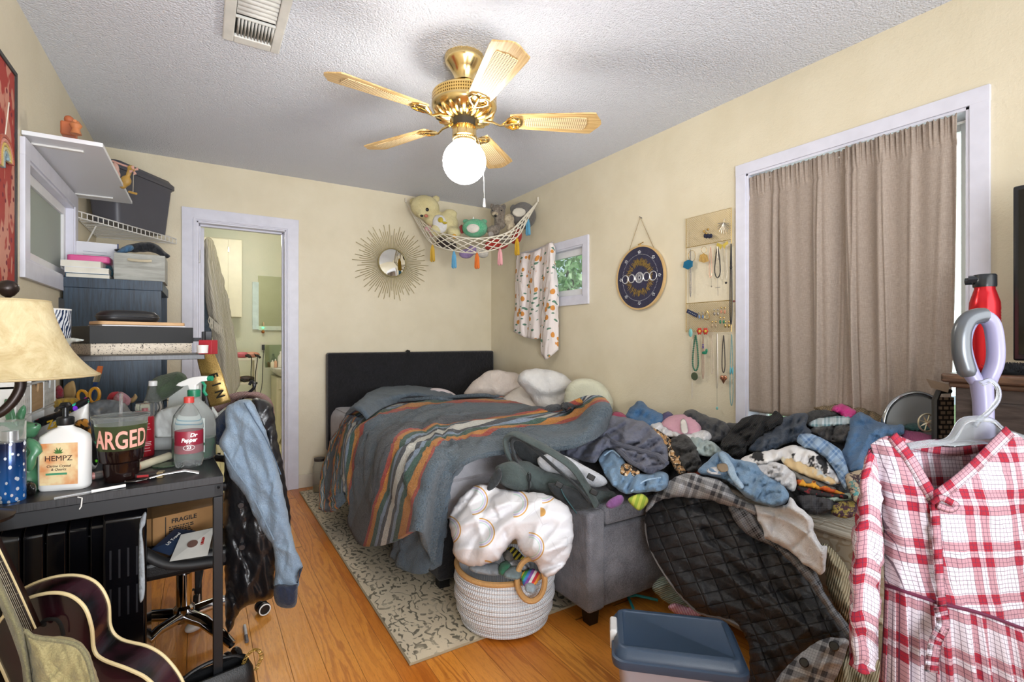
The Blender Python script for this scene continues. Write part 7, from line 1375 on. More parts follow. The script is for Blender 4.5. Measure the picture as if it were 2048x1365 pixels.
# jackets hung over the chair back
hk = MB(); hk.tube([P(u, v, d=1.97) for u, v in crom([(470,800),(486,796),(500,784),(508,776),(509,768),(503,764),(499,770)], 5)], .006, 8); one('coat_hanger', blackp, 'black coat hanger hook rising over the knitted scarf', 'hanger', hk)
kn = ribmat('burgundy_white_knit', '#8C3A44', '#D9C3BC', 75., .8, .006)
px('knit_scarf', kn, 'burgundy and white chunky knit draped over the chair back', 'scarf', [(424,812),(446,796),(470,786),(500,783),(524,787),(540,798),(548,818),(549,846),(540,848),(534,822),(524,806),(505,798),(480,800),(456,812),(436,826),(426,826)], const(1.98), th=.07, rnd=.02, amp=.01, sc=.05, seed=3, step=4)
jn = thing('leather_jacket', 'black leather jacket hanging from the chair back under the denim shirt', 'jacket', tuple(P(505, 1200, d=2.05)))
lm = M('#1B1B1E', .33, var=.1, bump=.001, bs=120)
px('body', lm, 0, 0, [(449,870),(470,850),(505,800),(530,800),(546,815),(552,860),(562,910),(574,980),(582,1050),(575,1100),(556,1130),(549,1150),(547,1194),(513,1206),(478,1224),(464,1260),(452,1256),(450,1150),(449,1000)], off(const(1.79), 0), par=jn, th=.10, rnd=.05, amp=.045, sc=.13, ang=.05, an=6, seed=7, step=4)
for v, u in ((1011, 482), (1095, 484)): 
    q = P(u, v, d=1.72); MB().lathe([(.001, .005), (.009, .005), (.011, .001), (.011, -.02), (.001, -.02)][::-1], (0, 0, 0), 18, Matrix.Translation(q) @ (Vector((-q.x, -q.y, 0))).to_track_quat('Z', 'Y').to_matrix().to_4x4()).build('button', M('#2A2A2D', .3), jn)
dj = thing('denim_shirt', 'faded blue denim shirt with dark cuff hanging over the chair back', 'shirt', tuple(P(560, 1210, d=2.0)))
px('body', cloth('#8B9DAE', '#6E8298', 420, b=.0015), 0, 0, [(451,818),(467,806),(493,799),(506,806),(525,846),(543,898),(562,962),(578,1040),(592,1100),(606,1134),(597,1148),(594,1176),(551,1176),(549,1150),(547,1098),(518,1052),(485,984),(460,955),(446,905),(438,886),(450,856)], const(1.70), par=dj, th=.07, rnd=.03, amp=.035, sc=.12, ang=-.35, an=6, seed=14, step=4)
seam('denim_shirt', [(488,806),(508,840),(528,872),(546,910),(562,950)], .05, .0022, cloth('#44566B'), 'seam', .6, const(1.70))
seam('denim_shirt', [(448,905),(470,940),(497,978),(524,1030),(548,1080)], .045, .003, cloth('#7C8EA0'), 'hem', .6, const(1.70))
px('cuff', cloth('#1E2840', '#141C30', 400), 0, 0, [(550,1172),(592,1168),(597,1146),(606,1134),(601,1150),(596,1170),(590,1214),(554,1211)], const(1.675), par=dj, th=.06, rnd=.02, amp=.01, sc=.05, seed=5, step=3, plabel='dark navy cuff')
px('denim_collar_shirt', cloth('#26344F', '#1A2438', 400), 'dark blue denim collar bunched at the left of the chair back', 'garment', [(424,850),(440,830),(456,816),(470,812),(474,826),(462,846),(450,880),(436,890),(426,876)], const(1.86), th=.06, rnd=.03, amp=.04, sc=.05, seed=8, step=3)
# mouse, pen, purse on the floor
c = P(392, 1256, z=0); o = thing('computer_mouse', 'white computer mouse on the floor behind the chair leg', 'mouse', tuple(c)); m = MB(); m.ell(c+Vector((0, 0, .012)), (.028, .05, .02), Matrix.Rotation(-.7, 4, 'Z')); m.build('shell', mat_w, o); MB().ell(c+Vector((.0, .0, .03)), (.004, .01, .004), Matrix.Rotation(-.7, 4, 'Z'), 10, 6).build('scroll_wheel', M('#8C8C90', .4), o)
a_, b_ = P(489, 1252, z=.006), P(494, 1284, z=.006); o = thing('marker_pen', 'white and grey marker pen on the floor right of the desk leg', 'pen', tuple(a_)); MB().cyl(a_, a_.lerp(b_, .65), .006, n=10).build('barrel', M('#D9D9DC', .4), o); MB().cyl(a_.lerp(b_, .65), b_, .0065, n=10).build('cap', M('#6A6A70', .4), o)
q0 = P(425, 1362, z=.1); pu = thing('handbag', 'black handbag with gold chain strap on the floor at the bottom edge', 'handbag', (q0.x, q0.y, 0)); Mpu = Matrix.Translation((q0.x, q0.y, 0)) @ Matrix.Rotation(.2, 4, 'Z')
m = MB(); loft(m, [(rrect(.22, .1, .03), 0.), (rrect(.24, .12, .035), .02), (rrect(.22, .1, .03), .11), (rrect(.20, .07, .02), .13), (rrect(.18, .05, .015), .128), (rrect(.18, .05, .015), .08)], Mpu); m.build('bag_body', lea, pu, auto=60)
m = MB(); m.tube([Mpu @ Vector((x, 0, z)) for x, z in crom([(-.1, .12), (-.06, .15), (0, .16), (.06, .15), (.1, .12)], 5)], .006, 8); m.build('strap', lea, pu)
m = MB()
for i, (x, y, z) in enumerate(crom([(.07, -.03, .10), (.09, -.02, .14), (.12, -.01, .15), (.14, -.01, .12), (.12, -.02, .09)], 6)): Mx = Mpu @ Matrix.Translation((x, y, z)) @ Matrix.Rotation(i*1.57, 4, 'X'); m.tube([Mx @ Vector((.006*math.cos(a), .004*math.sin(a), 0)) for a in np.linspace(0, 6.28, 9)[:-1]], .0014, 5, closed=True)
m.build('chain', goldt, pu)
# ---------------------------------------------------------------- guitar, gig bag, amplifier
gt_ = thing('acoustic_guitar', 'dark sunburst hollow body guitar with cream binding leaning in the foreground', 'guitar', tuple(P(150, 1600, d=1.25)))
f_ = crom([(40,1206),(90,1188),(135,1190),(168,1214),(183,1255),(188,1300),(206,1320),(258,1340),(298,1362),(335,1410),(345,1480),(310,1550),(240,1590),(150,1585),(80,1540),(45,1470),(30,1400),(10,1350),(-10,1300),(-5,1250)], 5, True)
b_ = crom([(42,1182),(100,1157),(155,1152),(194,1168),(216,1205),(221,1255),(243,1280),(298,1295),(336,1322),(368,1372),(376,1440),(344,1505),(275,1545),(190,1540),(115,1500),(75,1430),(55,1360),(30,1310),(10,1262),(12,1218)], 5, True)
def gd_(u, v): return 1/(.84+.0001*(u-150)-.00008*(v-1300))
F_ = [P(u, v, d=gd_(u, v)) for u, v in f_]; B_ = [P(u, v, d=gd_(u, v)+.085) for u, v in b_]; n = len(F_); cf = sum(F_, Vector())/n; cbk = sum(B_, Vector())/n
def burst():
    t = NT('tobacco_sunburst'); uv = t.tc('UV'); x = t.sep(uv)[0]; return t.done(t.mix(t.ramp(x, [(0., 0.), (.75, .35), (1., 1.)]), '#3A1420', '#0E0809'), .22, Coat_Weight=.4)
bst = burst(); m = MB(); K = 8; vs = []; uv = []
for k in range(K+1):
    s = k/K
    for p in F_: vs.append(cf+(p-cf)*s-(FW*.018*(1-s*s))); uv.append((s, 0))
m.add(vs, [(k*n+i, k*n+(i+1) % n, (k+1)*n+(i+1) % n, (k+1)*n+i) for k in range(K) for i in range(n)], uv); m.build('soundboard', bst, gt_, auto=0)
m = MB(); m.add(F_+[a.lerp(b, .5) for a, b in zip(F_, B_)]+B_, [(k*n+i, k*n+(i+1) % n, (k+1)*n+(i+1) % n, (k+1)*n+i) for k in range(2) for i in range(n)]+[[2*n+i for i in range(n)]]); m.build('side_and_back', M('#3B1A26', .25, var=.5, Coat_Weight=.4), gt_, auto=60)
cream = M('#E2CFA0', .35, var=.0)
for L_ in (F_, B_): m = MB(); m.tube(L_, .0042, 8, closed=True); m.build('binding', cream, gt_)
def G_(u, v, o=.035): return P(u, v, d=gd_(u, v)-o)
m = MB(); ho = [G_(u, v, .022) for u, v in crom([(82,1246),(92,1240),(112,1240),(122,1252),(127,1272)], 5)]; m.tube(ho, .004, 8, flat=.3); m.ell(G_(86, 1249, .02), (.009, .003, .007), Matrix.Rotation(-YAW, 4, 'Z')); m.build('f_hole', M('#050404', .8), gt_)
nk = [(-60,1010),(-40,1045),(0,1126),(30,1190),(62,1262)]; A = crom(nk, 6)
def strip(name, mat, wd, o, th, par):
    L = []; R_ = []
    for i, (u, v) in enumerate(A):
        t0 = A[min(i+1, len(A)-1)]-A[max(0, i-1)]; nx, ny = t0[1], -t0[0]; l = math.hypot(nx, ny); L.append(P(u+nx/l*wd, v+ny/l*wd, d=1.16-o)); R_.append(P(u-nx/l*wd, v-ny/l*wd, d=1.16-o))
    m = MB(); m.grid([[tuple(p) for p in L], [tuple(p) for p in R_]]); return m.build(name, mat, par, solid=th, auto=0), L, R_
strip('neck', M('#2A1712', .35), 14, .0, .02, gt_); fb, L_, R_ = strip('fretboard', M('#2B1D16', .5), 13, .013, .005, gt_)
for L in (L_, R_): m = MB(); m.tube([p-FW*.003 for p in L], .0022, 6); m.build('fretboard_binding', cream, gt_)
for k in range(1, 11): p, q = L_[k*2], R_[k*2]; m = MB(); m.cyl(p-FW*.005, q-FW*.005, .0012, n=6); m.build('fret', M('#B9B7AE', .25, .9), gt_)
for s in (.15, .3, .43, .57, .7, .85): m = MB(); m.tube([p.lerp(q, s)-FW*.008 for p, q in zip(L_, R_)][::3], .0005, 4); m.build('string', M('#C9C4B4', .3, .9), gt_)
khaki = cloth('#B3A778', '#978B60', 300); kd = cloth('#8B8562', '#716C4F', 300)
gb = thing('canvas_bag', 'khaki canvas bag slumped in front of the guitar', 'bag', tuple(P(110, 1420, d=1.02)))
px('bag_body', khaki, 0, 0, [(44,1258),(61,1267),(91,1272),(134,1275),(158,1283),(175,1300),(187,1329),(198,1365),(215,1430),(120,1450),(70,1420),(60,1365),(52,1305)], const(1.05), par=gb, th=.09, rnd=.05, amp=.03, sc=.1, seed=5, step=4)
px('side_gusset', kd, 0, 0, [(-10,1130),(10,1180),(30,1225),(46,1260),(56,1310),(64,1365),(74,1430),(52,1430),(44,1340),(28,1285),(0,1215),(-20,1180)], const(1.02), par=gb, th=.05, rnd=.03, amp=.01, sc=.06, seed=6, step=4)
m = MB(); m.tube([P(u, v, d=.985) for u, v in crom([(50,1262),(70,1276),(110,1282),(150,1290),(170,1310),(182,1345),(190,1385)], 5)], .004, 6); m.build('seam_piping', kd, gb)
c0 = P(-30, 1200, d=.93); am = thing('amplifier', 'dark grey cloth covered amplifier corner at the bottom left', 'amplifier', (c0.x, c0.y, 0)); vs = [P(-60, 1120, d=.93), P(0, 1205, d=.95), P(36, 1290, d=.97), P(70, 1400, d=.98)]
m = MB(); e1, e2 = Vector((-.53, .97, 0)), Vector((-.35, 1.04, 0))
pl = [(-.60+.04, .70), (-.34, .84), (-.34, 1.06), (-.57, 1.06)]; m.add([(x, y, 0) for x, y in pl]+[(x, y, z) for (x, y), z in zip(pl, (.58, .50, .52, .60))], [(3,2,1,0),(4,5,6,7),(0,1,5,4),(1,2,6,5),(2,3,7,6),(3,0,4,7)]); m.build('cabinet', cloth('#2B2C30', '#1C1D20', 250), am, bevel=.012, bseg=3)
# ---------------------------------------------------------------- bookcase behind the desk and what stands on it
bw = woodm('blue_black_ash', '#33485C', '#1D2A38', 3.2, .42, (30, 30, 2.2))
bc_ = thing('bookcase', 'tall blue black wood grain bookcase between desk and bathroom door', 'bookcase', (-.38, 3.4, 0))
bx0, bx1, by0, by1, bz = -.575, -.185, 3.2, 3.72, 1.475
m = MB(); m.box((bx0, by0, 0), (bx1, by0+.016, bz-.05)); m.build('side_panel', bw, bc_, bevel=.001, smooth=False)
MB().box((bx0, by0-.004, bz-.05), (bx1+.006, by1, bz)).build('top_board', bw, bc_, bevel=.002, smooth=False)
MB().box((bx0, by1-.016, 0), (bx1, by1, bz-.05)).build('side_panel', bw, bc_, bevel=.001, smooth=False)
MB().box((bx0, by0+.016, 0), (bx0+.01, by1-.016, bz-.05)).build('back_panel', bw, bc_, smooth=False)
for z in (.06, .40, .74, 1.08): MB().box((bx0+.01, by0+.016, z), (bx1, by1-.016, z+.02)).build('shelf', bw, bc_, bevel=.001, smooth=False)
cr_m = woodm('grey_washed_wood', '#AFAFA8', '#8E8E86', 3, .7, (2, 14, 14)); zt = bz+.001
ck_ = thing('wooden_crate', 'grey washed wooden crate with rope handle on top of the bookcase', 'crate', (-.29, 3.36, zt))
for lo, hi in (((-.385, 3.225, 0), (-.17, 3.239, .14)), ((-.385, 3.45, 0), (-.17, 3.464, .14)), ((-.385, 3.239, 0), (-.371, 3.45, .14)), ((-.184, 3.239, 0), (-.17, 3.45, .14)), ((-.371, 3.239, .0), (-.184, 3.45, .012))):
    MB().box((lo[0], lo[1], zt+lo[2]), (hi[0], hi[1], zt+hi[2])).build('board', cr_m, ck_, bevel=.0015, smooth=False)
m = MB(); m.tube([(-.325, 3.222, zt+.108), (-.31, 3.212, zt+.104), (-.278, 3.208, zt+.102), (-.246, 3.212, zt+.104), (-.23, 3.222, zt+.108)], .0075, 8); m.build('rope_handle', M('#CFC3A8', .9, bump=.002, bs=300), ck_)
px('dark_clothing', cloth('#22242B', '#15171C'), 'dark clothes spilling over the top of the grey crate', 'clothes', [(228,500),(244,496),(258,489),(280,486),(306,486),(318,492),(334,506),(340,514),(326,516),(310,506),(290,504),(250,506)], const(2.75), th=.08, rnd=.02, amp=.04, sc=.06, ang=.2, seed=3, step=3)
px('blue_cloth', cloth('#5D86A8', '#3F6686'), 'light blue fabric folded in the left corner of the grey crate', 'cloth', [(232,506),(246,494),(262,490),(268,498),(254,506),(240,509)], const(2.7), th=.04, rnd=.015, amp=.02, sc=.04, seed=6, step=3)
px('teal_cloth', cloth('#2F6472', '#24505C'), 'teal cloth squeezed between white books and the grey crate', 'cloth', [(203,534),(214,529),(224,534),(226,552),(214,558),(204,550)], const(2.62), th=.05, rnd=.02, amp=.02, sc=.04, seed=6, step=3)
bkm = M('#E4E5E8', .5, var=.02)
def book(name, label, lo, hi, mat, rz=0., cat='book', g=None):
    o = thing(name, label, cat, ((lo[0]+hi[0])/2, (lo[1]+hi[1])/2, lo[2]), g); Mo = Matrix.Translation(o.location) @ Matrix.Rotation(rz, 4, 'Z'); a, b, c = (hi[0]-lo[0])/2, (hi[1]-lo[1])/2, hi[2]-lo[2]
    MB().box((-a+.002, -b+.002, .002), (a-.002, b-.002, c-.002), Mo).build('pages', M('#E9E4D6', .8), o, smooth=False); m = MB(); m.box((-a, -b, 0), (a, b, .002), Mo); m.box((-a, -b, c-.002), (a, b, c), Mo); m.box((-a, -b, 0), (-a+.002, b, c), Mo); m.build('cover', mat, o, smooth=False); return o
book('book', 'lowest blue green book under the white stack on the bookcase', (-.57, 3.22, zt), (-.40, 3.44, zt+.022), M('#3E6E86', .5))
book('book', 'flat white book stacked on the bookcase, below the pink box', (-.575, 3.21, zt+.0225), (-.405, 3.43, zt+.052), bkm, .03)
book('book', 'upper white book of the stack on the bookcase beside the window', (-.585, 3.215, zt+.0525), (-.43, 3.40, zt+.085), M('#EDEAE6', .5), -.04)
m = MB(); m.prism(rrect(.17, .12, .02, 5), Matrix.Translation((-.49, 3.32, zt+.0855)), .034); one('pencil_case', M('#E0609A', .35, var=.0), 'bright pink plastic case on top of the white books', 'case', m, bevel=.006)
nb = thing('open_notebook', 'white lined notebook propped upright behind the pink case', 'notebook', (-.48, 3.5, zt)); Mn_ = frame((-.575, 3.47, zt), (1, .12, 0), (0, .12, 1)); MB().box((0, 0, -.004), (.175, .225, .004), Mn_).build('pages', M('#DCDDE3', .7, var=.0), nb, smooth=False); m = MB()
for k in range(9): m.box((.03, .17-.016*k, .0041), (.13+.02*math.sin(k*2.1), .172-.016*k, .0046), Mn_)
m.build('written_lines', M('#8E93A8', .7), nb, smooth=False); MB().box((.175, -.002, -.008), (.181, .227, .008), Mn_).build('spine', M('#3B4470', .6), nb, smooth=False)
m = MB(); q = P(108, 611, d=2.42); m.cyl(q, q+Vector((.03, -.05, 0)), .036, n=28); sp = thing('round_speaker', 'small black round speaker at the left edge of the bookcase', 'speaker', tuple(q)); m.build('casing', M('#26292D', .5), sp, bevel=.004); q2 = q+Vector((.03, -.05, 0)); MB().cyl(q2, q2+Vector((.0006, -.001, 0)), .03, n=28).build('grille', M('#3A3D42', .7), sp)
# ---------------------------------------------------------------- wire corner shelf and grey tote
wsm = M('#DFDDD8', .4, var=.0); W0, W1 = Vector((-.585, 3.545, 1.872)), Vector((-.155, 4.17, 1.872)); cn = Vector((-.585, 4.17, 1.872))
ws = thing('wire_shelf', 'white wire corner shelf high between window and bathroom door', 'shelf', tuple(W0)); m = MB()
m.tube([W0, W1], .004, 6); m.tube([W0-Vector((0, 0, .034)), W1-Vector((0, 0, .034))], .004, 6)
for k in range(23): p = W0.lerp(W1, k/22); m.tube([p, p-Vector((0, 0, .034))], .0026, 5)
m.build('front_lip', wsm, ws); m = MB()
for k in range(1, 22): p = W0.lerp(W1, k/22)-Vector((0, 0, .034)); d = Vector((-(W1-W0).y, (W1-W0).x, 0)).normalized(); t1 = (p.x+.585)/-d.x if d.x < 0 else 9; t2 = (4.17-p.y)/d.y; m.tube([p, p+d*min(t1, t2)], .0024, 5)
m.tube([cn-Vector((0, 0, .034)), W0-Vector((0, 0, .034))], .0035, 6); m.tube([cn-Vector((0, 0, .034)), W1-Vector((0, 0, .034))], .0035, 6); m.build('wire_deck', wsm, ws)
m = MB(); m.tube([W0+Vector((.06, .18, -.04)), Vector((-.585, 3.80, 1.72))], .004, 6); m.build('brace', wsm, ws)
tt = thing('storage_tote', 'dark grey plastic tote on the white wire corner shelf', 'storage tote', (-.37, 3.98, 1.874)); Mt3 = Matrix.Translation((-.385, 3.965, 0)) @ Matrix.Rotation(math.atan2(W1.y-W0.y, W1.x-W0.x), 4, 'Z')
tm = M('#4F4F57', .42, var=.02); m = MB(); loft(m, [(rrect(.40, .17, .03), 1.874), (rrect(.46, .21, .035), 2.17), (rrect(.47, .22, .035), 2.175), (rrect(.47, .22, .035), 2.19)], Mt3); m.build('tub', tm, tt, auto=50)
m = MB(); loft(m, [(rrect(.49, .24, .04), 2.185), (rrect(.49, .24, .04), 2.21), (rrect(.46, .21, .035), 2.225), (rrect(.44, .19, .03), 2.24)], Mt3); m.build('lid', tm, tt, auto=50)
# ---------------------------------------------------------------- white wall shelf with trinkets
sf = thing('wall_shelf', 'white board shelf mounted above the left window', 'shelf', (-.46, 3.1, 1.94))
MB().box((-.588, 2.60, 1.955), (-.345, 3.60, 1.972)).build('board', M('#E6E8EC', .4, var=.0), sf, bevel=.0015, smooth=False)
for y in (2.7, 3.5): m = MB(); m.box((-.588, y-.01, 1.88), (-.580, y+.01, 1.955)); m.box((-.588, y-.01, 1.948), (-.42, y+.01, 1.955)); m.build('bracket', wsm, sf, smooth=False)
def S_(u, v, x): return P(u, v, x=x)
SZ2 = 1.973; tq_ = M('#B9673E', .6, var=.2)
q = P(138, 275, x=-.45); o = thing('wooden_trinket', 'small terracotta orange carved trinket at the shelf front', 'ornament', (q.x, q.y, SZ2)); MB().box((q.x-.022, q.y-.03, SZ2), (q.x+.022, q.y+.03, SZ2+.055)).build('block', tq_, o, bevel=.006); MB().ell((q.x, q.y, SZ2+.07), .016, n=12, m=8).build('knob', tq_, o)
q = P(152, 285, x=-.42); o = thing('carved_figure', 'second orange brown carved figure on the shelf beside the trinket block', 'ornament', (q.x, q.y, SZ2)); m = MB(); m.lathe([(.001, 0), (.018, 0), (.012, .02), (.02, .035), (.01, .05), (.001, .056)], (q.x, q.y, SZ2), 16); m.build('body', M('#C07A4C', .6), o); MB().tube([(q.x, q.y-.02, SZ2+.045), (q.x, q.y+.02, SZ2+.045)], .006, 8).build('arms', M('#C07A4C', .6), o)
q = P(190, 286, x=-.40); o = thing('white_jar', 'small white round jar on the wall shelf', 'jar', (q.x, q.y, SZ2)); MB().lathe([(.001, 0), (.026, 0), (.027, .02), (.001, .02)], (q.x, q.y, SZ2), 20).build('vessel', clear, o); MB().lathe([(.001, .02), (.028, .02), (.026, .04), (.012, .05), (.001, .05)], (q.x, q.y, SZ2), 20).build('lid', mat_w, o)
# wooden aviator toy hanging from the shelf edge
q = Vector((-.335, 3.25, 1.9)); wdn = M('#B9924A', .5, var=.1); pk_ = M('#D9A79B', .5)
def L2(u, v, d=2.55): return P(u, v, d=d)
hang_t = thing('hanging_toy', 'wooden pull toy figure with pink propeller hanging at the wall shelf end', 'toy', tuple(L2(255, 365)))
blob('figure', wdn, hang_t, [(L2(252, 362), (.025, .02, .028)), (L2(246, 372), (.018, .014, .016)), (L2(258, 346), (.012, .01, .03), .3), (L2(262, 336), (.018, .014, .014)), (L2(266, 340), (.012, .01, .01))], .004)
m = MB()
for k in range(4): a = .4+k*1.57; c = L2(268, 341, 2.52); m.prism([(0, -.002), (.022, -.009), (.024, .006), (0, .002)], frame(c, RT*math.cos(a)+Vector((0, 0, math.sin(a))), Vector((0, 0, math.cos(a)))-RT*math.sin(a)), .002)
m.build('propeller', pk_, hang_t); MB().ell(L2(268, 341, 2.515), .005, n=8, m=6).build('hub', wdn, hang_t)
m = MB(); m.tube([L2(267, 348), L2(266, 384)], .0012, 5); m.build('string', M('#C9BFA8', .8), hang_t); m = MB(); m.cyl(L2(258, 384), L2(273, 388), .006, n=10); m.build('crossbar', wdn, hang_t)
m = MB(); m.tube([L2(225, 322), L2(240, 328), L2(262, 336)], .005, 8); m.build('rod', pk_, hang_t)
blob('rosy_body', M('#CFA79A', .6), hang_t, [(L2(232, 335), (.014, .012, .03), -.3), (L2(236, 350), (.012, .01, .02))], .004)
# ---------------------------------------------------------------- red wall hanging and rainbow ornament
def tapm():
    t = NT('red_mandala_tapestry'); v = t.tc(); w_ = t.n('TexWave', i_Vector=t.map(v, (1, 1, .6)), i_Scale=9.0, i_Distortion=9.0, i_Detail=3.0).outputs[0]; vo = t.n('TexVoronoi', i_Vector=v, i_Scale=26.0).outputs[0]
    c = t.mix(t.ramp(w_, [(.4, 0.), (.6, 1.)]), '#A83B33', '#C98A76'); return t.done(t.mix(t.ramp(vo, [(.2, 1.), (.26, 0.)]), c, '#7A2230'), .7)
wh_ = thing('wall_hanging', 'red ornate patterned picture panel on the left wall at the frame edge', 'wall hanging', (-.58, 2.2, 1.36))
MB().box((-.588, 1.95, 1.36), (-.575, 2.465, 2.12)).build('printed_panel', tapm(), wh_, smooth=False); m = MB()
for lo, hi in (((-.588, 1.95, 2.12), (-.57, 2.48, 2.135)), ((-.588, 2.465, 1.36), (-.57, 2.48, 2.12)), ((-.588, 1.95, 1.345), (-.57, 2.48, 1.36))): m.box(lo, hi)
m.build('dark_frame', M('#3B3A38', .5), wh_, smooth=False)
rb2 = thing('rainbow_macrame', 'rope rainbow wall ornament hanging on a cord over the red panel', 'ornament', tuple(P(14, 330, x=-.56))); Mr_ = frame(P(10, 318, x=-.565), (0, 1, 0), (0, 0, 1))
for k, cl_ in enumerate(('#B5502E', '#D98E7A', '#D9B85A', '#C9BF92', '#8FA8B0')): m = MB(); R_ = .075-.0135*k; m.tube([Mr_ @ Vector((R_*math.cos(a), R_*math.sin(a), 0)) for a in np.linspace(0, math.pi, 24)]+[Mr_ @ Vector((-R_, -.035, 0))], .0066, 8); m.build('arc', cloth(cl_, None, 300), rb2)
m = MB(); m.tube([Mr_ @ Vector((0, .075, 0)), Mr_ @ Vector((.02, .20, .005))], .002, 5); m.build('cord', M('#D9D2C0', .8), rb2)
# ---------------------------------------------------------------- bathroom things
crm = M('#E3DCC4', .4, var=.02)
cb2 = thing('wall_cabinet', 'cream bathroom wall cabinet with arched door panel', 'cabinet', (.1, 6.42, 1.4)); MB().box((-.35, 6.27, 1.42), (.375, 6.59, 2.28)).build('carcass', crm, cb2, bevel=.004, smooth=False)
dr2 = MB().box((-.34, 6.252, 1.43), (.24, 6.27, 2.27)).build('door', crm, cb2, bevel=.004, smooth=False); m = MB(); m.tube([(x, 6.25, z) for x, z in crom([(-.25, 1.5), (-.25, 2.05), (-.16, 2.1), (-.05, 2.19), (.06, 2.1), (.15, 2.05), (.15, 1.5)], 5)], .006, 6, closed=True); m.build('arched_moulding', crm, dr2)
for z in (1.56, 2.13): MB().box((.235, 6.24, z), (.25, 6.252, z+.06)).build('hinge', M('#8F8B80', .3, .7), dr2)
mr = thing('bathroom_mirror', 'frameless glass wall mirror over a glass shelf in the bathroom', 'mirror', (.7, 6.55, 1.33)); MB().box((.56, 6.585, 1.30), (1.25, 6.597, 1.93)).build('glass', M('#C9D6CC', .04, 1., var=.0), mr, smooth=False); MB().box((.56, 6.56, 1.28), (1.25, 6.6, 1.33)).build('bottom_ledge', M('#DDE6DC', .2), mr, smooth=False); MB().box((.50, 6.55, 1.29), (.565, 6.597, 1.85)).build('side_light_strip', M('#DCEFEF', .2), mr, smooth=False)
ng = thing('night_light', 'night light plug with green glow in the bathroom wall socket', 'night light', tuple(P(527, 690, y=6.57))); q = P(527, 690, y=6.57); MB().box((q.x-.03, 6.585, q.z-.07), (q.x+.03, 6.6, q.z+.03)).build('socket_plate', M('#E8E4D4', .4), ng, smooth=False); MB().box((q.x-.018, 6.55, q.z-.06), (q.x+.018, 6.585, q.z)).build('plug', blackp, ng, bevel=.004)
gq = P(526, 664, y=6.55); MB().ell(gq, (.018, .018, .02), n=12, m=8).build('amber_cap', M('#A8662E', .4), ng); gg = NT('green_led_glow'); gg.b.inputs['Emission Color'].default_value = (.1, 1, .3, 1); gg.b.inputs['Emission Strength'].default_value = 2.5; MB().ell(P(526, 656, y=6.54), (.013, .013, .01), n=12, m=8).build('glow_lens', gg.done('#3FCF7A', .3), ng); MB().lathe([(.001, 0), (.008, 0), (.01, .02), (.001, .05)], P(527, 652, y=6.54), 10).build('shade_tip', M('#E8C9A8', .3), ng)
m = MB(); m.tube([tuple(p) for p in crom([q+Vector((0, -.03, -.05)), P(526, 720, y=6.5), P(524, 770, y=6.4), P(518, 800, y=6.3), P(516, 850, y=6.25)], 6)], .004, 6); one('power_cable', blackp, 'black power cable hanging down the bathroom wall from the socket', 'cable', m)
vn = thing('bathroom_vanity', 'cream vanity cabinet with white basin top and arched feet in the bathroom', 'vanity', (.95, 6.3, 0)); vx, vy = .70, 6.08
MB().box((vx, vy, .13), (1.25, 6.58, .74)).build('carcass', crm, vn, bevel=.004, smooth=False); m = MB(); m.prism([(vx-.02, .0), (vx+.02, .0), (vx+.05, .07), (vx+.12, .12), (1.2, .12), (1.2, .16), (vx-.02, .16)], Matrix(((1, 0, 0, 0), (0, 0, 1, vy-.004), (0, 1, 0, 0), (0, 0, 0, 1))), .02); m.build('arched_foot', crm, vn, smooth=False)
MB().box((vx+.04, vy-.012, .20), (1.2, vy, .58)).build('door', crm, vn, bevel=.004, smooth=False); MB().box((vx+.10, vy-.016, .26), (1.14, vy-.012, .52)).build('door_panel', crm, vn, smooth=False); MB().box((vx+.02, vy-.012, .61), (1.2, vy, .72)).build('drawer', crm, vn, bevel=.004, smooth=False)
m = MB(); loft(m, [(rrect(.50, .46, .06), .745), (rrect(.62, .56, .08), .80), (rrect(.64, .58, .08), .84), (rrect(.62, .56, .08), .85), (rrect(.46, .36, .1), .845), (rrect(.34, .26, .08), .80)], Matrix.Translation((1.0, 6.29, 0))); m.build('basin', mat_w, vn, auto=60)
o = thing('makeup_mirror', 'rectangular standing makeup mirror on the vanity', 'mirror', (.82, 6.3, .852)); Mq = frame(P(553, 728, y=6.3), (1, .15, 0), (0, .1, 1)); MB().box((-.12, -.04, -.01), (.08, .22, .004), Mq).build('glass', M('#A9B8AA', .05, 1., var=.0), o, bevel=.002); MB().box((-.05, -.075, -.03), (.05, -.04, .03), Mq).build('stand', M('#D8D8D2', .4), o)
for nm, lb, u, v, r, h, cl_ in (('lotion_bottle', 'tall white pump bottle on the vanity', 562, 738, .035, .15, '#EDEBE4'), ('mug', 'dark round container beside the white bottle on the vanity', 573, 738, .03, .07, '#3D4A4C'), ('cosmetic_jar', 'peach cosmetic tube on the vanity left of the pump bottle', 551, 738, .018, .08, '#E8B89C'), ('cosmetic_jar', 'short cream jar on the vanity beside the peach tube', 545, 738, .02, .07, '#EFE6CF')):
    q = P(u, v, y=6.15); q.z = .852; o = thing(nm, lb, 'toiletry', tuple(q)); MB().lathe([(.001, 0), (r, 0), (r, h*.8), (r*.5, h), (.001, h)], q, 20).build('vessel', M(cl_, .4), o); MB().lathe([(.001, h), (r*.4, h), (r*.4, h*1.2), (.001, h*1.25)], q, 14).build('cap', M('#F2F0EA' if nm != 'mug' else '#2A3233', .4), o)
ut = thing('utility_shelf', 'small cream open shelf unit crowded with hair tools in the bathroom', 'shelf unit', (.42, 5.75, 0)); x0, x1, y0, y1 = .12, .47, 5.55, 5.85
for z in (.05, .45, .72, .96): MB().box((x0, y0, z), (x1, y1, z+.025)).build('shelf', crm, ut, bevel=.002, smooth=False)
for x in (x0, x1-.03):
    for y in (y0, y1-.03): MB().box((x, y, 0), (x+.03, y+.03, .96)).build('leg', crm, ut, smooth=False)
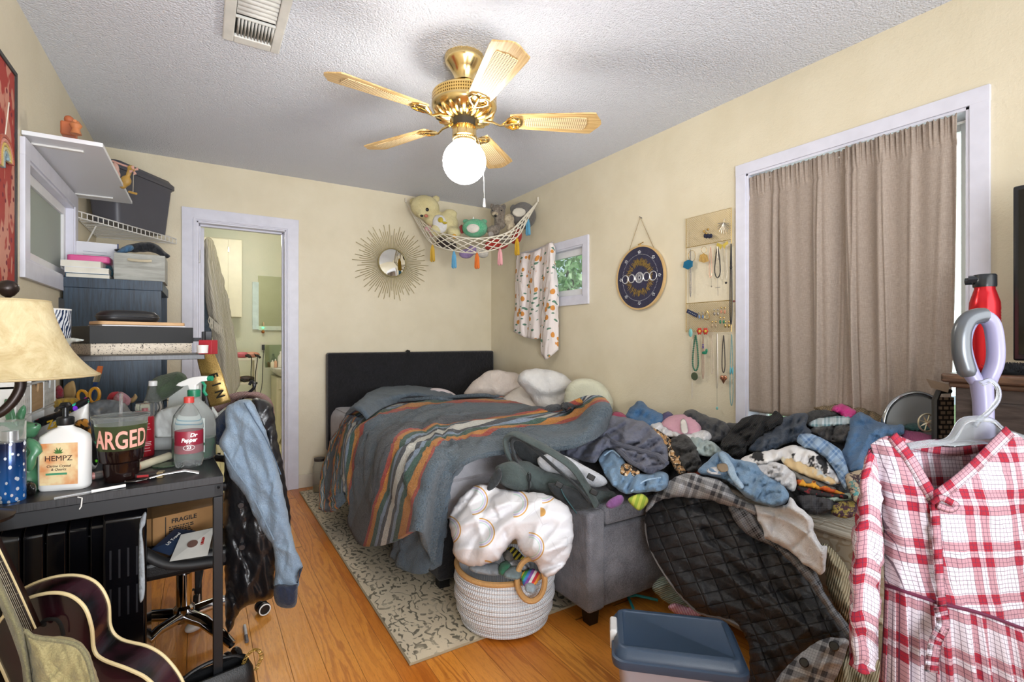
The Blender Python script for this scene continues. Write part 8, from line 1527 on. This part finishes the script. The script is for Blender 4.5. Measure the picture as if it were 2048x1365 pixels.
for nm, lb, u, v, z, cl_, L_ in (('curling_iron', 'pink and black curling iron on the utility shelf top', 484, 709, .986, '#C25A66', .08), ('hair_brush', 'rose gold hair brush on the utility shelf top', 504, 709, .986, '#C98A72', .07), ('hair_dryer', 'dark hair dryer on the middle shelf of the bathroom unit', 492, 768, .746, '#4A3B33', .08), ('hair_clip', 'brown hair clip on the middle shelf of the bathroom unit', 474, 772, .746, '#A8633C', .05)):
    q = P(u, v, y=5.62); q.z = z+.03; o = thing(nm, lb, 'hair tool', (q.x, q.y, z)); m = MB(); m.ell(q, (L_, .03, .03)); m.build('barrel', M(cl_, .4), o); MB().tube([q, q+Vector((.05, -.03, -.01)), q+Vector((.07, -.05, -.03))], .012, 8).build('handle', blackp, o)
for k in range(2): m = MB(); m.tube([tuple(p) for p in crom([P(494+k*14, 708, y=5.56), P(503+k*12, 716, y=5.53), P(502+k*9, 750, y=5.52), P(506+k*4, 775+k*30, y=5.52)], 6)], .004, 6); one('appliance_cord', blackp, ('left', 'right')[k]+' black appliance cord drooping from the bathroom utility shelf', 'cord', m)
# towels on the opened bathroom door
dl = MB().box((DX0+.012, YB+T+.02, .01), (DX0+.046, YB+T+.56, DZ-.015)).build('door_leaf', trim_m, d1, bevel=.002, smooth=False)
twm = ribmat('oatmeal_cotton_towel', '#CFC9B8', '#BBB5A4', 30., .2, .002)
tw = thing('bath_towel', 'long oatmeal coloured fringed towel hanging on the bathroom door hook', 'towel', tuple(P(450, 780, y=4.6)))
c_ = [[P(410,478,y=4.62), P(416,475,y=4.58), P(422,478,y=4.60), P(427,484,y=4.62)], [P(409,540,y=4.62), P(420,530,y=4.54), P(432,530,y=4.57), P(442,540,y=4.62)], [P(412,600,y=4.62), P(430,600,y=4.50), P(446,600,y=4.56), P(458,610,y=4.62)], [P(428,690,y=4.62), P(446,690,y=4.52), P(458,690,y=4.58), P(472,690,y=4.64)], [P(438,790,y=4.62), P(452,798,y=4.53), P(466,795,y=4.58), P(480,768,y=4.64)]]
sheet('towel_body', twm, c_, tw, th=.006, ku=12, kv=14, amp=.012, sc=.1, ang=0, an=30, seed=3)
c_ = [[P(410,482,y=4.57), P(415,476,y=4.54), P(420,482,y=4.56)], [P(408,545,y=4.57), P(418,540,y=4.50), P(427,545,y=4.54)], [P(411,590,y=4.57), P(424,590,y=4.48), P(436,600,y=4.53)], [P(418,632,y=4.57), P(430,640,y=4.49), P(444,655,y=4.53)]]
sheet('front_fold', twm, c_, tw, th=.006, ku=10, kv=10, amp=.01, sc=.07, ang=0, an=30, seed=5)
m = MB(); rr = random.Random(2)
for k in range(34): s = k/33; p = P(418+27*s, 632+24*s, y=4.50); m.tube([p, p+Vector((rr.uniform(-.01, .01), 0, -.035)), p+Vector((rr.uniform(-.012, .012), rr.uniform(-.008, .008), -.085))], [.0022, .003, .0018], 5)
m.build('fringe', twm, tw)
px('blue_towel', cloth('#7F909F', '#5D6E7E'), 'grey blue towel hanging behind the oatmeal towel', 'towel', [(405,560),(416,562),(424,600),(430,650),(428,670),(405,676)], const(4.05), th=.04, rnd=.02, amp=.02, sc=.05, ang=0, an=6, seed=5, step=3)
# ---------------------------------------------------------------- sunburst mirror
Mm = frame((1.385, 4.162, 1.831), (1, 0, 0), (0, 0, 1)); sm_ = thing('sunburst_mirror', 'round mirror with thin gold sunburst rays on the back wall', 'mirror', (1.385, 4.165, 1.5)); gr = M('#B9AC82', .4, .6, var=.0); rr = random.Random(12)
MB().lathe([(.001, 0), (.118, 0), (.118, .012), (.001, .016)], (0, 0, 0), 60, Mm).build('glass', M('#D9D8D2', .03, 1., var=.0), sm_); MB().lathe([(.116, 0), (.126, 0), (.126, .016), (.122, .02), (.116, .016)], (0, 0, 0), 60, Mm, cap=False).build('metal_rim', gr, sm_)
for k in range(84): a = 2*math.pi*k/84; L_ = (.335, .26, .30, .24, .32, .28)[k % 6]+rr.uniform(-.012, .012); MB().cyl(Mm @ Vector((.12*math.cos(a), .12*math.sin(a), .004)), Mm @ Vector((L_*math.cos(a), L_*math.sin(a), .004)), .0028, n=6).build('ray', gr, sm_)
# ---------------------------------------------------------------- corner hammock with plush toys
hm = thing('toy_hammock', 'white macrame corner hammock with coloured tassels holding plush toys', 'hammock', (2.0, 3.9, 1.9)); cot = M('#E3DCCB', .9, var=.03)
Fc = crom([P(812,405,y=4.165), P(838,452,d=4.22), P(865,488,d=4.06), P(908,502,d=3.92), P(954,506,d=3.86), P(998,496,d=3.86), P(1035,474,d=3.92), P(1056,438,d=4.02), P(1076,403,x=2.37)], 5)
Bc = crom([P(812,405,y=4.165), P(836,434,d=4.20), P(862,457,d=4.02), P(896,470,d=3.86), P(945,477,d=3.78), P(990,473,d=3.78), P(1022,461,d=3.84), P(1048,434,d=3.98), P(1076,403,x=2.37)], 5)
n = len(Fc); J_ = 9; net = [[Vector(Fc[i]).lerp(Vector(Bc[i]), j/(J_-1))-FW*(.03*math.sin(math.pi*j/(J_-1))*math.sin(math.pi*i/(n-1))) for j in range(J_)] for i in range(n)]
m = MB(); NC = 16                                        # diamond net between the two ropes
def N_(a, b): i = min(max(a, 0), 1)*(n-1); i0 = int(min(i, n-2)); j = min(max(b, 0), 1)*(J_-1); j0 = int(min(j, J_-2)); f, g = i-i0, j-j0; return net[i0][j0]*(1-f)*(1-g)+net[i0+1][j0]*f*(1-g)+net[i0][j0+1]*(1-f)*g+net[i0+1][j0+1]*f*g
for k in range(-3, NC+4):
    for sg in (-1, 1):
        pts = [N_((k+sg*2.6*q/8)/NC, q/8) for q in range(9) if 0 <= (k+sg*2.6*q/8)/NC <= 1]
        if len(pts) > 1: m.tube(pts, .0042, 5)
m.build('knotted_net', cot, hm)
for nm, L_, r_ in (('front_rope', Fc, .005), ('back_rope', Bc, .0045)): m = MB(); m.tube([tuple(p) for p in L_], r_, 6); m.build(nm, cot, hm)
for (u, v), kw in (((812, 403), dict(y=4.15)), ((1076, 402), dict(x=2.36))): q = P(u, v, **kw); m = MB(); m.tube([q+Vector((0, 0, .03)), q, q-Vector((0, 0, .01))], .008, 8); m.build('hook', cot, hm)
for u, v0, v1, d, cl_ in ((865,490,524,4.05,'#C9A23A'), (908,503,537,3.91,'#5F9FC4'), (954,506,538,3.85,'#E0762E'), (1000,497,531,3.85,'#E8A9AC'), (1034,476,511,3.91,'#CFA42A'), (1056,438,471,4.02,'#5FA3C4')):
    m = MB(); q = P(u, v0, d=d)
    for k in range(14): a = k*.449; e = P(u, v1, d=d)+Vector((.018*math.cos(a)*(.5+.5*(k % 2)), .018*math.sin(a), .006*(k % 3))); m.tube([q, q.lerp(e, .3)+Vector((.008*math.cos(a), .008*math.sin(a), 0)), e], .0045, 5)
    m.ell(q-Vector((0, 0, .015)), .012, n=10, m=8); m.build('tassel', M(cl_, .85), hm)
def Bp(u, v, d=4.12): return P(u, v, d=d)
ym = cloth('#DCD0A0', '#CBBD88', 300, rough=.97, b=.003)
b1 = thing('teddy_bear', 'large pale yellow plush bear with white belly at the left of the hammock', 'plush toy', tuple(Bp(895, 470)))
blob('body', ym, b1, [(Bp(850, 415, 4.08), (.122, .10, .098), .15), (Bp(826, 404, 4.14), (.035, .025, .035)), (Bp(872, 398, 4.14), (.035, .025, .032)), (Bp(890, 450), (.115, .09, .105), -.3), (Bp(866, 440), (.07, .07, .06)), (Bp(902, 426, 4.1), (.058, .032, .032), .25), (Bp(908, 466, 4.04), (.06, .05, .048), .4), (Bp(872, 462, 4.05), (.05, .045, .055)), (Bp(846, 429, 4.02), (.05, .04, .035))], .012)
blob('belly_patch', cloth('#E0DEDC'), b1, [(Bp(880, 448, 4.045), (.062, .03, .08), -.3)], .008); blob('belly_emblem', cloth('#C9B23A'), b1, [(Bp(881, 440, 4.012), (.024, .012, .024), .3), (Bp(890, 446, 4.01), (.022, .01, .012))], .005)
MB().ell(Bp(854.5, 419.5, 3.99), (.014, .01, .015), n=12, m=8).build('eye', blackp, b1); MB().ell(Bp(843.5, 432, 3.985), (.013, .01, .010), n=12, m=8).build('eye', blackp, b1); MB().ell(Bp(852.5, 432, 3.968), (.017, .012, .014), n=12, m=8).build('nose', M('#B9705A', .6), b1); MB().ell(Bp(909, 473, 3.985), (.02, .012, .018), n=12, m=8).build('foot_pad', M('#D9A23A', .8), b1)
g1 = thing('round_plush', 'round green and white marbled plush with white face in the hammock middle', 'plush toy', tuple(Bp(950, 475)))
blob('body', spotmat('green_marbled_fleece', '#4FA87A', '#2F8459', '#8FCBA8', 26.), g1, [(Bp(950, 457, 4.0), (.105, .09, .075)), (Bp(932, 443, 4.02), (.03, .025, .02)), (Bp(968, 443, 4.02), (.03, .025, .02))], .01)
g1.children[0].data.materials[0] = cloth('#4FA57A', '#7DC09A', 90, rough=.97, b=.004); blob('face_patch', cloth('#E3DDD2'), g1, [(Bp(946, 457, 3.92), (.056, .018, .04))], .008); MB().lathe([(.012, 0), (.001, .035)], Bp(947, 442, 3.98), 10).build('horn', mat_w, g1)
r1 = thing('raccoon_plush', 'long haired grey brown raccoon plush with striped tail in the hammock', 'plush toy', tuple(Bp(1000, 475))); fur = cloth('#8F8578', '#5A5048', 60, rough=1., b=.006); furl = cloth('#C9BBA0', '#8F7F68', 50, rough=1., b=.006)
blob('body', fur, r1, [(Bp(996, 424, 4.0), (.062, .055, .058)), (Bp(984, 413, 4.02), (.02, .015, .028)), (Bp(1008, 414, 4.02), (.02, .015, .028)), (Bp(1000, 446, 4.02), (.05, .05, .055)), (Bp(987, 462, 3.98), (.055, .05, .045)), (Bp(1010, 480, 3.96), (.045, .04, .04))], .009)
blob('tail', furl, r1, [(Bp(1018, 440, 4.0), (.045, .035, .05)), (Bp(1022, 456, 3.98), (.04, .035, .055)), (Bp(1016, 472, 3.97), (.035, .03, .03))], .009); blob('muzzle', furl, r1, [(Bp(990, 428, 3.945), (.03, .02, .018))], .006); MB().ell(Bp(991, 432, 3.93), .011, n=10, m=8).build('nose', blackp, r1); MB().ell(Bp(982, 469, 3.935), (.026, .01, .024), n=14, m=10).build('foot_pad', M('#9A928C', .8), r1)
for u in (985, 1003): MB().ell(Bp(u, 421, 3.948), .006, n=8, m=6).build('eye', blackp, r1)
e1_ = thing('round_plush', 'dark grey round plush with pale face at the right end of the hammock', 'plush toy', tuple(Bp(1050, 445))); blob('body', cloth('#77736F', '#5A5652', 300, rough=.97), e1_, [(Bp(1046, 432, 4.12), (.11, .075, .115)), (Bp(1026, 418, 4.14), (.03, .02, .04))], .011); blob('face_patch', cloth('#DAD3C4'), e1_, [(Bp(1038, 425, 4.03), (.06, .02, .04))], .008)
for nm, lb, cl_, E_ in (('red_plush', 'red plush toy squashed under the net at the right of the hammock', '#B5352C', [(Bp(996, 488, 4.02), (.09, .06, .05)), (Bp(1030, 472, 4.06), (.06, .05, .07)), (Bp(980, 492, 4.0), (.05, .04, .04))]), ('dark_plush', 'dark brown plush toy low behind the net at the left', '#3B2F2C', [(Bp(884, 486, 4.1), (.05, .05, .05)), (Bp(902, 492, 4.08), (.05, .04, .035))]), ('lilac_plush', 'lilac plush toy low behind the net in the middle', '#9D86B4', [(Bp(932, 508, 4.0), (.06, .04, .04)), (Bp(945, 500, 4.0), (.04, .04, .04))]), ('white_plush', 'small white fluffy plush hanging low in the net beside the orange tassel', '#DDD8CC', [(Bp(966, 508, 4.0), (.05, .04, .035)), (Bp(952, 500, 4.02), (.04, .04, .04))]), ('pink_plush', 'pale pink plush toy peeking beside the yellow bear under the net', '#E2AEB0', [(Bp(858, 458, 4.1), (.04, .03, .03)), (Bp(866, 468, 4.08), (.035, .03, .03))]), ('small_red_plush', 'small red toy peeping between the yellow bear and green plush', '#9E3E3A', [(Bp(923, 455, 4.06), (.022, .02, .025)), (Bp(924, 464, 4.06), (.02, .02, .02))])):
    o = blob(nm, cloth(cl_, None, 200, rough=.97), None, E_, .01, lab=lb, cat='plush toy')
